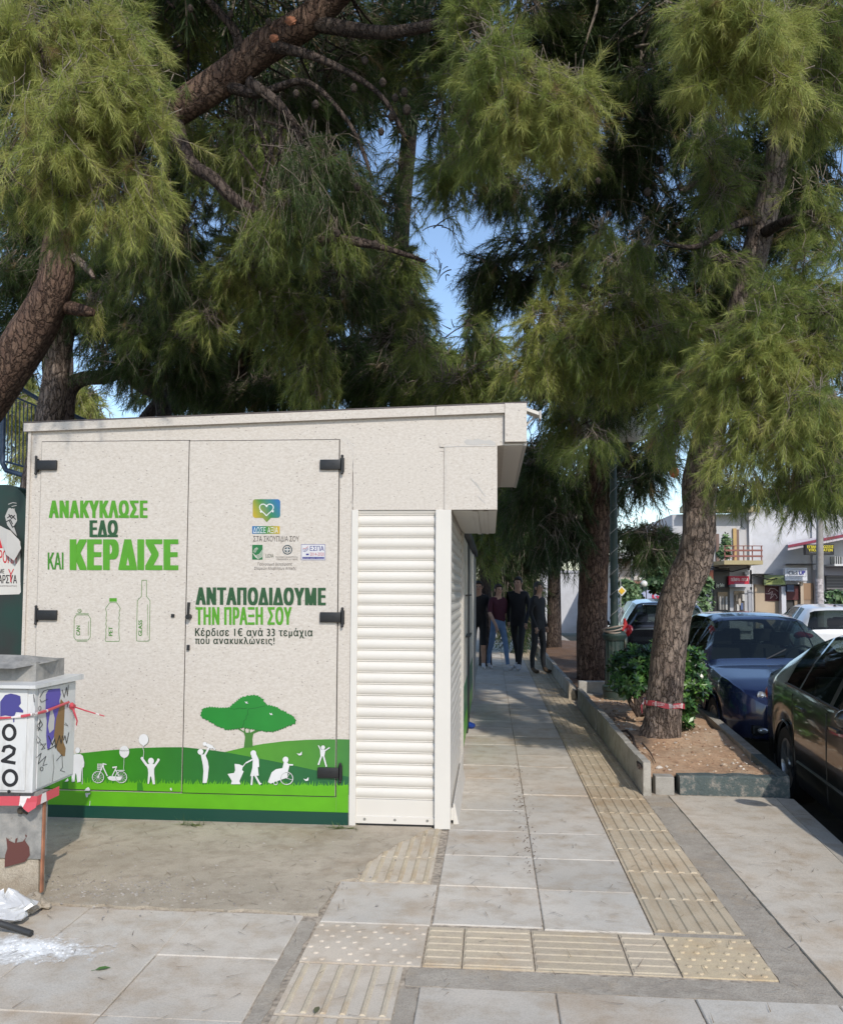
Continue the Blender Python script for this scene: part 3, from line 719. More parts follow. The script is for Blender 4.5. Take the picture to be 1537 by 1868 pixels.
for k in range(3): L1.stroke([(463+k*1.6, 1007+k*.9), (466+k*1.6, 1001+k*.9), (470+k, 999+k)], .7, o+.0012)
L1.mb.curt = S(44, 70, 50); L1.text('ΕΔΣΝΑ', (485, 1011, 500, 1017), o)
L1.mb.curt = S(50, 74, 84); L1.ring((525, 1003), 8, 8, 1.7, o); L1.disc((525, 1003), 5.2, 5.2, o)
L1.mb.curt = (.7, .68, .64); L1.stroke([(525, 998.2), (525, 1007.8)], 2.0, o+.0006); L1.stroke([(520.2, 1003), (529.8, 1003)], 2.0, o+.0009)
L1.mb.curt = S(90, 84, 82); L1.text('ΕΛΛΗΝΙΚΗ ΔΗΜΟΚΡΑΤΙΑ', (504, 1015, 544, 1017.6), o); L1.text('ΠΕΡΙΦΕΡΕΙΑ ΑΤΤΙΚΗΣ', (506, 1019, 544, 1022), o)
L1.text('Πρόγραμμα Διαχείρισης', (471, 1026, 534, 1033), o); L1.text('Στερεών Αποβλήτων Αττικής', (465, 1034, 541, 1041), o)
PU = S(86, 84, 150); L1.mb.curt = PU; L1.poly([(550, 993), (594, 993), (594, 1022), (550, 1022)], o); L1.mb.curt = (.78, .77, .78); L1.poly([(550.8, 993.8), (593.2, 993.8), (593.2, 1021.2), (550.8, 1021.2)], o+.0004)
L1.mb.curt = S(60, 58, 140); L1.text('ΕΣΠΑ', (566, 996, 591.5, 1005), o+.0008, bold=.02); L1.poly([(552.5, 1016), (592, 1016), (592, 1020), (552.5, 1020)], o+.0008); L1.poly([(559, 1010), (564, 1010), (564, 1013), (559, 1013)], o+.0008)
L1.mb.curt = (.75, .74, .78); L1.text('ανάπτυξη - εργασία - αλληλεγγύη', (553.5, 1017, 591, 1019.5), o+.0012)
L1.mb.curt = S(190, 60, 80); L1.text('2014-2020', (566, 1008, 592, 1014), o+.0008)
for k in range(3): L1.mb.curt = (S(190, 60, 80), S(60, 58, 140), S(60, 58, 140))[k]; L1.stroke([(553, 1000+k*2.6), (557, 1001.4+k*2.6), (563, 997+k*2.6)], .9, o+.0008)
L1.build('lettering', m_print, door_o[1])

# ---- second kiosk unit behind
k2 = thing('kiosk_module', 'lower cream and green kiosk unit with black door frame behind the shuttered kiosk', 'kiosk', (-1.5, 10, 0))
b = MB(); b.box((-3.0, 7.72, 0), (-.262, 12.9, 2.02)); b.build('wall', m_grey, k2)
b = MB(); b.box((-3.05, 7.70, 2.022), (-.20, 13.0, 2.10)); b.build('roof', mat('dark_trim', (.03, .03, .032), .5), k2)
for y0, y1 in ((7.45, 8.95), (9.75, 11.3)):
    b = MB(); b.box((-.262, y0, .62), (-.246, y1, 2.0), .002); pn = b.build('panel', mat('cream_panel', (.66, .60, .50), .3), k2)
    b = MB(); b.box((-.262, y0, .09), (-.244, y1, .618), .002); b.build('green_panel', mat('green_panel', (.025, .16, .05), .3), k2)
    b = MB(); b.box((-.262, y0, .092), (-.243, y1, .3)); b.build('light_green_panel', mat('light_green_panel', (.12, .40, .02), .35), k2)
b = MB(); b.box((-.262, 9.0, .0), (-.240, 9.7, 2.0), .003); b.build('door_frame', m_black, k2)
for z in (1.05, 1.45):
    b = MB(); b.box((-.245, 8.2, z), (-.20, 8.9, z+.012)); b.build('hinge', m_black, k2)
for y0 in (11.4, 12.0, 12.6):
    b = MB(); b.box((-.262, y0, .0), (-.23, y0+.5, 2.0), .01); b.build('side_profile', m_steel, k2)
b = MB(); b.ball((-.22, 9.35, .03), (.05, .09, .03), 10, 6, .25); tag(b.build('crumpled_wrapper', mat('blue_foil', (.02, .06, .3), .35)), 'small crumpled blue wrapper on the path beside the kiosk', 'litter')
# ------------------------------------------------------------------ pines
def bark_mat(name, c_plate, c_plate2, c_fiss, sc_=1.0):
    k = NT(name); v = k.obj((1, 1, .30)); wv = k.t.nodes.new('ShaderNodeTexNoise'); wv.inputs['Scale'].default_value = 9*sc_; wv.inputs['Detail'].default_value = 5; wv.inputs['Roughness'].default_value = .65
    k.t.links.new(k.obj((1, 1, .5)), wv.inputs['Vector'])
    add = k.t.nodes.new('ShaderNodeVectorMath'); add.operation = 'MULTIPLY_ADD'; k.t.links.new(wv.outputs['Color'], add.inputs[0]); add.inputs[1].default_value = (.13, .13, .10); k.t.links.new(v, add.inputs[2])
    e = k.voro(add.outputs[0], 21*sc_, 'DISTANCE_TO_EDGE'); cell = k.voro(add.outputs[0], 21*sc_, 'F1', 'Color'); e2 = k.voro(add.outputs[0], 52*sc_, 'DISTANCE_TO_EDGE')
    n = k.noise(k.obj((1, 1, .4)), 42*sc_, 7, .75); big = k.noise(k.obj(), 2.5, 3); wd = k.noise(k.obj((1, 1, .6)), 5, 3)
    c = k.mix(c_plate, c_plate2, k.rng(cell, .2, .8, 0, 1)); c = k.mix(c, tuple(x*.7 for x in c_plate2), k.rng(big, .45, .65, 0, .6))
    c = k.mix(c, k.ramp(n, [(.28, (.45,)*3), (.5, (1, 1, 1)), (.75, (1.45, 1.4, 1.32))]), 1.0, 'MULTIPLY')
    fis = k.rng(e, .0, .055, 0, 1); fis = k.math('MAXIMUM', fis, k.rng(wd, .52, .62, 0, .75)); c = k.mix(c_fiss, c, fis)
    c = k.mix(tuple(x*1.8 for x in c_fiss), c, k.rng(e2, 0, .035, .35, 1))
    k.color(c); k.b.inputs['Roughness'].default_value = .92; k.b.inputs['Specular IOR Level'].default_value = .2
    k.bump(k.math('ADD', k.math('MULTIPLY', k.rng(e, 0, .16, 0, 1), 1.2), k.math('MULTIPLY', n, 1.0)), 1.0, .03)
    return k.m
m_bark = bark_mat('pine_bark', (.36, .285, .235), (.26, .20, .165), (.045, .032, .026))
m_bark_red = bark_mat('pine_bark_red', (.25, .165, .12), (.16, .10, .075), (.035, .022, .018))
m_bark_dk = bark_mat('pine_bark_dark', (.15, .115, .095), (.10, .075, .065), (.03, .022, .02))
m_twig = mat('twig_bark', (.20, .165, .13), .85, noise=(20, .3))
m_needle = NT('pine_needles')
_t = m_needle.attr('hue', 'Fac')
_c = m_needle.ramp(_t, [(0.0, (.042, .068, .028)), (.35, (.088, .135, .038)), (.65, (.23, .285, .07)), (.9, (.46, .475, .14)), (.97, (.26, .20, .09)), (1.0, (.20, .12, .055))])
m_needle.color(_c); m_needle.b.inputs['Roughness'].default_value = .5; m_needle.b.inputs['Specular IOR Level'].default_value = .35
_tr = m_needle.t.nodes.new('ShaderNodeBsdfTranslucent'); m_needle.t.links.new(_c, _tr.inputs['Color'])
_mx = m_needle.t.nodes.new('ShaderNodeMixShader'); _mx.inputs[0].default_value = .38
m_needle.t.links.new(m_needle.b.outputs[0], _mx.inputs[1]); m_needle.t.links.new(_tr.outputs[0], _mx.inputs[2])
m_needle.t.links.new(_mx.outputs[0], m_needle.t.nodes['Material Output'].inputs['Surface'])
m_needle = m_needle.m

def np_mesh(name, V, Fc, k, m, parent, hue=None, smooth=False):
    """V (n,3) world, Fc (f,k) indices"""
    root = parent
    while root.parent is not None: root = root.parent
    V = V - np.array(ORG.get(root.name, (0, 0, 0)))
    me = bpy.data.meshes.new(name); me.vertices.add(len(V)); me.vertices.foreach_set('co', V.astype(np.float32).ravel())
    me.loops.add(Fc.size); me.loops.foreach_set('vertex_index', Fc.astype(np.int32).ravel())
    me.polygons.add(len(Fc)); me.polygons.foreach_set('loop_start', np.arange(0, Fc.size, k, dtype=np.int32))
    if hue is not None:
        a = me.attributes.new('hue', 'FLOAT', 'POINT'); a.data.foreach_set('value', hue.astype(np.float32))
    me.materials.append(m); me.update(calc_edges=True)
    if smooth: me.polygons.foreach_set('use_smooth', np.ones(len(Fc), bool))
    o = bpy.data.objects.new(name, me); COL.objects.link(o); o.parent = parent
    return o
def unit(a): return a / np.maximum(np.linalg.norm(a, axis=-1, keepdims=True), 1e-9)

AXi = AX
def project(P):
    q = (P - EYE) @ AXi; z = np.maximum(q[:, 2], .01)
    return np.stack([CX + FPX*q[:, 0]/z, CY + FPX*q[:, 1]/z], 1)
# places where the sky shows through the crowns: (px, py, rx, ry, share kept)
GAPS = [(812, 545, 44, 85, .02), (805, 440, 72, 38, .05), (870, 440, 40, 50, .3), (560, 230, 26, 30, .4), (1240, 470, 26, 30, .45), (1080, 200, 26, 20, .4), (930, 650, 36, 30, .35), (690, 300, 30, 50, .3), (180, 470, 26, 26, .4), (430, 560, 26, 26, .45), (1010, 420, 40, 24, .4), (1330, 440, 24, 40, .35), (1152, 772, 34, 44, .15), (1076, 778, 30, 34, .4), (740, 235, 42, 28, .12), (700, 150, 22, 60, .3), (1180, 90, 42, 22, .25), (735, 420, 30, 40, .25), (760, 300, 26, 60, .3),
        (640, 130, 26, 22, .35), (305, 150, 18, 18, .3), (120, 320, 26, 26, .3), (845, 620, 26, 26, .2), (195, 735, 14, 26, .1), (90, 690, 26, 34, .1), (850, 520, 26, 40, .25),
        (1490, 330, 26, 40, .35), (1440, 250, 20, 26, .4), (970, 740, 22, 30, .3), (1020, 720, 22, 22, .35), (985, 790, 16, 20, .3), (890, 380, 60, 26, .45), (1170, 930, 50, 18, .2), (1190, 905, 40, 10, .3)]
class Crown:
    def __init__(s): s.S = []; s.D = []; s.L = []; s.hue = []; s.nl = []; s.nw = []; s.K = []; s.gr = []; s.bough = MB(); s.J = []
    def cluster(s, c, rad, n, hue=(.2, .5), nl=.09, nw=.0028, tl=.30, droop=.5, anchor=None, K=18, J=4, nb=7, gaps=True, face=None, bare=.0):
        """c centre, rad ellipsoid radii (m); n twigs hung on nb boughs that reach out from the anchor"""
        c = np.array(c, float); rad = np.array(rad, float)
        n = int(n*1.65); tl = tl*.60; droop = droop*.45; K = max(8, int(K*.72)); J = J + 1
        anchor = c + np.array([0, .3, .35]) * rad.max() if anchor is None else np.array(anchor, float)
        boughs = []; root = anchor*.5 + c*.5
        for _ in range(nb):
            q = unit(RNG.normal(size=3)) * RNG.uniform(.55, 1.0); q[2] -= .12
            e = c + q * rad; m = (root + e)/2 + np.array([0, 0, .12]) * np.linalg.norm(e-root) + RNG.normal(size=3)*.08*np.linalg.norm(e-root)
            boughs.append((root + RNG.normal(size=3)*.2*np.linalg.norm(e-root), m, e))
            u = np.linspace(0, 1, 9)[:, None]; pts = (1-u)**2*boughs[-1][0] + 2*u*(1-u)*m + u**2*e
            r0 = min(.012, .005 + .006*np.linalg.norm(e-root)); s.bough.tube([tuple(p) for p in pts], list(np.linspace(r0, .003, 9)), 5, False)
        B = np.array(boughs); idx = RNG.integers(0, nb, n); u = RNG.uniform(.25, 1.0, n)[:, None]**.8
        P = (1-u)**2*B[idx, 0] + 2*u*(1-u)*B[idx, 1] + u**2*B[idx, 2]; T = unit(2*(1-u)*(B[idx, 1]-B[idx, 0]) + 2*u*(B[idx, 2]-B[idx, 1]))
        # half of the twigs sit on side shoots away from the bough
        off = unit(RNG.normal(size=(n, 3))) * rad * RNG.uniform(0, .55, n)[:, None] ** 1.0
        P = P + off
        inside = (((P - c)/rad)**2).sum(1) < 1.35; P, T = P[inside], T[inside]; n = len(P)
        if gaps:
            q = project(P); keep = np.ones(n)
            for gx, gy, rx, ry, k in GAPS:
                m = ((q[:, 0]-gx)/rx)**2 + ((q[:, 1]-gy)/ry)**2 < 1; keep[m] = np.minimum(keep[m], k)
            kk = RNG.random(n) < keep; P, T = P[kk], T[kk]; n = len(P)
        D = unit(T*.45 + RNG.normal(size=(n, 3))*.50 + unit(P - anchor)*.35 + np.array([0, 0, -.16]))
        s.S.append(P); s.D.append(D); s.L.append(tl*RNG.uniform(.6, 1.25, n)); s.gr.append(np.full(n, droop)*RNG.uniform(.5, 1.5, n))
        h = RNG.uniform(hue[0], hue[1], n); h[RNG.random(n) < .02] = .98
        s.hue.append(h); s.nl.append(nl*RNG.uniform(.72, 1.2, n)); s.nw.append(np.full(n, nw)); s.K.append(np.full(n, K)); s.J.append(np.full(n, J))
    def build(s, parent, twigs=True):
        S, D, L, gr, hue = map(np.concatenate, (s.S, s.D, s.L, s.gr, s.hue)); nl, nw, K, J = map(np.concatenate, (s.nl, s.nw, s.K, s.J))
        dn = np.array([0, 0, -1.0]); VV = []; HH = []
        for kj in sorted(set(zip(K.tolist(), J.tolist()))):
            m = (K == kj[0]) & (J == kj[1]); n = m.sum(); k, j = kj
            u = np.linspace(.28, 1, k)[None, :, None]
            Sm, Dm, Lm, gm = S[m][:, None], D[m][:, None], L[m][:, None, None], gr[m][:, None, None]
            P = Sm + Dm*Lm*u + dn*gm*Lm*u*u; T = unit(Dm + 2*dn*gm*u)
            P = np.repeat(P, j, axis=1); T = np.repeat(T, j, axis=1)
            rnd = RNG.normal(size=P.shape); rad = unit(rnd - T*(rnd*T).sum(-1, keepdims=True))
            al = RNG.uniform(.25, 1.0, P.shape[:2])[..., None]
            d = unit(T*np.cos(al) + rad*np.sin(al) + dn*.12 + RNG.normal(size=P.shape)*.12); ln = nl[m][:, None, None]*RNG.uniform(.7, 1.12, P.shape[:2])[..., None]
            side = unit(np.cross(d, RNG.normal(size=P.shape)))*(nw[m][:, None, None]/2)
            A, Bq, Cq = P - side, P + side, P + d*ln
            VV.append(np.stack([A, Bq, Cq], 2).reshape(-1, 3))
            h = np.clip(hue[m][:, None] + RNG.normal(size=P.shape[:2])*.05, 0, 1); h = np.where(hue[m][:, None] > .95, hue[m][:, None], np.minimum(h, .93)); HH.append(np.repeat(h.reshape(-1), 3))
        V = np.concatenate(VV); H = np.concatenate(HH)
        o = np_mesh('crown', V, np.arange(len(V)).reshape(-1, 3), 3, m_needle, parent, H)
        if twigs:
            n = len(S); us = np.array([-.5, -.1, .35, .7, 1.0]); rr_ = np.array([.0030, .0026, .0022, .0018, .0012])
            uu = us[None, :, None]; P = S[:, None] + D[:, None]*L[:, None, None]*uu + dn*gr[:, None, None]*L[:, None, None]*uu*np.abs(uu)
            P[:, 0] += RNG.normal(size=(n, 3))*.03; T = unit(D[:, None] + 0*P); a1 = unit(np.cross(T, np.array([.3, .5, .8]))); a2 = np.cross(T, a1)
            sc2 = np.maximum(1.0, nw/.0028)[:, None, None]
            rings = [P + (a1*math.cos(a) + a2*math.sin(a))*rr_[None, :, None]*sc2 for a in (0, 2.094, 4.189)]
            V2 = np.stack(rings, 2).reshape(-1, 3)           # n,5,3
            base = (np.arange(n)*15)[:, None, None]; q = []
            for i in range(4):
                for jx in range(3): q.append([i*3+jx, i*3+(jx+1) % 3, (i+1)*3+(jx+1) % 3, (i+1)*3+jx])
            Fq = (base + np.array(q)[None]).reshape(-1, 4)
            bw = s.bough; nb0 = len(V2)
            np_mesh('twig_work', V2, Fq, 4, m_twig, parent)
        if s.bough.v: s.bough.build('branchwork', m_bark_dk, parent, True)
        print('needles', len(V)//3, parent.name)
        return o
def px_path(pts):                                   # (px, py, y, radius px) -> points, radii in metres
    P = [tuple(F(a, b, y)) for a, b, y, r in pts]; Rr = [r/FPX*y for a, b, y, r in pts]; return P, Rr
def smooth_path(P, Rr, k=5):
    out = []; ro = []; n = len(P); P = [np.array(p) for p in P]
    for i in range(n-1):
        p0, p1, p2, p3 = P[max(i-1, 0)], P[i], P[i+1], P[min(i+2, n-1)]
        for j in range(k):
            t = j/k; out.append(.5*((2*p1)+(-p0+p2)*t+(2*p0-5*p1+4*p2-p3)*t*t+(-p0+3*p1-3*p2+p3)*t**3)); ro.append(Rr[i]+(Rr[i+1]-Rr[i])*t)
    out.append(P[-1]); ro.append(Rr[-1]); return out, ro
def trunk(name, pts, m, parent, n=22, rough=.06):
    P, Rr = smooth_path(*px_path(pts), 6)
    b = MB(); b.tube(P, Rr, n, True)
    k = len(P); rg = random.Random(len(pts)*7 + n)
    ph = [rg.uniform(0, 6.28) for _ in range(6)]
    v = []
    for i, p in enumerate(b.v):
        r, j = divmod(i, n); a = 2*math.pi*j/n; c = P[r]
        s_ = 1 + rough*(.5*math.sin(3*a + ph[0] + r*.11) + .35*math.sin(5*a + ph[1] - r*.2) + .3*math.sin(7*a+ph[2]+r*.5)) + rg.uniform(-.5, .5)*rough*.6
        v.append(tuple(c[q] + (p[q]-c[q])*s_ for q in range(3)))
    b.v = v
    return b.build(name, m, parent, True, 70)
def cl(cr, px, py, y, rx, ry, ry_m, n, hue, anchor=None, **kw):
    if y < 6.2: rx *= 1.12; ry *= 1.08; n *= .86
    c = F(px, py, y); rad = (rx/FPX*y, ry_m, ry/FPX*y)
    if anchor is not None and len(anchor) == 3 and anchor[0] > 50 or (anchor is not None and anchor[0] < -3): anchor = F(*anchor)
    cr.cluster(c, rad, int(n), hue, anchor=anchor, **kw)

def cone(parent, px, py, y, r=.024):
    c = F(px, py, y); b = MB(); prof = [(.002, -1.4), (.55, -1.1), (.95, -.5), (1.0, 0), (.8, .6), (.4, 1.1), (.05, 1.3)]
    b.lathe(tuple(c), [(q*r*(1 + .12*(i % 2)), z*r) for i, (q, z) in enumerate(prof)], 9); return b.build('cone', mat('pine_cone', (.05, .036, .028), .9, bump=(90, 1)), parent)

LIT, MID, DARK, DEEP = (.70, .95), (.42, .78), (.08, .40), (.0, .22)  # needle tones per cluster: sunlight and inner shade painted into the colour
# --- leaning pine at the left
base = (-5.6, 7.3, 0)
t1 = thing('pine_tree', 'leaning pine with flaking reddish bark rising from the left edge, bright branches overhead', 'tree', base, 'pines around the path')
trunk('trunk', [(-420,1480,7.3,55.2),(-330,1200,7.3,49.7),(-200,960,7.2,46.0),(-70,790,7.1,44.2),(0,695,7,42.3),(62,600,6.9,39.6),(100,520,6.8,33.1),(108,450,6.8,30.4),(140,350,6.7,28.5),(210,270,6.6,28.5),(310,208,6.5,29.4),(400,150,6.4,30.4),(480,90,6.3,30.4),(560,40,6.2,28.5),(640,-40,6.1,25.8),(760,-170,6.0,20.2),(900,-330,6,12.9)], m_bark_red, t1, 26)
trunk('limb', [(310,208,6.5,22),(345,292,6.4,13),(390,325,6.3,12),(440,372,6.3,11),(560,432,6.3,11),(640,440,6.2,10),(700,452,6.2,6),(776,477,6.2,3)], m_bark_dk, t1, 10)
trunk('limb', [(120,560,6.9,14),(150,566,6.8,12),(172,570,6.8,7)], m_bark_red, t1, 10)
trunk('limb', [(135,470,6.8,9),(160,490,6.75,7),(172,507,6.7,3)], m_bark, t1, 8)
trunk('limb', [(560,40,6.2,16),(700,60,6.0,12),(840,40,5.6,9),(900,90,5.3,6),(960,150,5.1,4)], m_bark_dk, t1, 9)
trunk('limb', [(210,270,6.6,12),(150,120,5.6,10),(120,40,5.0,7),(110,120,4.7,5)], m_bark_dk, t1, 9)
for pts in ([(440,120,6.3,14),(430,60,6.2,9),(380,0,6.1,6)], [(400,150,6.4,14),(470,170,6.3,9),(560,150,6.2,6),(640,230,6.2,4),(680,330,6.2,3)], [(500,85,6.2,12),(590,110,6.1,7),(690,170,6.1,5),(740,250,6.1,3)], [(455,150,6.3,12),(520,200,6.2,7),(560,290,6.2,5),(590,380,6.2,3)]): trunk('limb', pts, m_bark_dk, t1, 8)
# pruning scars on the big limb
b = MB()
for px, py, r in ((530, 38, .036), (500, 70, .030)):
    c = F(px, py, 6.05); b.ball(tuple(c), (r*1.2, .02, r), 12, 8, .15)
b.build('pruning_scar', mat('cut_wood', (.26, .10, .05), .8, noise=(30, .3)), t1)
cr = Crown()
A1 = F(110, 40, 4.9); near = dict(K=20, J=4, nl=.095, nw=.0026, tl=.30, droop=.45)
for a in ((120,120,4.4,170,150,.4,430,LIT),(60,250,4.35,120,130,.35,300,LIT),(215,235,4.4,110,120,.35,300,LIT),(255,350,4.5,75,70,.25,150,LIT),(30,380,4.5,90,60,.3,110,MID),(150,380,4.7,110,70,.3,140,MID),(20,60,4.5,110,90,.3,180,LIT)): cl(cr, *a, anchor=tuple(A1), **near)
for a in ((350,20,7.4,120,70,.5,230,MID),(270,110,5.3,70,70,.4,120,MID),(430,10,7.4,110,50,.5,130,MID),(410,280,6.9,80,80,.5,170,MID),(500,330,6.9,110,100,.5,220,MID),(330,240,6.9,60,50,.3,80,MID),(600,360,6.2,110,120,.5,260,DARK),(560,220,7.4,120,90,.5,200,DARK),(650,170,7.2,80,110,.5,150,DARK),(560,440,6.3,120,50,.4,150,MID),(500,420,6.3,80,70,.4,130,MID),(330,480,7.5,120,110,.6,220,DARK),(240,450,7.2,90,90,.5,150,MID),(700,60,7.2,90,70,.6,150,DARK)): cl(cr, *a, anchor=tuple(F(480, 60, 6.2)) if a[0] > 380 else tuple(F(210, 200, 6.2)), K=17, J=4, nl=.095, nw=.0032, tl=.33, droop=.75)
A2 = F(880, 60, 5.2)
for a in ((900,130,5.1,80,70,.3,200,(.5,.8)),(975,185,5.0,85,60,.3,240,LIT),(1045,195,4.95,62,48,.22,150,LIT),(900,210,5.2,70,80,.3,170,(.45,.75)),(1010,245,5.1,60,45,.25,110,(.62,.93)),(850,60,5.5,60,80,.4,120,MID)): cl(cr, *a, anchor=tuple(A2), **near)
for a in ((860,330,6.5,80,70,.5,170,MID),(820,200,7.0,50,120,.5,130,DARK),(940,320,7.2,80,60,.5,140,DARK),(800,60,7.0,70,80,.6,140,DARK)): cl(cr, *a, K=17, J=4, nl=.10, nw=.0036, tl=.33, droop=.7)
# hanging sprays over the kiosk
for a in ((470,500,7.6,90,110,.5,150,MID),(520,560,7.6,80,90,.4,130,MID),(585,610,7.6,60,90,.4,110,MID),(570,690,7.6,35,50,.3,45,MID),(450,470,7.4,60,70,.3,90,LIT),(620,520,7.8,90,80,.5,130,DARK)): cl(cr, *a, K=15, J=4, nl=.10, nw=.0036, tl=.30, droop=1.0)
rg = random.Random(21)
for k in range(46):                                 # loose sprays between the big boughs
    a, b_ = rg.uniform(150, 900), rg.uniform(-20, 640)
    if 380 < a < 640 and b_ < 170 - (a-380)*.5: continue
    yy_ = rg.uniform(6.8, 8.6); q = rg.uniform(24, 52)
    cl(cr, a, b_, yy_, q*1.3, q*.75, .25, 26, (rg.uniform(.2, .5), rg.uniform(.6, .95)), K=16, J=4, nl=.10, nw=.0034, tl=.32, droop=rg.uniform(.4, 1.4), nb=3)
cr.build(t1)
for px, py in ((690,240),(700,150),(715,178),(735,168),(640,160),(716,212),(650,340),(610,425),(690,445),(540,170),(490,40),(350,15),(420,25),(660,110),(746,200),(570,190)): cone(t1, px+RNG.uniform(-6, 6), py, 6.1, RNG.uniform(.022, .032))

# --- pine behind the railing
t2 = thing('pine_tree', 'upright pine with pale grey-brown trunk standing between the railing and the kiosk roof', 'tree', (-5.5, 9.8, 0), 'pines around the path')
trunk('trunk', [(40,1160,9.8,34),(60,950,9.8,30),(80,820,9.8,27),(95,740,9.8,25),(105,660,9.8,23),(115,600,9.8,22),(124,500,9.8,20),(140,350,9.7,17),(160,150,9.6,13),(170,-60,9.5,8)], m_bark, t2, 20)
trunk('limb', [(118,770,9.9,17),(124,715,9.9,17),(150,692,9.9,14),(200,686,9.8,13),(250,660,9.7,10),(300,600,9.6,7)], m_bark_dk, t2, 12)
trunk('limb', [(92,760,10.2,14),(88,660,10.2,12),(70,560,10.2,9),(30,470,10.2,6)], m_bark_dk, t2, 10)
cr = Crown(); kw = dict(K=15, J=4, nl=.13, nw=.0055, tl=.42, droop=.8)
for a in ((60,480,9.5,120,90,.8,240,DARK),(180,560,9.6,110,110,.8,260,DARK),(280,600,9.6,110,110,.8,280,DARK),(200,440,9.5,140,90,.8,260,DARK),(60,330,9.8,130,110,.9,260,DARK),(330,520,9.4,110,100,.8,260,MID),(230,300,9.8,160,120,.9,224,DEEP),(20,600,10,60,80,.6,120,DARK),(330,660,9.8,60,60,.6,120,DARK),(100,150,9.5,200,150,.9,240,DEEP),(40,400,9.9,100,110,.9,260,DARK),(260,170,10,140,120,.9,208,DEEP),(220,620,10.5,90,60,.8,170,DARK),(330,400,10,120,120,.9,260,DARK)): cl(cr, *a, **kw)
cr.build(t2)

# --- pine behind the kiosk
t3 = thing('pine_tree', 'dark pine with forked slanting trunk rising just behind the kiosk roof', 'tree', (-3.0, 11.8, 0), 'pines around the path')
trunk('trunk', [(395,1220,11.8,30),(405,900,11.8,28),(420,740,11.8,25),(440,660,11.8,23),(470,585,11.7,19),(500,510,11.6,16),(540,400,11.5,13),(560,200,11.4,10),(580,0,11.2,7)], m_bark_red, t3, 18)
trunk('limb', [(300,760,12.2,15),(290,720,12.2,14),(240,690,12.2,11),(205,600,12.2,8)], m_bark_dk, t3, 10)
trunk('limb', [(260,770,12.6,12),(300,720,12.6,11),(330,690,12.6,9),(380,600,12.6,6)], m_bark_dk, t3, 10)
trunk('limb', [(440,660,11.8,12),(520,640,11.6,9),(620,600,11.5,6)], m_bark_dk, t3, 9)
cr = Crown(); kw = dict(K=14, J=4, nl=.15, nw=.0070, tl=.5, droop=.8)
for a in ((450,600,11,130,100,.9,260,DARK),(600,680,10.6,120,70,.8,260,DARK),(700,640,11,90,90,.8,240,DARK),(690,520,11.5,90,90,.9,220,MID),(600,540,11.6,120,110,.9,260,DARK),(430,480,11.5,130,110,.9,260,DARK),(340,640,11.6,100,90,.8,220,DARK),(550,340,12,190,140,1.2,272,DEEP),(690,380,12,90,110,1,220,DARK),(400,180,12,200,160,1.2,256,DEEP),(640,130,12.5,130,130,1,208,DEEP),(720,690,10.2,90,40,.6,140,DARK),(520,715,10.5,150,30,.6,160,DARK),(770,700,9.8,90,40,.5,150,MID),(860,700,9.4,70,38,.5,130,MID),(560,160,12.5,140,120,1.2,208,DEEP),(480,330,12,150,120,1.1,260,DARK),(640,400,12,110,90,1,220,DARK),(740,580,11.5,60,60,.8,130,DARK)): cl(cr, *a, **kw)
cr.build(t3)

# --- big pine in the front planter
t5 = thing('pine_tree', 'large pine with thick leaning trunk tied with red and white tape in the front planter', 'tree', tuple(G(1207, 1345, .12)), 'pines around the path')
trunk('trunk', [(1203,1362,8.25,46),(1204,1345,8.25,36),(1208,1318,8.25,32.5),(1211,1283,8.25,31),(1216,1230,8.25,30),(1221,1175,8.25,30),(1233,1100,8.25,31.5),(1250,1055,8.25,32),(1265,1020,8.25,31.5),(1273,975,8.2,29),(1275,930,8.2,28),(1276,880,8.15,31),(1294,790,8.1,27),(1326,660,8.0,25),(1352,560,8.0,24),(1376,460,7.9,23),(1398,380,7.9,22),(1414,300,7.85,20),(1420,210,7.8,17.5),(1428,100,7.7,15),(1440,-60,7.6,12),(1460,-300,7.5,6)], m_bark, t5, 30, .05)
for pts in ([(1405,330,7.9,10),(1370,310,7.7,7),(1300,320,7.5,6),(1240,350,7.3,4)], [(1392,400,7.9,10),(1340,410,7.6,7),(1270,450,7.3,5),(1200,440,7,3)], [(1345,590,8,10),(1260,600,7.8,7),(1160,560,7.6,6),(1060,520,7.5,4)], [(1330,650,8,12),(1380,640,7.4,9),(1440,620,6.6,7),(1500,600,6.0,4)], [(1318,720,8,10),(1360,730,7.2,7),(1400,735,6.4,5),(1440,740,6,3)], [(1420,210,7.8,13),(1400,120,6.8,9),(1360,60,5.6,7),(1330,40,4.9,4)], [(1385,430,7.9,12),(1440,400,7.4,8),(1520,380,7,5)]): trunk('limb', pts, m_bark_dk, t5, 9)
cr = Crown(); near = dict(K=20, J=4, nl=.098, nw=.0027, tl=.28, droop=.5)
A5 = F(1340, 20, 4.8)
for a in ((1310,55,4.6,70,50,.25,170,LIT),(1370,100,4.55,75,55,.25,190,LIT),(1290,130,4.7,50,55,.2,90,LIT),(1425,170,4.6,45,35,.2,90,LIT),(1385,30,4.6,70,50,.25,140,LIT)): cl(cr, *a, anchor=tuple(A5), **near)
for a in ((1480,60,5.2,90,80,.35,180,MID),(1500,210,5.4,70,80,.35,150,MID),(1430,40,5.6,80,60,.4,120,DARK)): cl(cr, *a, anchor=tuple(A5), **near)
near['droop'] = .7
A6 = F(1420, 610, 6.4)
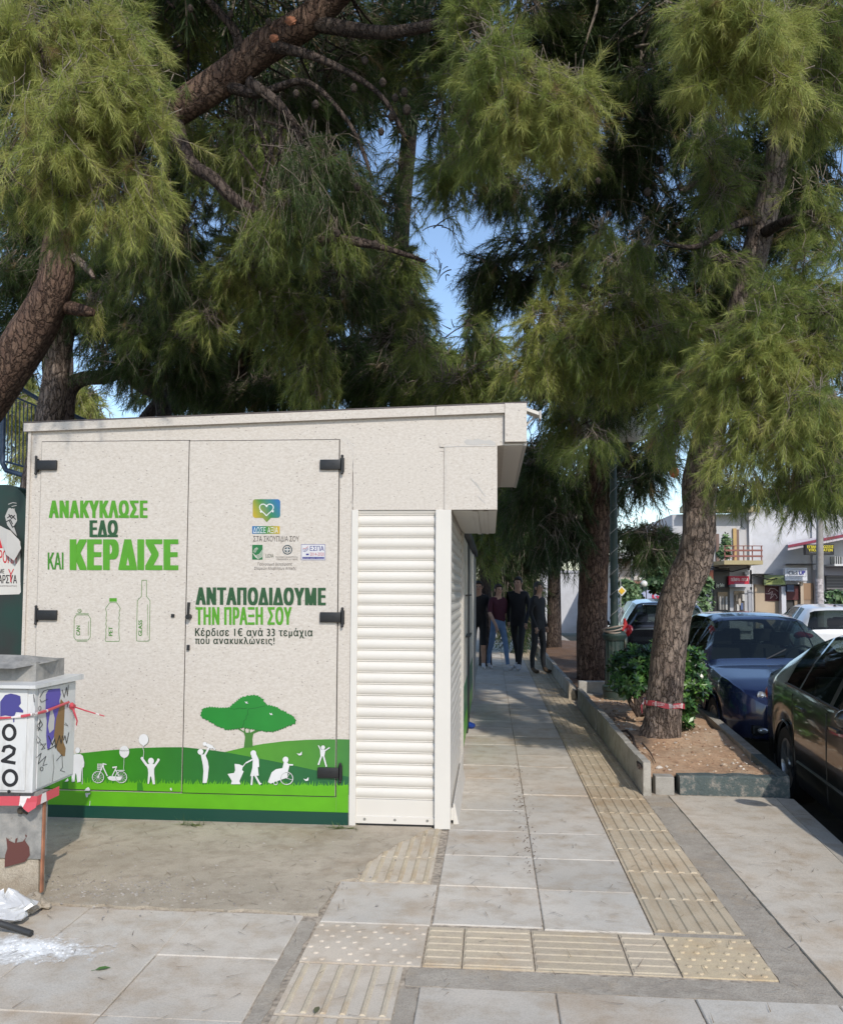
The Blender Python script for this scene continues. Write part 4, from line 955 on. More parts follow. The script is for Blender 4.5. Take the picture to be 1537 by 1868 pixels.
for a in ((1450,568,5.7,100,60,.4,170,MID),(1470,658,5.6,90,70,.35,240,LIT),(1380,668,5.8,90,50,.35,190,(.62,.93)),(1330,728,5.9,75,45,.3,160,(.62,.93)),(1430,748,5.6,80,55,.3,210,LIT),(1385,813,5.7,75,38,.3,150,(.62,.93)),(1500,768,5.6,60,60,.3,140,MID),(1290,698,6.2,55,55,.3,100,MID),(1500,498,6,80,70,.4,150,MID),(1345,838,5.8,40,25,.2,60,LIT),(1312,890,7,36,22,.25,45,MID),(1370,892,6.4,45,22,.25,70,MID),(1435,905,6.1,50,24,.25,80,MID),(1495,890,5.9,45,28,.25,80,MID),(1535,905,5.9,30,30,.25,60,DARK),(1470,838,5.7,70,32,.3,100,MID),(1525,868,6,50,30,.3,60,DARK)): cl(cr, *a, anchor=tuple(A6), **near)
mid = dict(K=16, J=4, nl=.11, nw=.0040, tl=.38, droop=1.1)
for a in ((1010,598,7.5,70,60,.4,150,(.62,.93)),(1090,583,7.4,80,60,.4,180,(.62,.93)),(1170,588,7.4,70,60,.4,150,(.4,.75)),(1000,663,7.5,80,38,.35,130,(.62,.93)),(1100,648,7.4,90,40,.35,150,(.5,.8)),(1220,648,7.3,70,65,.4,140,MID),(1180,558,7.8,110,50,.5,150,MID),(1070,788,8.3,50,50,.4,60,MID),(1040,768,8.6,60,30,.4,60,MID),(1230,748,7,40,50,.3,60,MID)): cl(cr, *a, **mid)
deep = dict(K=15, J=4, nl=.13, nw=.0058, tl=.45, droop=.8)
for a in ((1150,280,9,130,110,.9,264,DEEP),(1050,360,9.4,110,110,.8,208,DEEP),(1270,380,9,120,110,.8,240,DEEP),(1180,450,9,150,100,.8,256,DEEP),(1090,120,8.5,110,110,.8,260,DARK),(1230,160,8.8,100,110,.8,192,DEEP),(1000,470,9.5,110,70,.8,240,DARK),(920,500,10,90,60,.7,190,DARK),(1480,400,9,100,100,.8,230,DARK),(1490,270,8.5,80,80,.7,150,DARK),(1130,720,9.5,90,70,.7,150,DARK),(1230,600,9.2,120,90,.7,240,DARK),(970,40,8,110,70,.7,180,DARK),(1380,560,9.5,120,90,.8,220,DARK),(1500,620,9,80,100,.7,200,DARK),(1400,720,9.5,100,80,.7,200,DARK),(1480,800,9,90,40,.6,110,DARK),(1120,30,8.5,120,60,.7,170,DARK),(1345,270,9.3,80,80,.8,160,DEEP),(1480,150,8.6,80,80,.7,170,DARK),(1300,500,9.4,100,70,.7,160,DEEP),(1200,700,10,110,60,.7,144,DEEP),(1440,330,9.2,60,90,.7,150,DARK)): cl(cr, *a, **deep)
for k in range(48):
    a, b_ = rg.uniform(930, 1540), rg.uniform(-20, 800)
    if b_ > 560 and a < 1000: continue
    yy_ = rg.uniform(5.6, 7.6) if a > 1230 else rg.uniform(6.6, 8.4); q = rg.uniform(22, 48)
    if abs(a - 1400 + (b_-300)*.2) < 45 and 200 < b_ < 640: yy_ += 2.5
    cl(cr, a, b_, yy_, q*1.3, q*.75, .25, 26, (rg.uniform(.2, .5), rg.uniform(.6, .95)), K=16, J=4, nl=.10, nw=.0034, tl=.32, droop=rg.uniform(.4, 1.4), nb=3)
cr.build(t5)
for px, py in ((1090,330),(1180,350),(1240,340),(1205,310),(1330,360),(1110,390),(1010,690),(960,600),(1245,300)): cone(t5, px, py, 7.6, RNG.uniform(.024, .034))
b = MB(); c = F(1229, 862, 7.8); b.ball(tuple(c), (.042, .04, .05), 14, 10, .03); b.tube([tuple(c + np.array([0, 0, .045])), tuple(c + np.array([.01, 0, .12])), tuple(c+np.array([.05, .05, .22]))], .003, 5)
b.build('dry_cone', mat('dry_cone', (.40, .13, .05), .8, bump=(60, 1)), t5)

# --- pine in the second planter
t4 = thing('pine_tree', 'straight pine with dark ridged trunk beside the green lamp post in the far planter', 'tree', tuple(G(1085, 1240, .12)), 'pines around the path')
yb = float(G(1085, 1240, .12)[1])
trunk('trunk', [(1082,1250,yb,34),(1082,1225,yb,29),(1080,1150,yb,27),(1082,1050,yb,26),(1088,950,yb,25),(1094,860,yb,23),(1090,780,yb,21),(1076,680,yb,18),(1060,560,yb,14),(1050,400,yb,9)], m_bark_red, t4, 20)
for pts in ([(1094,880,yb,9),(1130,850,yb-.4,7),(1165,830,yb-.8,4)], [(1090,800,yb,9),(1040,740,yb-.4,6),(980,720,yb-.8,4)], [(1080,700,yb,9),(1130,640,yb-.6,5)]): trunk('limb', pts, m_bark_dk, t4, 8)
cr = Crown(); kw = dict(K=13, J=4, nl=.16, nw=.0080, tl=.5, droop=.9)
for a in ((1000,888,yb,80,80,.9,240,DARK),(960,928,yb+1,60,60,.8,170,DARK),(1060,788,yb,110,80,.9,240,DEEP),(1170,798,yb,90,90,.9,208,DEEP),(1160,878,yb,70,60,.8,120,DEEP),(1140,988,yb+1,40,24,.6,48,DEEP),(1050,678,yb,110,90,1,260,DARK),(1190,978,yb+.5,60,22,.6,90,DARK),(960,828,yb,40,60,.6,80,MID),(1020,958,yb,60,70,.8,144,DEEP),(1190,1013,yb,40,10,.5,30,DARK)): cl(cr, *a, **kw)
cr.build(t4)

# --- further pines along the path and in the park
def far_pine(label, px, py0, y, top, rpx, clusters, hue, m=m_bark_dk, lean=0):
    b0 = F(px, py0, y); b0[2] = 0
    t = thing('pine_tree', label, 'tree', tuple(b0), 'pines around the path')
    hpx = 1078 + 1.5/y*FPX
    trunk('trunk', [(px, hpx, y, rpx), (px+lean*.3, (hpx+top)/2, y, rpx*.75), (px+lean, top, y, rpx*.3)], m, t, 12)
    cr = Crown()
    for a in clusters: cl(cr, a[0], a[1], y+RNG.uniform(-.6, .6), a[2], a[3], a[4], a[5], hue, K=12, J=4, nl=.011*y, nw=.00055*y+.0015, tl=.036*y, droop=.7)
    cr.build(t); return t
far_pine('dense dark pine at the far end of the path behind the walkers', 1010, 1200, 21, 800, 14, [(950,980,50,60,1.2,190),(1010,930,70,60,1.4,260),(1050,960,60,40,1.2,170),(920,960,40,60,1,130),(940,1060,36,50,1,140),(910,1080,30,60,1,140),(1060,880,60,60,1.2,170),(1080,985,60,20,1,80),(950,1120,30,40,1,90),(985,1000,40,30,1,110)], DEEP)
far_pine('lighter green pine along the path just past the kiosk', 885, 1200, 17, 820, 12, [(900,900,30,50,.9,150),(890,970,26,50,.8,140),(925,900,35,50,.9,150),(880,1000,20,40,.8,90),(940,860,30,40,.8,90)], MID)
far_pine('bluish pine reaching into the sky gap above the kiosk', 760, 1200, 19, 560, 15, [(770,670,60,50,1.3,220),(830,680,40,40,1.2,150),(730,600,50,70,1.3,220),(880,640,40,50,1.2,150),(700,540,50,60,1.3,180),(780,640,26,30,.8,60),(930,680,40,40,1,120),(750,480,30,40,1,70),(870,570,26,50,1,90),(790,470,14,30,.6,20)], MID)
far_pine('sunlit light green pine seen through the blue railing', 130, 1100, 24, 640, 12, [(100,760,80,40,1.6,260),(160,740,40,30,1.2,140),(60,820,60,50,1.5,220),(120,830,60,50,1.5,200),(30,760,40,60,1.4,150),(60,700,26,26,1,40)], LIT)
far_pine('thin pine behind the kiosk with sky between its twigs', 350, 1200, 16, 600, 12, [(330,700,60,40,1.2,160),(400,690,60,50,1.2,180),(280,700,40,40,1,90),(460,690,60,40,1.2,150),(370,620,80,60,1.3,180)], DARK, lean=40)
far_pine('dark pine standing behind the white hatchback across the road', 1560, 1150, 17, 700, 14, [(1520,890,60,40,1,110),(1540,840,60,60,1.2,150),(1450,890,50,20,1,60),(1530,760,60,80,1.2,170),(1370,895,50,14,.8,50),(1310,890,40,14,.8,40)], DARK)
# --- unseen canopy above the frame, added to keep sun off the deeper foliage
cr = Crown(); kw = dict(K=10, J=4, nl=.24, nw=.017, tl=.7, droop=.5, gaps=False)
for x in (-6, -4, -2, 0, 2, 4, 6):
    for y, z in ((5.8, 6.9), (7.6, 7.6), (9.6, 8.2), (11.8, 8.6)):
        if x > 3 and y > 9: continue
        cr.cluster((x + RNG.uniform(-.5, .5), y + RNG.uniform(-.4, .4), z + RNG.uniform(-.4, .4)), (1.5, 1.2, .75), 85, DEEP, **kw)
t7 = thing('pine_tree', 'tall umbrella-like pine whose unseen crown is added overhead to shade the foliage', 'tree', (-1.4, 15.2, 0), 'pines around the path')
trunk('trunk', [(745,1240,15.2,24),(742,1000,15.2,22),(735,800,15,20),(728,500,14.5,17),(745,250,13.5,15),(770,50,12,14),(800,-200,10.5,12)], m_bark_dk, t7, 14)
for (tx, ty, tz) in ((-4, 8, 7.7), (0, 6, 7.1), (4, 7, 7.3), (5, 9, 7.8), (-2, 10, 8.3)):
    p0 = F(785, -120, 11.2); b = MB(); P, Rr = smooth_path([tuple(p0), tuple((p0*.6 + np.array([tx, ty, tz])*.4) + np.array([0, 0, .4])), (tx, ty, tz)], [.09, .06, .03]); b.tube(P, Rr, 8); b.build('limb', m_bark_dk, t7, True)
cr.build(t7)
# ------------------------------------------------------------------ planters
m_kerb = concrete('planter_kerb', (.40, .375, .335), (.31, .29, .255), (.22, .20, .17), 1.5, .5)
m_teal = NT('chipped_teal_paint'); _v = m_teal.obj()
m_teal.color(m_teal.mix((.075, .098, .095), (.27, .245, .21), m_teal.rng(m_teal.noise(_v, 11, 9, .8), .50, .62, 0, 1))); m_teal.b.inputs['Roughness'].default_value = .75; m_teal.bump(m_teal.noise(_v, 60, 5), .8, .01); m_teal = m_teal.m
p1 = thing('planter', 'near planter of dry reddish soil with chipped dark green front kerb', 'planter', (1.7, 8.5, 0))
yy = [6.43, 6.75, 7.35, 8.3, 9.3, 10.3, 11.25]
for a, c in zip(yy[:-1], yy[1:]):
    b = MB(); k = random.uniform(-.008, .008); t = random.uniform(.92, 1.06); b.curt = (t, t, t*.98); h = .235 + random.uniform(-.012, .008)
    b.hexa([(1.125+k, a+.004, -.1), (1.185+k, a+.004, -.1), (1.185+k, c-.004, -.1), (1.125+k, c-.004, -.1), (1.128+k, a+.004, h), (1.182+k, a+.004, h), (1.182+k, c-.004, h), (1.128+k, c-.004, h)]); b.build('kerb_stone', m_kerb, p1)
b = MB(); b.box((1.22, 6.50, -.1), (1.36, 6.62, .125), .01); b.build('kerb_stone', m_kerb, p1)
b = MB(); n = 14
xs = np.linspace(1.40, kerb_x(6.6)-.02, n)
for x0, x1 in zip(xs[:-1], xs[1:]): pass
tp = [.135 + random.uniform(-.008, .006) for _ in xs]; fr = [6.50 + random.uniform(-.006, .006) for _ in xs]
b.add([(x, f, -.1) for x, f in zip(xs, fr)] + [(x, f+.004, t-.012) for x, f, t in zip(xs, fr, tp)] + [(x, f+.02, t) for x, f, t in zip(xs, fr, tp)] + [(x, 6.64, t-.004) for x, t in zip(xs, tp)] + [(x, 6.64, -.1) for x in xs],
      [(r*n+i, r*n+i+1, (r+1)*n+i+1, (r+1)*n+i) for r in range(4) for i in range(n-1)] + [(0, n, 2*n, 3*n, 4*n), (n-1, 5*n-1, 4*n-1, 3*n-1, 2*n-1)])
b.build('front_kerb', m_teal, p1)
yy = [6.52, 7.4, 8.4, 9.4, 10.4, 11.5]
for a, c in zip(yy[:-1], yy[1:]):
    b = MB(); xa, xc = kerb_x(a), kerb_x(c)
    b.hexa([(xa-.10, a+.004, -.3), (xa, a+.004, -.3), (xc, c-.004, -.3), (xc-.10, c-.004, -.3), (xa-.095, a+.004, .145), (xa-.004, a+.004, .142), (xc-.004, c-.004, .142), (xc-.095, c-.004, .145)]); b.build('kerb_stone', m_teal if a < 7 else m_kerb, p1)
def soil(parent, x0, x1f, y0, y1, z, mounds, name='soil'):
    b = MB(); nx, ny = 26, 70; vs = []
    for j in range(ny+1):
        y = y0 + (y1-y0)*j/ny
        for i in range(nx+1):
            x = x0 + (x1f(y)-x0)*i/nx; h = z + .012*math.sin(x*9+y*3)+.010*math.sin(y*7-x*4) + random.uniform(-.006, .006)
            for mx, my, mr, mh in mounds:
                d = math.hypot(x-mx, y-my); h += mh*math.exp(-(d/mr)**2)
            vs.append((x, y, h))
    b.add(vs, [(j*(nx+1)+i, j*(nx+1)+i+1, (j+1)*(nx+1)+i+1, (j+1)*(nx+1)+i) for j in range(ny) for i in range(nx)])
    return b.build(name, m_soil, parent, True, 180)
tb = G(1207, 1345, .12)
soil(p1, 1.182, lambda y: kerb_x(y)-.09, 6.62, 11.6, .10, [(tb[0], tb[1], .35, .05)])
p2 = thing('planter', 'far planter with white front block and pine mulch beneath the straight pine', 'planter', (1.8, 15, 0))
b = MB(); b.box((1.21, 11.62, -.1), (1.66, 11.76, .115), .006); b.build('front_block', m_kerb, p2)
b = MB(); b.box((1.20, 11.78, .02), (1.68, 11.90, .27), .008); b.build('front_block', concrete('white_block', (.55, .53, .49), (.46, .44, .41), (.35, .33, .3), 1), p2)
y = 12.2
for k in range(12):
    b = MB(); t = random.uniform(.85, 1.05); b.curt = (t, t, t); b.box((1.10, y+.004, -.1), (1.165, y+.996, .20+random.uniform(-.01, .01)), .006); b.build('kerb_stone', m_kerb, p2); y += 1
b = MB(); b.hexa([(1.08, 11.98, -.05), (1.20, 11.98, -.05), (1.2, 12.19, -.05), (1.08, 12.19, -.05), (1.09, 12.03, .20), (1.17, 12.0, .10), (1.2, 12.19, .17), (1.1, 12.19, .22)]); b.build('broken_stone', m_rough, p2)
m_mulch = NT('needle_mulch'); _v = m_mulch.obj(); m_mulch.color(m_mulch.ramp(m_mulch.noise(_v, 45, 6, .75), [(.3, (.06, .035, .022)), (.5, (.15, .085, .05)), (.7, (.27, .17, .10))])); m_mulch.b.inputs['Roughness'].default_value = .95; m_mulch = m_mulch.m
so_ = m_soil; m_soil_keep = m_soil; m_soil = m_mulch
soil(p2, 1.165, lambda y: 2.45, 11.92, 24, .12, [])
m_soil = m_soil_keep
b = MB(); b.box((2.45, 11.62, -.3), (2.53, 24, .14)); b.build('kerb_stone', m_kerb, p2)
# tape round the trunk
def trunk_band(name, label, py_l, py_r, hgt, rad):
    c0 = F(1211, (py_l+py_r)/2, 8.25); t = thing(name, label, 'tape', tuple(c0)); b = MB(); n = 40; dz = (py_r-py_l)/FPX*8.25*.5; h = hgt/FPX*8.25
    vs = []
    for i in range(n+1):
        a = 2*math.pi*i/n; z = c0[2] - dz*math.cos(a) + .006*math.sin(5*a)
        for q in (-.5, .5): vs.append((c0[0]+rad*math.cos(a)*(1+.01*math.sin(7*a)), c0[1]+.02+rad*math.sin(a), z+q*h))
    b.add(vs, [(2*i, 2*i+2, 2*i+3, 2*i+1) for i in range(n)]); m = NT('barrier_tape')
    s_ = m.math('FRACT', m.math('MULTIPLY', m.t.nodes.new('ShaderNodeSeparateXYZ').outputs[0], 1)); 
    m.color(m.mix((.50, .07, .09), (.66, .60, .58), m.math('GREATER_THAN', m.noise(m.obj((9, 9, 2)), 1.3, 1), .56))); m.b.inputs['Roughness'].default_value = .35
    b.build('band', m.m, t)
    ik = Ink(lambda a, b_: np.array([c0[0] + (a-1211)/FPX*8.25, 0, c0[2] - (b_-(py_l+py_r)/2)/FPX*8.25]), (0, 0, 0)); ik.mb.curt = (.8, .72, .72)
    ik.text('ΠΡΟΣΟΧΗ', (1186, py_l-1.5, 1205, py_l+3.5), 0, bold=.03); ik.text('ΚΙΝΔΥΝΟΣ', (1214, py_r-5, 1235, py_r+1), 0, bold=.03)
    for i, p in enumerate(ik.mb.v):
        dx = p[0]-c0[0]; ik.mb.v[i] = (p[0], c0[1]+.02 - math.sqrt(max(0, rad*rad*1.03-dx*dx)) - .003, p[2] - 0)
    ik.build('lettering', m_paint, t)
    b = MB(); b.tube([(c0[0]-rad, c0[1]-.01, c0[2]+.01), (c0[0]-rad-.03, c0[1]-.04, c0[2]-.02), (c0[0]-rad-.025, c0[1]-.05, c0[2]-.09)], [.008, .01, .004], 5); b.build('loose_end', m.m, t)
trunk_band('barrier_tape', 'red and white barrier tape tied round the thick leaning pine trunk', 1280, 1286, 9, .192)
# fallen branch in the planter
b = MB(); pts = [G(1166, 1400, .2), G(1160, 1370, .17), G(1153, 1345, .15), G(1142, 1333, .17), G(1130, 1334, .16)]
b.tube([tuple(p) for p in pts], [.016, .015, .013, .012, .006], 7); b.tube([tuple(G(1170, 1355, .15)), tuple(G(1185, 1372, .14)), tuple(G(1195, 1392, .13))], [.008, .006, .003], 5)
tag(b.build('fallen_branch', m_bark_dk, None, True), 'dead grey branch lying on the soil of the near planter', 'branch')

# ------------------------------------------------------------------ shrub behind the trunk
m_leaf = NT('glossy_leaf'); m_leaf.color(m_leaf.ramp(m_leaf.attr('hue', 'Fac'), [(0, (.012, .035, .012)), (.5, (.03, .085, .02)), (.85, (.07, .16, .03)), (1, (.12, .23, .05))])); m_leaf.b.inputs['Roughness'].default_value = .32; m_leaf = m_leaf.m
def leaves(parent, blobs, ll, lw, m=None, name='foliage', hue=(0, 1), clump=7):
    VV, HH = [], []
    for c, rad, n in blobs:
        c = np.array(c); q = unit(RNG.normal(size=(n, 3)))*(RNG.uniform(.35, 1.0, n)**.6)[:, None]; P = c + q*np.array(rad)
        for p, qq in zip(P, q):
            out = unit(qq + np.array([0, -.15, .55]) + RNG.normal(size=3)*.3); h0 = RNG.uniform(*hue)
            s1 = unit(np.cross(out, RNG.normal(size=3))); s2 = np.cross(out, s1); k = RNG.integers(clump-2, clump+2); a0 = RNG.uniform(0, 6)
            for i in range(k):
                a = a0 + 2*math.pi*i/k; d = unit(out*RNG.uniform(.3, .9) + (s1*math.cos(a)+s2*math.sin(a))); sd = unit(np.cross(d, out))*lw*RNG.uniform(.35, .55); L = ll*RNG.uniform(.7, 1.1)
                VV += [p, p + d*L*.55 + sd, p + d*L + out*L*-.12, p + d*L*.55 - sd]; h = min(1, max(0, h0 + RNG.normal()*.15)); HH += [h]*4
    V = np.array(VV); return np_mesh(name, V, np.arange(len(V)).reshape(-1, 4), 4, m or m_leaf, parent, np.array(HH))
bs = G(1165, 1290, .12)
sh1 = thing('shrub', 'glossy green broadleaf shrub growing behind the leaning pine trunk', 'shrub', tuple(bs))
leaves(sh1, [(F(1160, 1215, 9.6), (.22, .3, .22), 170), (F(1150, 1245, 9.4), (.2, .3, .16), 110), (F(1135, 1215, 9.6), (.14, .25, .16), 80), (F(1258, 1215, 9.4), (.16, .25, .22), 130), (F(1265, 1250, 9.2), (.14, .2, .16), 80), (F(1250, 1290, 9.0), (.09, .15, .13), 50), (F(1205, 1205, 9.8), (.3, .3, .2), 130), (F(1210, 1240, 9.8), (.35, .3, .3), 130), (F(1248, 1320, 8.8), (.06, .1, .05), 20)], .085, .032)
for pts in ([(1165,1305,9.3,7),(1160,1270,9.4,6),(1150,1230,9.5,4)], [(1168,1305,9.3,6),(1175,1260,9.5,5),(1190,1220,9.7,3)], [(1165,1305,9.3,6),(1148,1280,9.3,4),(1135,1240,9.4,3)], [(1175,1305,9.3,6),(1230,1270,9.2,4),(1260,1240,9.2,3)]): trunk('stem', pts, m_bark_dk, sh1, 7)

# ------------------------------------------------------------------ lamp post
m_lgreen = NT('weathered_green_paint'); _v = m_lgreen.obj(); m_lgreen.color(m_lgreen.mix((.022, .042, .036), (.10, .10, .085), m_lgreen.rng(m_lgreen.noise(_v, 9, 7, .7), .52, .75, 0, 1))); m_lgreen.b.inputs['Roughness'].default_value = .6; m_lgreen = m_lgreen.m
yl = 11.35; lb = F(1121, 1285, yl); lz = 0.0
lamp = thing('street_lamp', 'dark green street lamp with two white globes and a cable wound round its post', 'street lamp', (lb[0], lb[1], 0))
x, y = lb[0], lb[1]
zz = lambda py: float(F(1121, py, yl)[2])
b = MB(); b.lathe((x, y, 0), [(.17, 0), (.17, .10), (.155, .11), (.155, .2), (.165, .21), (.165, .26), (.14, .28)], 20); b.build('base', m_lgreen, lamp, True)
b = MB(); n = 16; prof = [(.13, .28), (.125, .5), (.118, .75), (.12, zz(1162)-.02)]
vs = []
for r, z in prof:
    for j in range(32): a = 2*math.pi*j/32; q = r*(1 - (.07 if j % 2 else 0)); vs.append((x+q*math.cos(a), y+q*math.sin(a), z))
b.add(vs, [(i*32+j, i*32+(j+1) % 32, (i+1)*32+(j+1) % 32, (i+1)*32+j) for i in range(3) for j in range(32)])
b.lathe((x, y, 0), [(.13, zz(1165)-.02), (.155, zz(1162)), (.16, zz(1158)), (.13, zz(1152)), (.10, zz(1147)), (.055, zz(1140))], 24); b.build('pedestal', m_lgreen, lamp, True, 30)
b = MB(); b.tube([(x, y, zz(1142)), (x, y, zz(900)), (x, y, zz(790))], [.052, .047, .04], 14); b.build('post', m_lgreen, lamp, True)
for sx, px in ((-1, 1082), (1, 1148)):
    c = F(px, 779, yl); c[1] = y
    b = MB(); b.tube([(x, y, zz(850)), ((x+c[0])/2, y, zz(840)), (c[0], y, c[2]-.30), (c[0], y, c[2]-.2)], [.025, .022, .022, .05], 8); b.lathe((c[0], y, c[2]-.27), [(.07, 0), (.09, .04), (.09, .07)], 14); b.build('arm', m_lgreen, lamp, True)
    b = MB(); b.ball(tuple(c), .235, 28, 18); b.lathe(tuple(c), [(.236, -.012), (.24, 0), (.236, .012)], 28); b.build('globe', mat('frosted_globe', (.72, .70, .66), .3), lamp, True)
b = MB(); pts = []
for i in range(190):
    a = i*.30; z = zz(1145) + (zz(810)-zz(1145))*i/189; r = .056 - .008*i/189
    pts.append((x+r*math.cos(a)*(1+.05*math.sin(i)), y+r*math.sin(a), z))
b.tube(pts, .006, 5); b.build('cable', mat('grey_cable', (.22, .22, .21), .6), lamp, True)
b = MB()
for k in range(3): b.tube([(x+(.12+.01*k)*math.cos(a)-.02, y-.02+(.12+.01*k)*math.sin(a), zz(1150)+.02*k+.03*math.sin(a+k)) for a in np.linspace(0, 2*math.pi, 22)], .011, 6)
b.build('cable', mat('bare_hose', (.30, .24, .20), .7), lamp, True)
b = MB(); b.tube([(x+.09, y-.09, zz(1150)), (x+.13, y-.07, zz(1138)), (x+.12, y-.09, zz(1128))], [.015, .03, .015], 7); b.build('rag', mat('red_rag', (.42, .03, .03), .8), lamp, True)

# ------------------------------------------------------------------ utility cabinet, front left
m_ugrey = NT('dirty_white_enamel'); _v = m_ugrey.obj()
m_ugrey.color(m_ugrey.mix((.56, .56, .55), (.30, .28, .25), m_ugrey.rng(m_ugrey.noise(m_ugrey.obj((3, 3, .6)), 3, 7, .7), .52, .82, 0, .8))); m_ugrey.b.inputs['Roughness'].default_value = .4; m_ugrey = m_ugrey.m
m_galv = NT('rusty_galvanised'); _v = m_galv.obj()
_c = m_galv.ramp(m_galv.noise(_v, 12, 7, .7), [(.35, (.17, .165, .155)), (.55, (.27, .26, .24)), (.7, (.34, .31, .27))]); m_galv.color(m_galv.mix(_c, (.13, .05, .025), m_galv.math('GREATER_THAN', m_galv.noise(_v, 34, 6, .75), .66))); m_galv.b.inputs['Roughness'].default_value = .6; m_galv = m_galv.m
YC = 3.97
c0 = F(59, 1447, YC); c1 = F(59, 1255, YC); XR = c0[0]; ZB, ZT = c0[2], c1[2]; YB = YC + .40
uc = thing('utility_cabinet', 'white metal utility cabinet on a rusty pedestal, painted with black digits and graffiti', 'utility cabinet', (-2.4, 4.1, 0))
b = MB(); b.box((-3.1, YC, ZB), (XR, YB, ZT), .004); ub = b.build('box', m_ugrey, uc)
b = MB(); b.box((-3.05, YC-.006, ZB+.012), (XR-.035, YC-.0005, ZT-.008), .002); b.build('door', m_ugrey, ub)
b = MB(); b.box((XR+.0005, YC+.03, ZB+.012), (XR+.006, YB-.008, ZT-.01), .002); b.build('side_panel', m_ugrey, ub)
b = MB(); b.hexa([(-3.15, YC-.035, ZT), (XR+.02, YC-.035, ZT), (XR+.035, YB+.02, ZT), (-3.15, YB+.02, ZT), (-3.15, YC-.035, ZT+.016), (XR+.02, YC-.035, ZT+.016), (XR+.035, YB+.02, ZT+.028), (-3.15, YB+.02, ZT+.028)]); b.build('lid', m_ugrey, uc)
b = MB(); b.box((-3.0, YC+.10, ZT+.02), (F(66, 1230, YC+.1)[0], YB-.02, ZT+.115)); up = b.build('upper_box', m_galv, uc)
xe = F(88, 1210, YC+.14)[0]; zt = F(50, 1204, YC+.1)[2]
b = MB(); b.add([(-3.1, YC+.02, ZT+.095), (xe-.11, YC+.02, ZT+.090), (xe, YC+.17, ZT+.112), (xe-.06, YB, ZT+.11), (-3.1, YB, ZT+.1), (-3.1, YC+.15, zt+.03), (xe-.12, YC+.15, zt+.02)], [(0, 1, 6, 5), (1, 2, 6), (2, 3, 4, 5, 6), (0, 4, 3, 2, 1)])
b.build('sheet_roof', m_galv, uc)
b = MB(); XP = float(G(73, 1640)[0]); YP = 4.01
b.box((-2.95, YP-.005, .19), (XP, YP+.05, ZB-.001), .002); ped = b.build('pedestal', m_galv, uc)
b = MB(); b.box((XP-.002, YP+.0, .03), (XP+.007, YP+.02, ZB-.01)); b.build('edge_strip', mat('orange_primer', (.28, .12, .065), .8, noise=(14, .4)), ped)
b = MB(); n = 8; b.hexa([(-2.95, YP+.005, -.03), (XP-.01, YP+.005, -.03), (XP-.01, YP+.07, -.03), (-2.95, YP+.07, -.03), (-2.95, YP+.005, .189), (XP-.015, YP+.005, .189), (XP-.015, YP+.06, .189), (-2.95, YP+.06, .189)]); b.build('concrete_foot', m_rough, uc)
b = MB(); b.lathe((XP-.10, YP-.03, ZB-.09), [(.012, 0), (.018, .01), (.014, .026)], 10, 'y'); b.tube([(XP-.10, YP-.02, ZB-.09), (XP-.06, YP-.03, ZB-.10)], .006, 6); b.build('lock', mat('old_lock', (.10, .08, .06), .5, metal=.7), ped)
# rust patch and graffiti
ik = Ink(lambda a, b_: F(a, b_, YP-.007), (0, -1, 0)); ik.mb.curt = (.105, .035, .028)
ik.poly([(12,1527),(17,1533),(28,1538),(29,1530),(33,1528),(31,1537),(42,1535),(48,1528),(46,1522),(50,1524),(46,1533),(54,1545),(55,1560),(46,1572),(28,1577),(9,1582),(10,1560),(14,1548)], .0012)
ik.build('rust_patch', m_paint, ped)
ik = Ink(lambda a, b_: F(a, b_, YC-.006), (0, -1, 0)); ik.mb.curt = (.012, .012, .014)
ik.ring((17.5, 1336), 10.5, 13, 6, .001); ik.stroke([(6,1372),(9,1363),(18,1361),(27,1366),(25,1375),(10,1385),(5,1388),(29,1392)], 6, .001); ik.ring((19, 1419), 12, 13.5, 6, .001); ik.disc((17, 1444), 3.2, 3.2, .001)
ik.mb.curt = (.05, .045, .20); ik.poly([(1,1280),(10,1268),(20,1265),(30,1267),(38,1270),(39,1283),(35,1288),(43,1296),(43,1300),(30,1299),(27,1306),(27,1317),(25,1318),(24,1307),(10,1305),(1,1307)], .0015)
ik.build('graffiti', m_paint, ub)
ik = Ink(lambda a, b_: (lambda r: EYE + r*((XR+.0062-EYE[0])/r[0]))(ray(a, b_)), (1, 0, 0)); TG = lambda q: (q[0]/3.461, 1180+q[1]/3.461)
ik.mb.curt = (.10, .075, .36); ik.poly([TG(q) for q in [(290,300),(310,268),(380,262),(385,300),(375,340),(385,420),(370,520),(330,590),(310,650),(298,640),(292,560),(296,470),(288,400)]], .0010)
ik.mb.curt = (.23, .13, .05); ik.poly([TG(q) for q in [(385,330),(410,360),(405,470),(400,600),(415,640),(410,690),(395,690),(360,650),(340,560),(355,450),(370,400)]], .0013)
ik.mb.curt = (.5, .48, .46); ik.poly([TG(q) for q in [(318,405),(332,400),(345,450),(340,520),(312,545),(302,500)]], .0016)
ik.mb.curt = (.02, .02, .022)
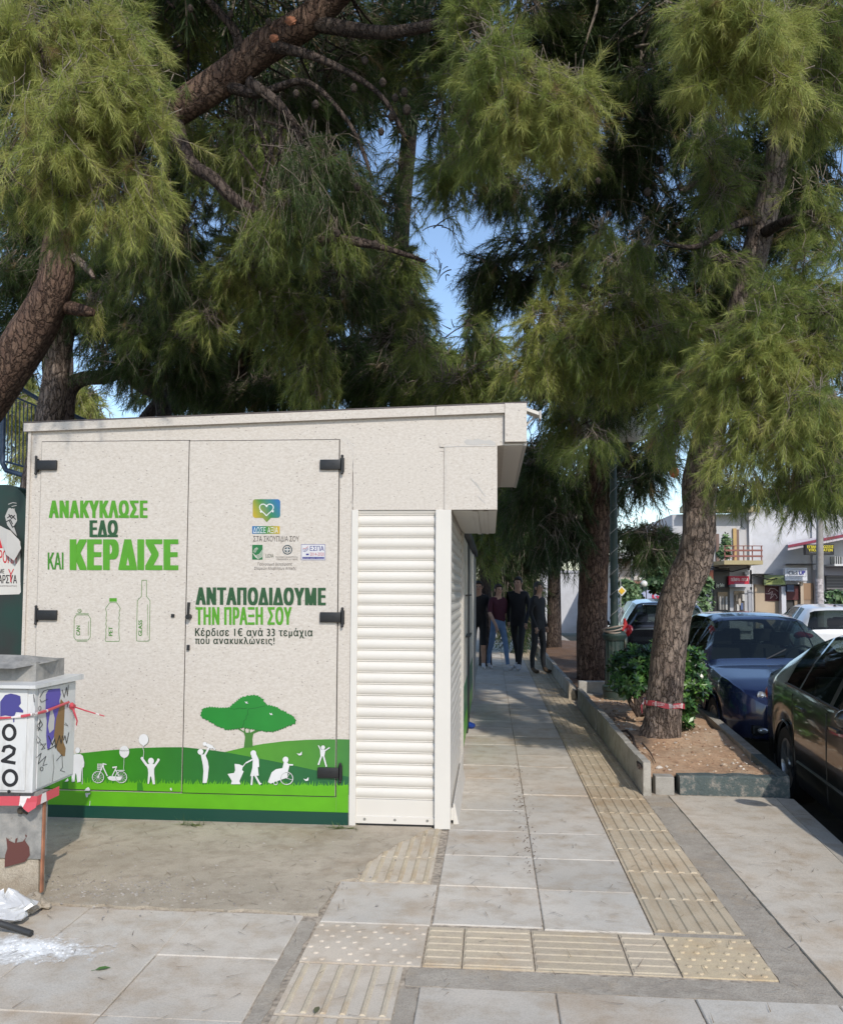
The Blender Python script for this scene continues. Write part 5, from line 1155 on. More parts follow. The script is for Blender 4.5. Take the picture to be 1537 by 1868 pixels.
for st, w_ in (([(212,300),(215,350)],2.0),([(250,320),(275,280),(300,270),(330,268)],1.2),([(250,330),(262,350),(300,330)],1.2),([(250,455),(268,490),(240,530),(255,470),(232,500),(262,530)],1.3),([(228,580),(240,610),(255,590),(232,560)],1.0),([(250,620),(290,610),(260,650),(285,640),(250,600)],1.0),([(230,700),(260,670),(240,740),(290,690),(270,750),(298,740)],1.1),([(305,560),(330,620),(345,580),(350,640),(375,560),(385,610),(395,560)],1.8),([(300,650),(320,640),(350,620)],1.6),([(400,590),(410,560),(420,610),(435,540)],1.5),([(392,270),(405,320),(420,255),(425,310),(432,240)],1.2),([(425,380),(432,340)],1.4),([(355,720),(390,680),(395,760),(380,780),(410,790)],1.0),([(335,680),(340,760),(330,850)],.7),([(412,480),(430,500),(405,490)],.8)):
    ik.stroke([TG(q) for q in st], w_*.8, .0020)
ik.ring(TG((250,388)), 2.6, 3.6, .8, .002); ik.ring(TG((262,770)), 2.6, 3.4, .9, .002)
ik.build('graffiti', m_paint, ub)
# tapes
m_tape = bpy.data.materials['barrier_tape']
def ribbon(mb, pts, w_, twist=0):
    vs = []
    for i, p in enumerate(pts):
        a = twist*i; vs += [(p[0], p[1], p[2]+w_/2*math.cos(a)), (p[0]+w_/2*math.sin(a)*.5, p[1]-w_/2*math.sin(a), p[2]-w_/2*math.cos(a))]
    mb.add(vs, [(2*i, 2*i+1, 2*i+3, 2*i+2) for i in range(len(pts)-1)])
b = MB(); fx = lambda px, py: F(px, py, YC-.012)
b.tube([tuple(fx(px, py)) for px, py in ((-20,1313),(0,1310),(20,1309),(45,1306),(60,1303))], [.006,.007,.005,.008,.006], 6)
sp = lambda px, py: (lambda r: EYE + r*((XR+.014-EYE[0])/r[0]))(ray(px, py))
b.tube([tuple(fx(60,1303)), tuple(sp(63,1303)), tuple(sp(85,1297)), tuple(sp(110,1287)), tuple(sp(126,1281))], [.006,.006,.008,.007,.006], 6)
kx = sp(132, 1288); b.ball(tuple(kx), (.018, .02, .016), 8, 6, .3)
b.tube([tuple(kx), tuple(kx+np.array([.015, 0, -.04])), tuple(kx+np.array([.02, .02, -.08])), tuple(kx+np.array([.005, .03, -.13]))], [.005, .006, .004, .003], 5)
b.tube([tuple(kx), tuple(kx+np.array([.05, .05, -.03])), tuple(kx+np.array([.13, .1, -.065]))], [.004, .004, .003], 5)
tag(b.build('string_tape', m_tape, None, True), 'twisted red and white tape strung across the graffitied cabinet and knotted at its corner', 'tape')
b = MB(); pts = [F(px, 1461, YC-.03) for px in (-30, 0, 20, 40, 58, 68)]; pts.append(np.array([XP+.03, YP+.1, pts[-1][2]+.01]))
ribbon(b, pts, .045); q = F(52, 1475, YC-.035); b.add([tuple(F(36,1465,YC-.034)), tuple(F(68,1462,YC-.034)), tuple(F(66,1473,YC-.04)), tuple(F(52,1482,YC-.045)), tuple(F(44,1476,YC-.04))], [(0, 1, 2, 3, 4)])
tag(b.build('barrier_tape', m_tape, None), 'crumpled red and white tape wrapped round the pedestal just below the painted cabinet', 'tape')
# rubble, bag, pipe, powder
for (px, py, r) in ((62, 1648, .045), (48, 1660, .05), (76, 1652, .03), (38, 1668, .035), (85, 1655, .02)):
    c = G(px, py, .01); b = MB(); b.ball(tuple(c + np.array([0, 0, r*.3])), (r*1.3, r, r*.7), 9, 6, .2); tag(b.build('rubble', m_rough), 'grey lump of broken concrete at the foot of the utility cabinet', 'rubble', 'rubble lumps by the cabinet')
bagm = mat('translucent_plastic', (.62, .62, .62), .25, trans=.25)
c = G(12, 1685, .0); b = MB()
nb_, mb_ = 22, 12
for i in range(mb_+1):
    for j in range(nb_):
        a = 2*math.pi*j/nb_; t = i/mb_; r = .11*math.sin(math.pi*min(.98, t*.85+.12))*(1+.16*math.sin(3*a+i)+random.uniform(-.09, .09)); b.v.append((c[0]-.02+r*math.cos(a)*1.1 , c[1]+.02+r*math.sin(a)*.8, max(.004, .13*t)*(1+.15*math.sin(2*a)))); b.tint.append((1, 1, 1))
b.f += [(i*nb_+j, i*nb_+(j+1) % nb_, (i+1)*nb_+(j+1) % nb_, (i+1)*nb_+j) for i in range(mb_) for j in range(nb_)] + [tuple(mb_*nb_+j for j in range(nb_))]; b.mi += [0]*len(b.f)
tag(b.build('plastic_bag', bagm, None), 'crumpled translucent plastic bag slumped at the foot of the cabinet', 'bag')
b = MB(); b.tube([tuple(G(-5, 1683, .05)), tuple(G(25, 1692, .03)), tuple(G(58, 1703, .015))], .014, 10); tag(b.build('pipe', mat('dark_pipe', (.03, .03, .03), .5), None, True), 'short piece of dark pipe sticking out of the plastic bag', 'pipe')
m_lime = NT('lime_powder'); _v = m_lime.obj(); cc = G(42, 1735)
_g = m_lime.t.nodes.new('ShaderNodeVectorMath'); _g.operation = 'SUBTRACT'; m_lime.t.links.new(_v, _g.inputs[0]); _g.inputs[1].default_value = (cc[0], cc[1], .0065)
_g2 = m_lime.t.nodes.new('ShaderNodeVectorMath'); _g2.operation = 'MULTIPLY'; m_lime.t.links.new(_g.outputs[0], _g2.inputs[0]); _g2.inputs[1].default_value = (2.6, 6.2, 0)
_g3 = m_lime.t.nodes.new('ShaderNodeVectorMath'); _g3.operation = 'LENGTH'; m_lime.t.links.new(_g2.outputs[0], _g3.inputs[0])
_fall = m_lime.math('SUBTRACT', 1.15, _g3.outputs['Value']); _nz = m_lime.noise(_v, 11, 7, .72)
m_lime.t.links.new(m_lime.rng(m_lime.math('ADD', _fall, m_lime.math('MULTIPLY', m_lime.math('SUBTRACT', _nz, .5), 2.6)), .25, .95, 0, 1), m_lime.b.inputs['Alpha'])
m_lime.b.inputs['Base Color'].default_value = (.82, .82, .80, 1); m_lime.b.inputs['Roughness'].default_value = .95; m_lime = m_lime.m
b = MB(); b.add([(cc[0]-.5, cc[1]-.26, .0065), (cc[0]+.5, cc[1]-.26, .0065), (cc[0]+.5, cc[1]+.22, .0065), (cc[0]-.5, cc[1]+.22, .0065)], [(0, 1, 2, 3)])
for k in range(160):
    q = (cc[0] + random.gauss(0, .22), cc[1] + random.gauss(0, .07)); s_ = random.uniform(.002, .006); b.ball((q[0], q[1], .007), (s_*1.3, s_, s_*.5), 6, 4, .3)
struct(b.build('lime_powder', m_lime, None), 'stuff')

# ------------------------------------------------------------------ dark green bin with posters
XG = float(F(47, 1000, 5.75)[0]); ZG = float(F(40, 884, 5.75)[2])
gb = thing('recycling_bin', 'tall dark green bin with rounded top, plastered with torn posters, left of the kiosk', 'bin', (XG-.6, 6.3, 0))
prof = []
for i in range(9): a = R(90*i/8); prof.append((.16*math.cos(a), .16*math.sin(a)))
b = MB(); y0, y1 = 5.75, 6.95; pts = [(XG, 0.0)] + [(XG-.16+p, ZG-.16+q) for p, q in prof] + [(XG-1.3+.16-p, ZG-.16+q) for p, q in prof[::-1]] + [(XG-1.3, 0.0)]
n = len(pts); b.add([(p, y0, q) for p, q in pts] + [(p, y1, q) for p, q in pts], [tuple(range(n)), tuple(range(2*n-1, n-1, -1))] + [(i, i+n, (i+1) % n+n, (i+1) % n) for i in range(n)])
m_bin = NT('dull_green_plastic'); m_bin.color(m_bin.mix((.008, .035, .026), (.02, .022, .02), m_bin.rng(m_bin.noise(m_bin.obj(), 2.2, 6), .4, .6, 0, 1))); m_bin.b.inputs['Roughness'].default_value = .55
b.build('body', m_bin.m, gb)
PB = lambda a, b_: F(a, b_, 5.75)
ik = Ink(PB, (0, -1, 0)); ik.mb.curt = (.55, .53, .49); ik.poly([(-30,958),(0,960),(20,968),(38,988),(38,1060),(39,1080),(36,1084),(-30,1086)], .003)
ik.mb.curt = (.50, .02, .03); ik.text('ΡΟΠΗ', (-1, 1003, 31, 1026), .0045, bold=.02, slope=3); ik.poly([(-2,972),(3,990),(6,1000),(-2,1000)], .0045)
ik.mb.curt = (.02, .02, .025); ik.text('ΜΕ', (0, 1038, 9, 1046), .0045, bold=.02); ik.text('ΤΑΡΣΥΑ', (-8, 1049, 32, 1064), .0045, bold=.03)
ik.mb.curt = (.5, .02, .03); ik.stroke([(17,1038),(21,1048),(26,1038)], 1.6, .0056); ik.stroke([(21,1046),(21,1062)], 2.2, .0056)
ik.mb.curt = (.12, .10, .1); ik.text('Αντικαπιταλιστική', (-8, 1067, 32, 1071), .0045)
ik.build('poster', m_paint, gb)
ik = Ink(PB, (0, -1, 0)); ik.mb.curt = (.40, .39, .37)
ik.poly([(10,942),(16,928),(26,928),(31,938),(32,950),(26,960),(32,978),(22,968),(14,958)], .0025); ik.text('ΤΑΙ', (17, 927, 28, 938), .0036, bold=.01)
for st in ([(16,920),(24,917),(31,918)], [(22,924),(31,922)]): ik.stroke(st, 1.2, .0025)
ik.mb.curt = (.02, .02, .02)
for st in ([(14,945),(22,940),(30,948)], [(12,952),(20,948),(24,956)], [(18,950),(24,962),(30,958)], [(17,938),(22,946),(28,940)]): ik.stroke(st, 1.8, .0045)
ik.build('poster', m_paint, gb)
b = MB(); q = lambda px, py, d: tuple(F(px, py, 5.75-d)); b.add([q(-5,956,.006), q(14,966,.03), q(35,984,.05), q(39,1000,.06), q(26,1023,.05), q(12,1012,.04), q(4,990,.02)], [(0, 1, 6), (1, 2, 3), (1, 3, 5, 6), (3, 4, 5)]); b.build('torn_flap', mat('poster_back', (.48, .46, .43), .8), gb)

# ------------------------------------------------------------------ railing
m_blue = mat('blue_paint', (.045, .075, .13), .45, noise=(8, .2))
YR = 10.6
rl = thing('railing', 'blue painted metal stair railing between the leaning pine and the kiosk', 'railing', tuple(F(20, 870, YR)))
rp = lambda px, py: tuple(F(px, py, YR))
b = MB(); b.tube([rp(-60,652), rp(0,686), rp(70,728), rp(165,772), rp(260,815)], .028, 8); b.build('handrail', m_blue, rl, True)
b = MB(); b.tube([rp(-40,704), rp(24,723), rp(70,742), rp(170,790)], .013, 6); b.tube([rp(-40,835), rp(10,842), rp(40,850), rp(120,872)], .015, 6); b.build('rail', m_blue, rl, True)
b = MB(); b.tube([rp(7,742), rp(6,800), rp(5,845), rp(12,858), rp(45,868)], .034, 10); b.build('post', m_blue, rl, True)
for k in range(16):
    px = -40 + k*7.0
    if abs(px-6) < 4: continue
    yt = 704+(px+40)*.34; yb_ = 835+(px+40)*.17
    b = MB(); b.tube([rp(px, yt+1), rp(px-2, yb_-1)], .008, 6); b.build('bar', m_blue, rl)
b = MB(); ragged(b, [(-12, 8.6), (-3.3, 8.6), (-3.3, 13.5), (-12, 13.5)], 0, .05, .3)
b.v = [(x_, y_, (2.35 if z_ == 0 else 0.0)) for x_, y_, z_ in b.v]; 
wl = thing('retaining_wall', 'dark earth bank wall below the blue railing beside the bin', 'wall', (-6, 11, 0)); b.build('bank', mat('bank_earth', (.06, .05, .035), .95, noise=(6, .4)), wl)

# ------------------------------------------------------------------ small ground litter
b = MB(); 
def lit(x, y, z, L, w_, a, col):
    dx, dy = math.cos(a)*L/2, math.sin(a)*L/2; nx, ny = -math.sin(a)*w_, math.cos(a)*w_; b.curt = col
    b.add([(x-dx-nx, y-dy-ny, z), (x+dx, y+dy, z+.002), (x-dx+nx, y-dy+ny, z)], [(0, 1, 2)])
for k in range(1700):
    x_, y_ = random.uniform(-3, 2.1), random.uniform(2.3, 9)
    if x_ < -.3 and y_ > 5.35: continue
    if x_ > 1.12 and y_ > 6.4: continue
    if random.random() < .5 and y_ < 4: continue
    c_ = random.choice([(.13, .08, .05), (.20, .13, .07), (.09, .07, .05), (.24, .19, .12)]); lit(x_, y_, .009, random.uniform(.03, .11), .0016, random.uniform(0, 6.28), c_)
for k in range(1500):
    x_ = random.uniform(1.2, 2.15); y_ = random.uniform(6.65, 11.5); lit(x_, y_, .125+random.uniform(0, .02), random.uniform(.03, .10), .0028, random.uniform(0, 6.28), random.choice([(.22, .12, .06), (.30, .18, .09), (.12, .07, .04), (.36, .25, .15)]))
struct(b.build('needle_litter', m_paint), 'stuff')
b = MB()
for k in range(700):                                # grit on the rough patch and dirt along the joints
    if k < 420: x_, y_ = random.gauss(-1.9, .5), random.gauss(4.15, .12)
    elif k < 560: x_, y_ = random.uniform(-3, -.5), random.uniform(4.0, 5.3)
    else: x_, y_ = random.gauss(.22, .03), random.uniform(4.6, 7.5)
    s_ = random.uniform(.002, .006) if k < 560 else random.uniform(.002, .004); t = random.uniform(.2, .38); b.curt = (t, t*.91, t*.80) if k < 560 else (.13, .09, .06)
    b.ball((x_, y_, .007), (s_*1.4, s_, s_*.7), 5, 3, .3)
struct(b.build('gravel', m_paint), 'stuff')
def leaf_thing(px, py, col, label, ang, L=.055):
    c_ = G(px, py, .008); b = MB(); d = np.array([math.cos(ang), math.sin(ang), 0]); n_ = np.array([-d[1], d[0], 0]); 
    pts = [c_-d*L/2, c_-d*L*.2+n_*L*.2+np.array([0,0,.004]), c_+d*L*.15+n_*L*.2+np.array([0,0,.004]), c_+d*L/2, c_+d*L*.15-n_*L*.2+np.array([0,0,.003]), c_-d*L*.2-n_*L*.2+np.array([0,0,.003]), c_]
    b.add([tuple(p) for p in pts], [(0, 1, 6), (1, 2, 6), (2, 3, 6), (3, 4, 6), (4, 5, 6), (5, 0, 6)]); b.tube([tuple(c_-d*L/2), tuple(c_-d*L*.72)], .001, 4); tag(b.build('leaf', mat('leaf_' + ('green' if col[1] > .1 else 'olive'), col, .5)), label, 'leaf')
leaf_thing(188, 1767, (.055, .13, .03), 'fresh green leaf lying on the pale paving at the bottom left', .5, .06)
leaf_thing(578, 1842, (.10, .10, .05), 'dull olive leaf lying on the ribbed yellow tactile paving', 1.5, .05)
def tuft(px, py, n, label):
    c_ = G(px, py); t = thing('grass_tuft', label, 'grass', tuple(c_)); VV, HH = [], []
    for _ in range(n):
        p = c_ + np.array([RNG.normal()*.05, RNG.normal()*.012, 0.006]); d = unit(np.array([RNG.normal(), RNG.normal()*.5-.3, RNG.uniform(.05, .5)])); L = RNG.uniform(.04, .12); s_ = np.array([-d[1], d[0], 0])*.0022; VV += [p-s_, p+s_, p+d*L]; HH += [RNG.uniform(.3, 1)]*3
    np_mesh('blades', np.array(VV), np.arange(len(VV)).reshape(-1, 3), 3, m_needle, t, np.array(HH)*.8)
tuft(352, 1507, 60, 'sprig of green pine needles at the middle of the kiosk plinth'); tuft(622, 1513, 60, 'sprig of green pine needles at the right end of the kiosk plinth')
b = MB()
for k in range(420):
    x_, y_ = random.uniform(1.22, 2.2), random.uniform(6.66, 11.2); s_ = random.uniform(.004, .014)*(1 if random.random() < .8 else 1.6); t = random.choice([(.42, .30, .20), (.55, .45, .34), (.26, .16, .10), (.60, .55, .48)]); b.curt = t
    h_ = .10 + .012*math.sin(x_*9+y_*3) + .010*math.sin(y_*7-x_*4) + .05*math.exp(-(math.hypot(x_-tb[0], y_-tb[1])/.35)**2)
    b.ball((x_, y_, h_+s_*.3), (s_*1.2, s_, s_*.7), 6, 4, .3)
struct(b.build('clods', m_paint), 'stuff')
# ------------------------------------------------------------------ cars
def paint(name, col, metal=.35, rough=.28):
    m = mat(name, col, rough, metal, 1.0, noise=(2.0, .10)); return m
m_glass = NT('car_glass'); m_glass.b.inputs['Base Color'].default_value = (.004, .006, .006, 1); m_glass.b.inputs['Roughness'].default_value = .02; m_glass.b.inputs['Specular IOR Level'].default_value = .8
_tp = m_glass.t.nodes.new('ShaderNodeBsdfTransparent'); _tp.inputs[0].default_value = (.50, .58, .55, 1); _mx = m_glass.t.nodes.new('ShaderNodeMixShader'); _mx.inputs[0].default_value = .55
m_glass.t.links.new(m_glass.b.outputs[0], _mx.inputs[1]); m_glass.t.links.new(_tp.outputs[0], _mx.inputs[2]); m_glass.t.links.new(_mx.outputs[0], m_glass.t.nodes['Material Output'].inputs['Surface']); m_glass = m_glass.m
m_seat = mat('seat_cloth', (.035, .034, .034), .85)
m_trim = mat('car_black_trim', (.012, .012, .013), .5)
m_chrome = mat('chrome', (.7, .7, .7), .08, 1.0)
m_lens = mat('headlight_lens', (.55, .57, .60), .06, .6, 1.0)
m_red = mat('red_lens', (.35, .008, .012), .12, 0, 1.0)
m_alloy = mat('alloy', (.50, .50, .50), .28, .9)
m_plate = mat('number_plate', (.75, .75, .72), .5); m_pblue = mat('plate_blue', (.01, .03, .30), .5)
def car(name, label, sp, paint_m, loc, head, rear_detail=False):
    t = thing(name, label, 'car', (0, 0, 0)); ORG[t.name] = (0, 0, 0)
    zb = lambda x: float(np.interp(x, *zip(*sp['belt']))); zr = lambda x: float(np.interp(x, *zip(*sp['roof']))); wf = lambda x: float(np.interp(x, *zip(*sp['w'])))
    wb, Ra, rw, tail, nose = sp['wb'], sp['arch'], sp['wheel'], sp['tail'], sp['nose']
    def sm(f, x, d=.05): return (f(x-d) + 2*f(x) + f(x+d))/4
    xs = sorted(set(np.round(np.concatenate([np.linspace(tail, nose, 120), np.linspace(-Ra, Ra, 26), wb+np.linspace(-Ra, Ra, 26), tail+np.array([.01, .03]), nose-np.array([.01, .03])]), 4)))
    S = []
    for x in xs:
        w = sm(wf, x, .03); b = sm(zb, x); r = max(sm(zr, x, .06), b); h = r - b; zl = sp['sill'] + (.06 if x < tail+.15 or x > nose-.15 else 0)
        for xa in (0, wb):
            if abs(x-xa) < Ra: zl = max(zl, rw + .0 + math.sqrt(max(Ra*Ra-(x-xa)**2, 0)))
        ww = w - .06 - .245*min(1, h/.45)
        S.append([(w-.03, zl), (w-.004, min(zl+.06, b-.2)), (w+.006, zl+.5*(b-.08-zl)), (w-.0, b-.07), (w-.03, b), ((w-.03)*.52+ww*.48+.014*min(1, h/.3), b+h*.48), (ww, b+h*.93+.004), (ww*.84, b+h*.985+.014), (ww*.45, r+.024), (0, r+.028)])
    nr = 10
    def glass_of(x, row):
        if sp['ws'][0] < x < sp['ws'][1] and row >= 6: return 'windshield'
        if sp['rw'][0] < x < sp['rw'][1] and row >= 6: return 'rear_window'
        for a, c in sp['sg']:
            if a < x < c and row in (4, 5): return 'side_window'
        return None
    parts = {}
    for side in (1, -1):
        for i in range(len(xs)-1):
            xm = (xs[i]+xs[i+1])/2
            for r_ in range(nr-1):
                g_ = glass_of(xm, r_); key = (g_, side if g_ == 'side_window' else 0, [k for k, (a, c) in enumerate(sp['sg']) if a < xm < c][0] if g_ == 'side_window' else 0)
                mb = parts.setdefault(key, MB())
                q = [(xs[i], side*S[i][r_][0], S[i][r_][1]), (xs[i+1], side*S[i+1][r_][0], S[i+1][r_][1]), (xs[i+1], side*S[i+1][r_+1][0], S[i+1][r_+1][1]), (xs[i], side*S[i][r_+1][0], S[i][r_+1][1])]
                mb.add(q if side < 0 else q[::-1], [(0, 1, 2, 3)])
    body = parts[(None, 0, 0)]
    for k in (0, -1):
        pts = [(xs[k], y, z) for y, z in S[k]] + [(xs[k], -y, z) for y, z in S[k][-2::-1]]; body.add(pts if k else pts[::-1], [tuple(range(len(pts)))])
    def weld(o):
        bm = bmesh.new(); bm.from_mesh(o.data); bmesh.ops.remove_doubles(bm, verts=bm.verts, dist=.0006); bmesh.ops.recalc_face_normals(bm, faces=bm.faces[:]); bm.to_mesh(o.data); bm.free()
        o.data.polygons.foreach_set('use_smooth', [True]*len(o.data.polygons)); o.data.set_sharp_from_angle(angle=R(38)); return o
    bo = weld(body.build('body', paint_m, t))
    for key, mb in parts.items():
        if key[0]: weld(mb.build(key[0], m_glass, t))
    b = MB(); b.box((tail+.12, -.56, sp['sill']+.02), (nose-.14, .56, .62)); b.box((Ra+.05, -wf(1)+.07, sp['sill']-.02), (wb-Ra-.05, wf(1)-.07, .4)); b.build('underbody', m_trim, t)
    zf = zb(.8)
    for xq, ys_ in ((wb-1.25, (.36, -.36)), (.28, (.42, 0, -.42))):
        for yq in ys_:
            b = MB(); b.box((xq-.1, yq-.22, .42), (xq+.42, yq+.22, .56), .04); b.hexa([(xq-.12, yq-.22, .5), (xq+.03, yq-.22, .5), (xq+.03, yq+.22, .5), (xq-.12, yq+.22, .5), (xq-.26, yq-.2, zf+.08), (xq-.16, yq-.2, zf+.08), (xq-.16, yq+.2, zf+.08), (xq-.26, yq+.2, zf+.08)]); st_ = b.build('seat', m_seat, t)
            b = MB(); b.box((xq-.29, yq-.12, zf+.12), (xq-.19, yq+.12, zf+.29), .035); b.tube([(xq-.23, yq-.05, zf+.05), (xq-.24, yq-.05, zf+.14)], .008, 5); b.build('headrest', m_seat, st_)
    b = MB(); b.box((wb-.62, -wf(1.5)+.12, zf-.28), (sp['ws'][1]-.06, wf(1.5)-.12, zf-.03), .05); b.build('dashboard', m_trim, t, True)
    b = MB(); b.tube([(wb-.72+.07*math.cos(a)*.4, .36+.185*math.sin(a), zf-.02+.18*math.cos(a)) for a in np.linspace(0, 2*math.pi, 24)], .014, 6, False); b.build('steering_wheel', m_trim, t, True)
    for xa in (0, wb):
        for s in (1, -1):
            yc = s*(wf(xa)-.115); b = MB(); b.lathe((xa, yc, rw), [(rw*.66, -.095), (rw*.93, -.10), (rw, -.07), (rw, .07), (rw*.93, .10), (rw*.66, .095)], 36, 'y', cap=False); ty = b.build('tyre', m_rubber, t, True)
            o_ = s*.085; b = MB(); b.lathe((xa, yc, rw), [(rw*.66, o_), (rw*.67, o_+s*.008), (rw*.60, o_+s*.006), (rw*.58, o_-s*.04)], 36, 'y', cap=False)
            for k in range(sp.get('spokes', 5)):
                a = 2*math.pi*k/sp.get('spokes', 5)+.3; ca, sa = math.cos(a), math.sin(a); P = lambda r, q, d: (xa+r*ca-q*sa, yc+o_+s*d, rw+r*sa+q*ca)
                b.add([P(.03, -.035, .0), P(.03, .035, .0), P(rw*.63, .052, -.006), P(rw*.63, -.052, -.006), P(.03, -.03, -.03), P(.03, .03, -.03), P(rw*.63, .04, -.04), P(rw*.63, -.04, -.04)], [(0,1,2,3),(0,4,5,1),(1,5,6,2),(2,6,7,3),(3,7,4,0)])
            b.lathe((xa, yc, rw), [(.05, o_-s*.02), (.05, o_+s*.006), (.035, o_+s*.012), (.002, o_+s*.012)], 16, 'y'); b.build('rim', m_alloy, ty)
            b = MB(); b.lathe((xa, yc, rw), [(rw*.6, o_-s*.06), (.02, o_-s*.06)], 24, 'y'); b.build('brake_disc', m_trim, ty)
            # arch lip
            b = MB(); b.tube([(xa+Ra*math.cos(a), s*(wf(xa)-.006), rw+Ra*math.sin(a)) for a in np.linspace(.05, math.pi-.05, 20)], .010, 6, False); b.build('wheel_arch', paint_m, t, True)
    for s in (1, -1):
        x = sp['mirror']; b = MB(); b.ball((x, s*(wf(x)+.085), zb(x)+.05), (.06, .10, .07), 14, 9); b.box((x-.02, s*(wf(x)-.02)-.02, zb(x)-.01), (x+.02, s*(wf(x)+.03)+.02, zb(x)+.03)); b.build('mirror', paint_m, t, True)
        # window trim, door shut lines, handles
        b = MB(); a, c = sp['sg'][0][0]-.02, sp['sg'][-1][1]+.02
        b.tube([(x, s*(sm(wf, x, .03)-.026), sm(zb, x)+.002) for x in np.linspace(a, c, 22)], .010, 5); b.build('window_trim', m_trim, t)
        for xd in sp['doors']:
            b = MB(); pts = []
            for q in np.linspace(0, 1, 9): z = sp['sill']+.06 + q*(zb(xd)-.05-sp['sill']-.06); y = wf(xd) + .0075*math.sin(math.pi*min(1, q*1.0)) - .002; pts.append((xd, s*y, z))
            b.tube(pts, .004, 4); b.build('door_gap', m_trim, t)
        for xd in sp['handles']:
            b = MB(); b.box((xd-.09, s*(wf(xd)+.012)-.012, zb(xd)-.14), (xd+.09, s*(wf(xd)+.012)+.012, zb(xd)-.115), .005); b.build('handle', sp.get('handle_mat', paint_m), t)
        b = MB(); xx = np.linspace(Ra+.08, wb-Ra-.08, 12); b.tube([(x, s*(wf(x)+.004), sp['sill']+.21) for x in xx], .014, 6); b.build('side_moulding', sp.get('mould', m_trim), t, True)
        b = MB(); b.box((-Ra-.02, s*(wf(0)-.14)-.09, .16), (-Ra+.0, s*(wf(0)-.14)+.09, sp['sill']+.16)); b.build('mud_flap', m_rubber, t)
        # lamps wrap round the corners
        hl = sp['head']; b = MB(); b.ball((hl[0], s*hl[1], hl[2]), hl[3], 18, 10)
        for i, v in enumerate(b.v): x, y, z = v; b.v[i] = (x - (abs(y)-hl[1])*hl[4], y, z + (abs(y)-hl[1])*.10)
        ho = b.build('headlight', mat('headlight_housing', (.16, .17, .18), .10, .6, 1.0), t, True)
        for dx, dy, rr_ in ((.02, .05, .052), (.055, -.10, .043)):
            b = MB(); yy_ = s*(hl[1]+dy); b.lathe((hl[0]+hl[3][0]*.80+dx-dy*hl[4], yy_, hl[2]+.005), [(rr_, -.03), (rr_, .0), (rr_*.75, -.012), (rr_*.4, .004), (.002, .014)], 18, 'x'); b.build('reflector', m_lens, ho, True)
        tl = sp['taillamp']; b = MB(); b.ball((tl[0], s*tl[1], tl[2]), tl[3], 16, 10)
        for i, v in enumerate(b.v): x, y, z = v; b.v[i] = (x + (abs(y)-tl[1])*.55, y, z)
        b.build('taillight', m_red, t, True)
        fx_ = nose - .015; b = MB(); b.box((fx_-.12, s*.50-.12, .30), (fx_+.010, s*.50+.12, .40), .02); fo = b.build('air_intake', m_trim, t)
        b = MB(); b.ball((fx_+.008, s*.52, .35), (.03, .055, .032), 12, 8); b.build('fog_lamp', m_lens, fo, True)
    b = MB(); b.box((nose-.05, -.42, .56), (nose+.012, .42, .64), .012); b.box((nose-.05, -.40, .28), (nose+.010, .40, .44), .015); b.build('grille', m_trim, t)
    b = MB(); b.box((nose-.03, -.26, .45), (nose+.022, .26, .55)); b.build('number_plate', m_plate, t)
    for s in (1, -1):
        x0 = sp['ws'][1]+.03; b = MB(); b.tube([(x0, s*.05-.25, zb(x0)+.045), (x0-.12, s*.05+.05, zb(x0)+.075+.10), ], .008, 5); b.tube([(x0+.02, -.6, zb(x0)+.02), (x0+.02, .6, zb(x0)+.03)], .012, 5); b.build('wiper', m_trim, t) if s > 0 else None
    # rear
    b = MB(); b.box((tail-.012, -.26, sp['rplate']-.055), (tail+.02, .26, sp['rplate']+.055), .004); rp_ = b.build('number_plate', m_plate, t)
    b = MB(); b.box((tail-.0135, .215, sp['rplate']-.052), (tail-.011, .258, sp['rplate']+.052)); b.build('plate_band', m_pblue, rp_)
    b = MB(); b.box((tail-.02, -.36, sp['rplate']+.075), (tail+.03, .36, sp['rplate']+.10), .006); b.build('tailgate_strip', m_chrome if rear_detail else paint_m, t)
    if rear_detail:
        b = MB(); z0 = sp['rplate']+.24; xt = tail-.006
        pl = [(.05, -.06), (.02, -.05), (.0, -.02), (-.03, -.06), (-.055, -.06), (-.03, -.01), (-.05, .03), (-.01, .03), (.0, .065), (.03, .06), (.035, .02), (.02, .0)]
        b.add([(xt-.02, -p, z0+q) for p, q in pl] + [(xt+.03, -p, z0+q) for p, q in pl], [tuple(range(12)), tuple(range(23, 11, -1))] + [(i, (i+1) % 12, 12+(i+1) % 12, 12+i) for i in range(12)]); b.build('emblem', m_chrome, t)
        b = MB(); b.box((tail+.02, -.5, zr(tail+.25)+.02), (tail+.30, .5, zr(tail+.25)+.045), .008); b.box((tail+.03, -.25, zr(tail+.25)+.0), (tail+.045, .25, zr(tail+.25)+.02)); b.build('spoiler', paint_m, t, True)
        b = MB(); b.box((tail+.012, -.24, zr(tail+.25)+.002), (tail+.03, .24, zr(tail+.25)+.022)); b.build('brake_light', m_red, t)
    if sp.get('aerial'):
        x = sp['aerial']; b = MB(); b.tube([(x, 0, zr(x)+.02), (x-.06, 0, zr(x)+.21)], .006, 5); b.lathe((x, 0, zr(x)+.02), [(.03, 0), (.02, .03)], 10); b.build('aerial', m_trim, t)
    t.location = loc; t.rotation_euler = (0, 0, head)
    return t
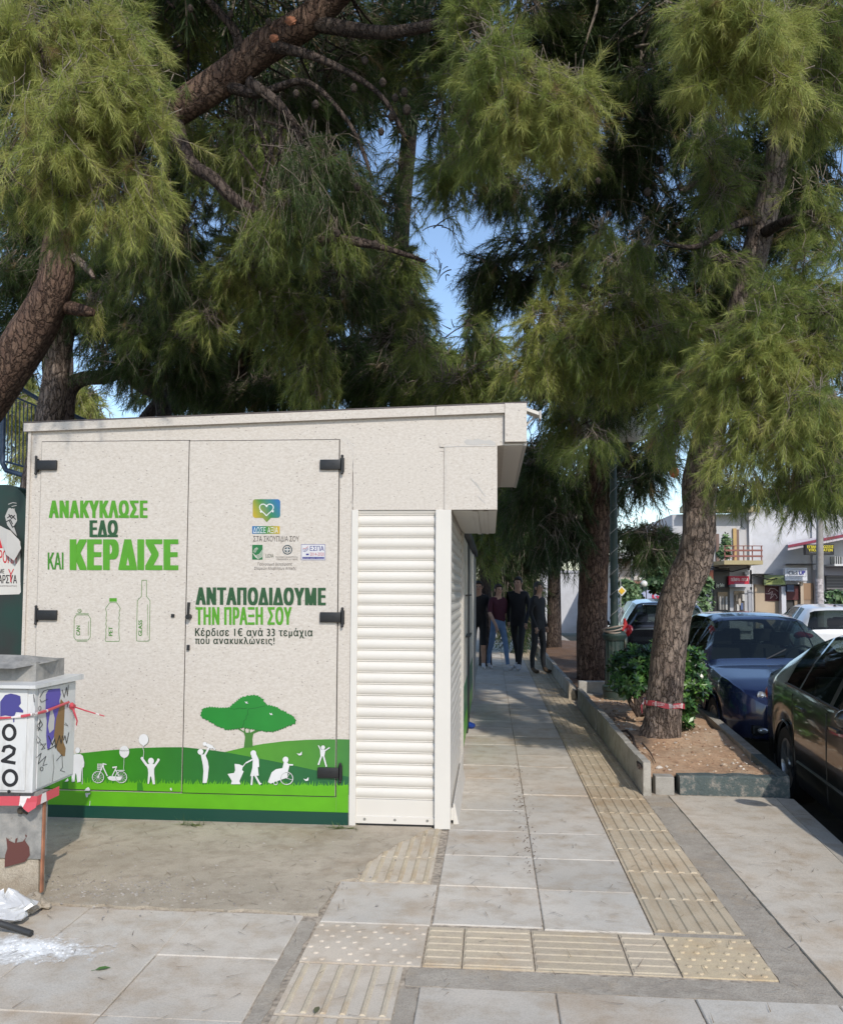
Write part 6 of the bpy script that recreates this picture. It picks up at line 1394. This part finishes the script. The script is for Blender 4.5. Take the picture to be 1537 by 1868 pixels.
HATCH = dict(tail=-.70, nose=3.27, wb=2.47, arch=.345, wheel=.30, sill=.20, belt=[(-.70,.93),(-.4,.99),(.5,.97),(1.6,.93),(2.1,.925),(2.4,.90),(2.9,.82),(3.12,.74),(3.22,.66),(3.27,.58)],
    roof=[(-.70,.94),(-.64,1.03),(-.42,1.34),(-.22,1.42),(.4,1.47),(.95,1.465),(1.30,1.42),(1.55,1.31),(2.12,.97),(2.3,.91),(2.9,.82),(3.27,.58)], w=[(-.70,.66),(-.62,.76),(-.35,.83),(0,.845),(2.4,.845),(2.75,.825),(3.0,.77),(3.16,.69),(3.24,.58),(3.27,.48)],
    ws=(1.36,2.13), rw=(-.66,-.42), sg=[(-.25,.12),(.16,.98),(1.05,1.72)], doors=[.02,1.0,2.0], handles=[.2,1.18], mirror=1.80, head=(2.92,.61,.69,(.20,.20,.095),.70), taillamp=(-.58,.70,.86,(.10,.10,.12)), rplate=.62, aerial=-.05, spokes=9)
SEDAN = dict(tail=-1.08, nose=3.52, wb=2.65, arch=.355, wheel=.315, sill=.20, belt=[(-1.08,.90),(-1.0,.985),(-.6,1.0),(.3,.98),(1.8,.93),(2.4,.90),(3.0,.82),(3.3,.74),(3.45,.66),(3.52,.58)],
    roof=[(-1.08,.91),(-1.0,1.0),(-.72,1.03),(-.45,1.10),(.05,1.33),(.45,1.43),(1.0,1.455),(1.4,1.43),(1.75,1.33),(2.4,.96),(2.55,.90),(3.52,.58)], w=[(-1.08,.66),(-1.02,.74),(-.8,.82),(-.4,.865),(0,.875),(2.5,.87),(2.9,.85),(3.2,.79),(3.4,.70),(3.52,.52)],
    ws=(1.60,2.40), rw=(-.62,.10), sg=[(.02,.38),(.42,1.15),(1.23,2.0)], doors=[.30,1.19,2.15], handles=[.55,1.4], mirror=2.0, head=(3.18,.66,.68,(.2,.18,.08),.8), taillamp=(-.96,.70,.80,(.12,.12,.10)), rplate=.70, spokes=5, mould=mat('dark_moulding', (.02, .022, .02), .4))
SUV = dict(tail=-.85, nose=3.45, wb=2.6, arch=.38, wheel=.33, sill=.24, belt=[(-.85,.98),(-.5,1.05),(.5,1.03),(1.8,1.0),(2.4,.98),(3.0,.9),(3.35,.78),(3.45,.68)],
    roof=[(-.85,1.0),(-.80,1.12),(-.66,1.42),(-.5,1.52),(.3,1.58),(1.0,1.58),(1.4,1.53),(1.7,1.4),(2.3,1.02),(2.5,.97),(3.45,.68)], w=[(-.85,.74),(-.78,.84),(-.5,.89),(0,.90),(2.6,.90),(3.0,.86),(3.3,.75),(3.45,.55)],
    ws=(1.5,2.3), rw=(-.83,-.60), sg=[(-.4,.1),(.15,1.0),(1.08,1.85)], doors=[.05,1.04,2.1], handles=[.3,1.3], mirror=1.95, head=(3.1,.68,.78,(.2,.18,.09),.8), taillamp=(-.75,.78,.95,(.08,.10,.16)), rplate=.62, spokes=5)
SMALL = dict(HATCH); SMALL.update(tail=-.62, roof=[(-.62,.94),(-.58,1.05),(-.42,1.36),(-.25,1.44),(.4,1.50),(.95,1.495),(1.30,1.44),(1.55,1.33),(2.12,.97),(2.3,.91),(2.9,.82),(3.27,.58)], rw=(-.60,-.36), sg=[(.0,.30),(.36,1.0),(1.07,1.75)], taillamp=(-.50,.70,.93,(.12,.16,.085)), w=[(-.62,.70),(-.55,.78),(-.3,.83),(0,.845),(2.4,.845),(2.75,.825),(3.0,.77),(3.16,.69),(3.24,.58),(3.27,.48)])
hd = math.atan2(-1, -.085)
m_navy = paint('navy_car_paint', (.010, .018, .062), .3, .25); m_char = paint('charcoal_car_paint', (.009, .0095, .009), .25, .28); m_blackp = paint('black_car_paint', (.006, .006, .008), .1, .2); m_whitep = paint('white_car_paint', (.74, .74, .75), 0, .3)
car('parked_car', 'dark charcoal saloon car parked nearest at the right edge', SEDAN, m_char, (3.33, 7.35, -.25), hd)
car('parked_car', 'navy blue hatchback parked facing the viewer behind the charcoal saloon', HATCH, m_navy, (3.33, 12.15, -.25), -math.pi/2 - .02)
car('parked_car', 'black car parked with its tailgate towards the viewer beyond the shrub', SUV, m_blackp, (3.50, 17.6, -.25), math.atan2(1, .04), True)
car('parked_car', 'white hatchback with red tail lamps out on the road', SMALL, m_whitep, (6.70, 17.2, -.25), math.atan2(1, .10))

# ------------------------------------------------------------------ people at the end of the path
def person(label, loc, head, hgt, skin, top, legs, shoe, hair, stride=.2, short=None, longhair=False, arm=.15, bag=False, sleeves=False):
    t = thing('person', label, 'person', (0, 0, 0)); k = hgt/1.70; ORG[t.name] = (0, 0, 0)
    V = []; Eg = []; Rd = []; bone = []
    def v(p, r, par, bn):
        V.append(Vector(p)*k); Rd.append(r*k if not isinstance(r, tuple) else (r[0]*k, r[1]*k)); bone.append(bn)
        if par is not None: Eg.append((par, len(V)-1))
        return len(V)-1
    pel = v((0, 0, .95), (.125, .165), None, 'legs'); wa = v((0, 0, 1.10), (.10, .135), pel, 'top'); ch = v((.01, 0, 1.30), (.11, .165), wa, 'top'); nk = v((.0, 0, 1.455), .058, ch, 'skin'); hj = v((.02, 0, 1.53), (.07, .065), nk, 'skin'); hd1 = v((.02, 0, 1.61), (.088, .072), hj, 'skin'); ht = v((.01, 0, 1.67), (.06, .055), hd1, 'skin')
    for s in (1, -1):
        st = stride*s
        hp = v((0, s*.09, .88), (.085, .085), pel, 'legs'); kn = v((st*.55+.02, s*.10, .50), .060, hp, 'legs' if short is None or short < .5 else 'skin'); cf = v((st*.8-.015, s*.10, .33), .055, kn, 'legs' if short is None else 'skin'); an = v((st, s*.10, .10), .040, cf, 'legs' if short is None else 'skin')
        bl = v((st+.05, s*.105, .045), (.045, .042), an, 'shoe'); to = v((st+.16, s*.115, .04), (.035, .04), bl, 'shoe')
        sh_ = v((.0, s*.165, 1.39), .062, ch, 'top'); el = v((-.03-arm*.3*s, s*.225, 1.13), .043, sh_, 'top' if not bag else 'top'); wr = v((.06-arm*s, s*.235, .90), .030, el, 'skin'); pm = v((.08-arm*s, s*.235, .83), (.022, .035), wr, 'skin')
        for f_ in range(4): v((.055+.018*f_-arm*s, s*.238, .745+abs(f_-1.5)*.008), .0085, pm, 'skin')
        v((.125-arm*s, s*.22, .80), .010, pm, 'skin')
    me = bpy.data.meshes.new('body'); me.from_pydata([tuple(p) for p in V], Eg, [])
    o = bpy.data.objects.new('body_raw', me); COL.objects.link(o); md = o.modifiers.new('s', 'SKIN'); md.use_smooth_shade = True; ss = o.modifiers.new('ss', 'SUBSURF'); ss.levels = 1; ss.render_levels = 1
    for i, sv in enumerate(me.skin_vertices[0].data): r = Rd[i]; sv.radius = r if isinstance(r, tuple) else (r, r); sv.use_root = (i == 0)
    bpy.context.view_layer.update(); ev = o.evaluated_get(bpy.context.evaluated_depsgraph_get()); nm = bpy.data.meshes.new_from_object(ev); bpy.data.objects.remove(o)
    cols = {'skin': skin, 'top': top, 'legs': legs, 'shoe': shoe}; order = list(cols); nm.materials.clear()
    for c in order: nm.materials.append(mat('%s_%s' % ('cloth' if c != 'skin' else 'skin', '_'.join(str(int(x*100)) for x in cols[c])), cols[c], .8, noise=(14, .12)))
    segs = [(V[a], V[b], bone[b]) for a, b in Eg]
    for f in nm.polygons:
        c = f.center; best = min(segs, key=lambda s_: (lambda ab, tt: (c - (s_[0]+ab*max(0, min(1, tt)))).length)(s_[1]-s_[0], (c-s_[0]).dot(s_[1]-s_[0])/max((s_[1]-s_[0]).length_squared, 1e-9))); bn = best[2]
        if bn == 'skin' and 1.0*k < c.z < 1.425*k and abs(c.y) < .2*k: bn = 'top'
        if bn == 'skin' and sleeves and .86*k < c.z < 1.2*k and abs(c.y) > .17*k: bn = 'top'
        if c.z < .075*k: bn = 'shoe'
        elif short is not None and c.z > short*k and c.z < .95*k and abs(c.y) < .19*k: bn = 'legs'
        f.material_index = order.index(bn); f.use_smooth = True
    bo = bpy.data.objects.new('body', nm); COL.objects.link(bo); bo.parent = t
    b = MB(); hc = Vector((.005, 0, 1.625))*k; b.ball(tuple(hc), (.098*k, .083*k, .10*k), 16, 12)
    for i, p in enumerate(b.v):
        if p[0] > .055*k and p[2] < 1.665*k: b.v[i] = (.045*k, p[1]*.9, p[2])
        if longhair and p[2] < 1.58*k and p[0] < .03: b.v[i] = (p[0]-.02, p[1]*1.1, p[2]-.14*k)
    b.build('hair', mat('hair_%d' % int(hair[0]*1000), hair, .6), t, True)
    for s in (1, -1):
        b = MB(); b.ball((.100*k, s*.03*k, 1.605*k), (.008, .012, .007), 8, 6); b.build('eye', mat('eye_dark', (.03, .02, .02), .3), t)
        b = MB(); b.ball((.01*k, s*.078*k, 1.59*k), (.022, .012, .032), 8, 6); b.build('ear', mat('skin_%s' % '_'.join(str(int(x*100)) for x in skin), skin, .7), t, True)
    b = MB(); b.ball((.112*k, 0, 1.582*k), (.016, .012, .022), 8, 6); b.build('nose', MATS['skin_%s' % '_'.join(str(int(x*100)) for x in skin)], t, True)
    b = MB(); b.ball((.097*k, 0, 1.545*k), (.008, .024, .006), 8, 6); b.build('mouth', mat('lips', (.30, .10, .09), .6), t)
    t.location = loc; t.rotation_euler = (0, 0, head); return t
TOCAM = -math.pi/2
def pl(px, py): g_ = G(px, py); return (float(g_[0]), float(g_[1]), 0.0)
person('person in black shorts and black top with white shoes walking beside the kiosk wall', pl(872, 1219), TOCAM, 1.68, (.42, .25, .17), (.012, .012, .014), (.014, .012, .016), (.62, .62, .62), (.02, .014, .01), .12, short=.47)
person('person in light blue jeans and maroon top in the middle of the path', pl(908, 1221), TOCAM+.5, 1.62, (.46, .28, .20), (.06, .008, .02), (.13, .22, .38), (.55, .55, .56), (.03, .018, .012), .22, longhair=True, arm=.28)
person('person in black jacket and dark trousers with white shoes walking behind the others', pl(945, 1221), TOCAM-.35, 1.76, (.44, .27, .19), (.012, .012, .015), (.012, .012, .018), (.42, .42, .43), (.02, .015, .012), .26, sleeves=True, arm=-.2)
person('person in dark coat and brown shoes nearest to the pale kerb', pl(981, 1228), TOCAM+.9, 1.66, (.44, .27, .19), (.014, .014, .014), (.02, .02, .022), (.10, .07, .045), (.05, .04, .035), .06, sleeves=True, arm=.05, longhair=True)

# ------------------------------------------------------------------ street front across the road
YB2 = 28.0
m_wall = concrete('white_render', (.52, .52, .535), (.46, .46, .48), (.48, .47, .46), .4, .15, .06)
m_wall2 = concrete('plain_white_render', (.57, .57, .59), (.52, .52, .545), (.45, .45, .46), .3, .1, .05)
m_creamw = concrete('cream_render', (.54, .50, .43), (.48, .44, .38), (.45, .42, .36), .4, .15, .06)
def fb(parent, name, m, x0, y0, x1, y1, d0=0.0, d1=.3, bev=0):
    """box standing d0..d1 in front of the facade plane"""
    a = F(x0, y1, YB2); c = F(x1, y0, YB2); b = MB(); b.box((a[0], YB2-d1, a[2]), (c[0], YB2-d0, c[2]), bev); return b.build(name, m, parent)
def sign(name, label, x0, y0, x1, y1, m, d0, d1, inks_=()):
    a = F((x0+x1)/2, y1, YB2-d1); t = thing(name, label, 'sign', tuple(a)); fb2 = F(x0, y1, YB2-d1); c = F(x1, y0, YB2-d1); b = MB(); b.box((fb2[0], YB2-d1, fb2[2]), (c[0], YB2-d0, c[2])); b.build('board', m, t)
    ik = Ink(lambda a_, b_: F(a_, b_, YB2-d1), (0, -1, 0))
    for k in inks_:
        ik.mb.curt = k[0]
        if k[1] == 't': ik.text(k[2], k[3], .02 if len(k) < 6 else k[5], bold=k[4])
        elif k[1] == 'p': ik.poly(k[2], .01 if len(k) < 4 else k[3])
        elif k[1] == 's': ik.stroke(k[2], k[3], .015)
        elif k[1] == 'd': ik.disc(k[2], k[3], k[4], .01)
    if inks_: ik.build('lettering', m_paint, t)
    return t
flat = lambda n, c, r=.6: mat(n, c, r, noise=(1.5, .08))
PY0 = 1165
b1 = thing('building', 'white two storey building with balcony above the pizza shop', 'building', tuple(F(1310, PY0, YB2)))
fb(b1, 'wall', m_wall, 1228, 938, 1368, PY0, -6, 0)
fb(b1, 'cornice', flat('ochre_trim', (.40, .33, .17)), 1240, 925, 1370, 936, -.1, .5)
sl_ = fb(b1, 'balcony', flat('ochre_trim', (.40, .33, .17)), 1300, 1025, 1367, 1032, 0, 1.3)
for py in (999, 1006, 1016): fb(b1, 'balcony_rail', flat('brown_rail', (.24, .09, .07)), 1302, py, 1367, py+(1.2 if py < 1000 else 3.0), 1.22, 1.28)
for px in (1302, 1318, 1335, 1350, 1366): fb(b1, 'balcony_post', flat('brown_rail', (.24, .09, .07)), px-.6, 999, px+.6, 1026, 1.20, 1.24)
fb(b1, 'shutter', flat('brown_shutter', (.16, .10, .08)), 1305, 974, 1310, 1025, 0, .06); fb(b1, 'shutter', flat('beige_door', (.45, .30, .12)), 1336, 964, 1341, 1025, 0, .08); fb(b1, 'door', flat('brown_shutter', (.16, .10, .08)), 1341, 966, 1346, 1025, 0, .05)
fb(b1, 'shopfront', flat('black_shop', (.012, .012, .012), .4), 1300, 1036, 1327, 1120, 0, .15)
fb(b1, 'shop_door', mat('dim_glass', (.03, .035, .04), .08), 1306, 1080, 1323, 1150, .15, .2)
for px, c in ((1308, .3), (1313, .22), (1319, .4)): fb(b1, 'display', flat('display_%d' % px, (c, c*.97, c*.92)), px, 1088, px+3, 1112, .2, .24)
fb(b1, 'shopfront', flat('grey_shop', (.42, .42, .44)), 1328, 1040, 1368, 1150, 0, .12)
fb(b1, 'shop_window', mat('dim_glass2', (.10, .09, .085), .1), 1336, 1078, 1354, 1118, .12, .16)
for px, py, c in ((1338, 1085, (.35, .27, .2)), (1343, 1092, (.42, .36, .3)), (1347, 1100, (.08, .12, .25)), (1340, 1102, (.5, .48, .45)), (1350, 1084, (.5, .48, .46))): fb(b1, 'display', flat('shelf_%d' % px, c), px, py, px+4, py+12, .16, .2)
fb(b1, 'canopy', flat('grey_shop', (.42, .42, .44)), 1326, 1066, 1354, 1071, .1, .9)
fb(b1, 'downpipe', flat('white_pipe', (.6, .6, .62)), 1366, 950, 1368.5, 1120, 0, .12)
fb(b1, 'side_door', flat('grey_door', (.35, .35, .38)), 1362, 1076, 1367, 1140, .12, .16)
sign('shop_sign', 'red shop sign with white arched lettering above a shop window', 1329, 1051, 1365, 1067, flat('red_board', (.50, .015, .045)), .2, .35, [((.8, .74, .72), 't', 'ΠΕΪΝΙΡΛΙ - ΠΙΤΣΑ', (1332, 1053, 1363, 1060), .03), ((.30, .16, .30), 't', 'delivery', (1338, 1062, 1357, 1065.5), .02)])
sign('shop_sign', 'small white letters on the black shop front', 1304, 1062, 1321, 1074, flat('black_shop', (.012, .012, .012)), .16, .22, [((.75, .75, .6), 't', 'Joy Sales', (1305, 1064, 1320, 1072), .03)])
sign('shop_sign', 'tall orange and red sign beside the black shop front', 1285, 1040, 1300, 1066, flat('orange_board', (.60, .20, .12)), .2, .4, [((.4, .02, .03), 'd', (1289, 1051), 4, 5)])
for px, py in ((1352, 1043), (1359, 944)): fb(b1, 'air_conditioner', flat('ac_white', (.5, .5, .5)), px, py, px+8, py+6, 0, .35, .02)
for a_, c_ in (((1255, 1012), (1310, 1036)), ((1260, 1020), (1330, 1041)), ((1300, 1038), (1368, 1034)), ((1368, 1048), (1432, 1053))):
    b = MB(); p, q = F(*a_, YB2-.9), F(*c_, YB2-.3); b.tube([tuple(p), tuple((p+q)/2 - np.array([0, 0, .12])), tuple(q)], .018, 5); b.build('cable', m_trim, b1)
b2 = thing('building', 'plain white windowless building above two beige shuttered shops', 'building', tuple(F(1425, PY0, YB2)))
fb(b2, 'wall', m_wall2, 1369, 925, 1481, PY0, -6, .02); fb(b2, 'beige_panel', flat('beige_panel', (.44, .34, .24)), 1375, 1066, 1396, 1150, .02, .14); fb(b2, 'beige_panel', flat('beige_panel', (.44, .34, .24)), 1396, 1096, 1418, 1150, .02, .12)
fb(b2, 'maroon_panel', flat('maroon_panel', (.075, .010, .012)), 1392, 1069, 1419, 1096, .02, .16)
gk = Ink(lambda a_, b_: F(a_, b_, YB2-.16), (0, -1, 0)); gk.mb.curt = (.5, .38, .36)
for st in ([(1400,1080),(1404,1073),(1412,1074),(1418,1079)], [(1400,1083),(1408,1079),(1404,1092),(1410,1086)], [(1395,1083),(1412,1084)], [(1412,1083),(1417,1090),(1414,1092)]): gk.stroke(st, .9, .01)
gk.build('graffiti', m_paint, b2)
fb(b2, 'opening', flat('shop_dark', (.035, .033, .032)), 1424, 1066, 1480, 1150, .02, .10); fb(b2, 'maroon_panel', flat('maroon_panel', (.075, .010, .012)), 1424, 1069, 1452, 1094, .10, .2); fb(b2, 'wood_panel', flat('wood_panel', (.27, .17, .10)), 1456, 1064, 1478, 1094, .10, .18); fb(b2, 'counter', flat('wood_counter', (.30, .22, .16)), 1446, 1094, 1480, 1150, .10, .16)
fb(b2, 'pillar', flat('white_pillar', (.58, .58, .62)), 1418, 1070, 1424.5, 1150, .1, .4); fb(b2, 'pillar', flat('beige_post', (.45, .36, .27)), 1454.5, 1062, 1458, 1150, .2, .3); fb(b2, 'pillar', flat('white_pillar', (.58, .58, .62)), 1481, 1040, 1492, 1150, -.1, .4)
sign('shop_sign', 'white sign with dark blue lettering on the plain white building', 1431, 1036, 1471, 1059, flat('white_board', (.62, .64, .70)), .3, .5, [((.10, .12, .16), 't', 'Click', (1437, 1041, 1455, 1048.5), .02), ((.03, .03, .30), 't', 'UP', (1456.5, 1041, 1467.5, 1048.5), .03), ((.2, .2, .25), 's', [(1435, 1038.5), (1469, 1038.5), (1469, 1052), (1435, 1052), (1435, 1038.5)], .4), ((.2, .2, .25), 's', [(1438, 1050), (1465, 1051)], .5), ((.3, .3, .35), 't', 'www.clickup.gr', (1439, 1053.5, 1460, 1055.5), 0)])
sign('shop_sign', 'olive green oval sign left of the white sign', 1393, 1049, 1432, 1067, flat('green_board', (.13, .17, .08)), .3, .45, [((.32, .36, .12), 'p', [(1395, 1066), (1397, 1060), (1404, 1054), (1413, 1051.5), (1422, 1054), (1429, 1060), (1431, 1066)]), ((.18, .23, .06), 't', 'ΨΗΤΟΠΩΛΕΙΟ', (1399, 1056, 1427, 1064), .02)])
fb(b2, 'cable_bracket', flat('cable_dark', (.06, .06, .06)), 1369, 1047, 1400, 1048, .02, .5); fb(b2, 'cable_bracket', flat('cable_dark', (.06, .06, .06)), 1431, 1029, 1482, 1030, .02, .4)
fb(b2, 'small_sign', flat('dark_blue_board', (.03, .05, .09)), 1424, 1067, 1436, 1079, .4, .55)
b3 = thing('building', 'white building with red edged awning and grey shutters at the far right', 'building', tuple(F(1560, PY0, YB2)))
fb(b3, 'wall', m_wall, 1482, 900, 1680, PY0, -6, .1); fb(b3, 'shutter', flat('grey_shutter', (.10, .095, .095)), 1502, 1050, 1600, 1090, .1, .2)
for k in range(7): fb(b3, 'shutter_slat', flat('grey_slat', (.17, .16, .16)), 1502, 1051+k*5.5, 1600, 1052.5+k*5.5, .2, .22)
fb(b3, 'lintel', flat('grey_lintel', (.30, .29, .34)), 1492, 1034, 1600, 1050, .1, .3); fb(b3, 'balcony', flat('white_balcony', (.6, .6, .6)), 1498, 1031, 1600, 1034, .1, 1.0)
fb(b3, 'balcony_window', flat('dim_window', (.12, .13, .13), .2), 1511, 1016, 1530, 1030, .1, .14)
for px in range(1500, 1600, 4): fb(b3, 'balcony_post', flat('white_bar', (.5, .5, .5)), px, 1017, px+.8, 1032, .9, .95)
b = MB(); aw = [F(1436, 998, YB2-1.5), F(1600, 966, YB2-1.5), F(1600, 958, YB2-.1), F(1436, 990, YB2-.1)]
for d, c in ((0, 0),): b.hexa([tuple(p-np.array([0, 0, .10])) for p in aw] + [tuple(p) for p in aw])
b.build('awning', flat('white_awning', (.52, .47, .5)), b3)
b = MB(); b.hexa([tuple(aw[0]+np.array([0, -.03, -.02])), tuple(aw[1]+np.array([0, -.03, -.02])), tuple(aw[1]+np.array([0, -.002, -.02])), tuple(aw[0]+np.array([0, -.002, -.02])), tuple(aw[0]+np.array([0, -.03, .06])), tuple(aw[1]+np.array([0, -.03, .06])), tuple(aw[1]+np.array([0, -.002, .06])), tuple(aw[0]+np.array([0, -.002, .06]))]); b.build('awning_edge', flat('maroon_edge', (.22, .02, .05)), b3)
sign('shop_sign', 'black sign with yellow capitals hanging below the red awning', 1469, 993, 1520, 1012, flat('black_board', (.010, .010, .012)), 1.6, 1.8, [((.75, .62, .03), 't', 'ΕΠΙΔΙΟΡΘΩΣΕΙΣ', (1471, 995, 1519, 1000), .03), ((.75, .62, .03), 't', 'ΥΠΟΔΗΜΑΤΩΝ', (1473, 1001, 1517, 1006), .03), ((.3, .3, .3), 's', [(1475, 1008.5), (1513, 1008.5)], .4)])
b0 = thing('building', 'low cream building with shallow white roof beyond the parked black car', 'building', tuple(F(1185, PY0, YB2)))
fb(b0, 'wall', m_creamw, 1128, 1020, 1227, 1063, -5, 0); fb(b0, 'ground_floor', m_wall2, 1128, 1063, 1227, PY0, -5, .3); rf0 = fb(b0, 'roof', flat('white_roof', (.66, .64, .62)), 1124, 1009, 1232, 1020, -5.2, .7)
fb(b0, 'eave', flat('red_eave', (.22, .10, .07)), 1124, 1021, 1232, 1022.5, -.1, .5); fb(b0, 'ledge', flat('tile_ledge', (.30, .14, .10)), 1128, 1061, 1227, 1066, -.1, .55)
b = MB(); a, c = F(1168, 1009, YB2-.5), F(1232, 1009, YB2-.5); a2, c2 = F(1200, 996, YB2+4), F(1240, 996, YB2+4); b.add([tuple(a), tuple(c), tuple(c2), tuple(a2), tuple(a-np.array([0,0,.12])), tuple(c-np.array([0,0,.12])), tuple(c2-np.array([0,0,.12])), tuple(a2-np.array([0,0,.12]))], [(0,1,2,3),(4,5,6,7),(0,1,5,4),(3,2,6,7),(0,3,7,4),(1,2,6,5)]); b.build('gable', flat('grey_roof', (.40, .41, .46)), b0)
fb(b0, 'window', flat('shutter_white', (.6, .58, .55)), 1155, 1035, 1188, 1058, 0, .06)
sign('hoarding', 'pale blue hoarding with large red letter beside blue parking signs', 1163, 1077, 1232, 1102, flat('hoarding_blue', (.42, .46, .62)), .6, .8, [((.48, .03, .07), 't', 'G', (1188, 1080, 1201, 1094), .06), ((.60, .16, .10), 'p', [(1203, 1078), (1231, 1078), (1231, 1101), (1203, 1101)]), ((.45, .02, .05), 'p', [(1206, 1080), (1231, 1080), (1231, 1094), (1206, 1094)], .02), ((.02, .10, .45), 'p', [(1163.5, 1083), (1172.5, 1083), (1172.5, 1090.5), (1163.5, 1090.5)]), ((.02, .10, .45), 'p', [(1163.5, 1091.5), (1172.5, 1091.5), (1172.5, 1096), (1163.5, 1096)]), ((.8, .8, .8), 't', 'P', (1166, 1084, 1170, 1089.5), .03), ((.8, .8, .8), 'p', [(1166, 1095.5), (1168, 1092.5), (1170, 1095.5)], .02)])
wl2 = thing('boundary_wall', 'pale painted wall seen in sunlight beyond the end of the path', 'wall', tuple(F(1050, 1140, 34)))
b = MB(); a, c = F(985, 1130, 34), F(1125, 1045, 34); b.box((a[0], 34, -.15), (c[0], 34.4, c[2])); b.build('wall', m_wall2, wl2)
b = MB(); b.box((a[0]-.05, 33.95, c[2]+.002), (c[0]+.05, 34.45, c[2]+.10)); b.build('coping', flat('white_pillar', (.58, .58, .62)), wl2)
# utility pole, globe lamp, priority sign, thin pole
def pole(name, label, cat, px, py0, py1, y, rpx, m):
    a, c = F(px, py1, y), F(px, py0, y); a[2] = -.15; t = thing(name, label, cat, tuple(a)); b = MB(); b.tube([tuple(a), tuple(c)], [rpx*1.15/FPX*y, rpx*.9/FPX*y], 14); b.build('shaft', m, t, True); return t
up_ = pole('utility_pole', 'grey concrete utility pole in front of the yellow lettered sign', 'pole', 1494, 890, 1160, 22, 6.0, concrete('pole_concrete', (.36, .34, .32), (.30, .285, .27), (.24, .22, .21), 1))
b = MB(); c = F(1494, 1081, 22); b.lathe((c[0], c[1], c[2]), [(.094, -.35), (.096, -.34), (.096, .33), (.094, .34)], 14); b.build('bill_paper', mat('torn_bills', (.42, .38, .38), .8, noise=(16, .5)), up_)
pole('utility_pole', 'thin grey pole in front of the low cream building', 'pole', 1152, 1000, 1150, 26, 1.8, flat('thin_pole', (.34, .34, .35)))
gl_ = pole('street_lamp', 'small globe street lamp on a thin dark post by the hoarding', 'street lamp', 1178, 1070, 1150, 24, .8, m_trim); b = MB(); c = F(1174, 1065, 24); b.ball(tuple(c), .095, 16, 10); b.build('globe', mat('frosted_globe', (.72, .70, .66), .3), gl_, True)
ps = pole('road_sign', 'yellow and white diamond priority sign beside the lamp post', 'road sign', 1131, 1050, 1150, 17, .9, flat('sign_post', (.35, .36, .37)))
for r_, m, d in ((8.5, flat('sign_white', (.7, .7, .68)), .02), (5.6, flat('sign_yellow', (.70, .42, .02)), .035)):
    c = F(1133, 1078, 17); q = r_/FPX*17; b = MB(); b.add([(c[0]-q, 17-d, c[2]), (c[0], 17-d, c[2]-q*1.1), (c[0]+q, 17-d, c[2]), (c[0], 17-d, c[2]+q*1.1), (c[0]-q, 17-d+.012, c[2]), (c[0], 17-d+.012, c[2]-q*1.1), (c[0]+q, 17-d+.012, c[2]), (c[0], 17-d+.012, c[2]+q*1.1)], [(0,1,2,3),(7,6,5,4),(0,4,5,1),(1,5,6,2),(2,6,7,3),(3,7,4,0)]); b.build('plate', m, ps)
# street trees and hedges across the road
m_tleaf = NT('street_tree_leaf'); m_tleaf.color(m_tleaf.ramp(m_tleaf.attr('hue', 'Fac'), [(0, (.02, .05, .02)), (.5, (.06, .12, .045)), (1, (.16, .24, .10))])); m_tleaf.b.inputs['Roughness'].default_value = .5; m_tleaf = m_tleaf.m
tr = thing('street_tree', 'small conical broadleaf tree in front of the cream building', 'tree', (float(F(1215, 1150, 25)[0]), 25, -.15))
leaves(tr, [(F(1212, 1025, 25), (.35, .4, .45), 130), (F(1218, 1005, 25), (.25, .3, .35), 70), (F(1205, 1050, 25), (.5, .5, .45), 200), (F(1222, 1055, 25), (.5, .5, .45), 180), (F(1200, 1068, 25), (.5, .5, .2), 100), (F(1230, 1070, 25), (.4, .4, .25), 90)], .20, .12, m_tleaf, 'crown', (0, 1), 5)
trunk('trunk', [(1216, 1165, 25, 3), (1215, 1080, 25, 3), (1215, 1030, 25, 1.5)], m_bark, tr, 8)
sh = thing('shrub', 'bright green shrub behind the yellow diamond sign', 'shrub', (float(F(1148, 1150, 24)[0]), 24, -.15))
leaves(sh, [(F(1147, 1080, 24), (.28, .3, .25), 110), (F(1140, 1070, 24), (.2, .3, .2), 60), (F(1152, 1092, 24), (.3, .3, .2), 70), (F(1146, 1120, 24), (.3, .3, .4), 90)], .15, .09, m_tleaf, 'foliage', (.4, 1), 5)
sh = thing('shrub', 'balcony plant with pale leaves behind the brown railing', 'shrub', tuple(F(1322, 1025, YB2-.8)))
leaves(sh, [(F(1322, 1003, YB2-.8), (.16, .2, .3), 70), (F(1324, 985, YB2-.8), (.10, .15, .22), 40), (F(1318, 1012, YB2-.8), (.2, .2, .15), 50)], .13, .08, m_tleaf, 'foliage', (.5, 1), 5)
sh = thing('hedge', 'low green hedge in front of the grey shutters', 'hedge', tuple(F(1530, 1120, 24)))
leaves(sh, [(F(1515+k*14, 1092, 24), (.3, .3, .22), 90) for k in range(5)], .12, .07, m_tleaf, 'foliage', (.2, .9), 5)
sh = thing('shrub', 'leafy plant with red and blue flowers beside the orange sign', 'shrub', tuple(F(1286, 1120, 26)))
leaves(sh, [(F(1288, 1064, 26), (.18, .2, .2), 60), (F(1284, 1074, 26), (.2, .2, .15), 50), (F(1284, 1100, 26), (.25, .2, .4), 80)], .13, .08, m_tleaf, 'foliage', (.4, 1), 5)
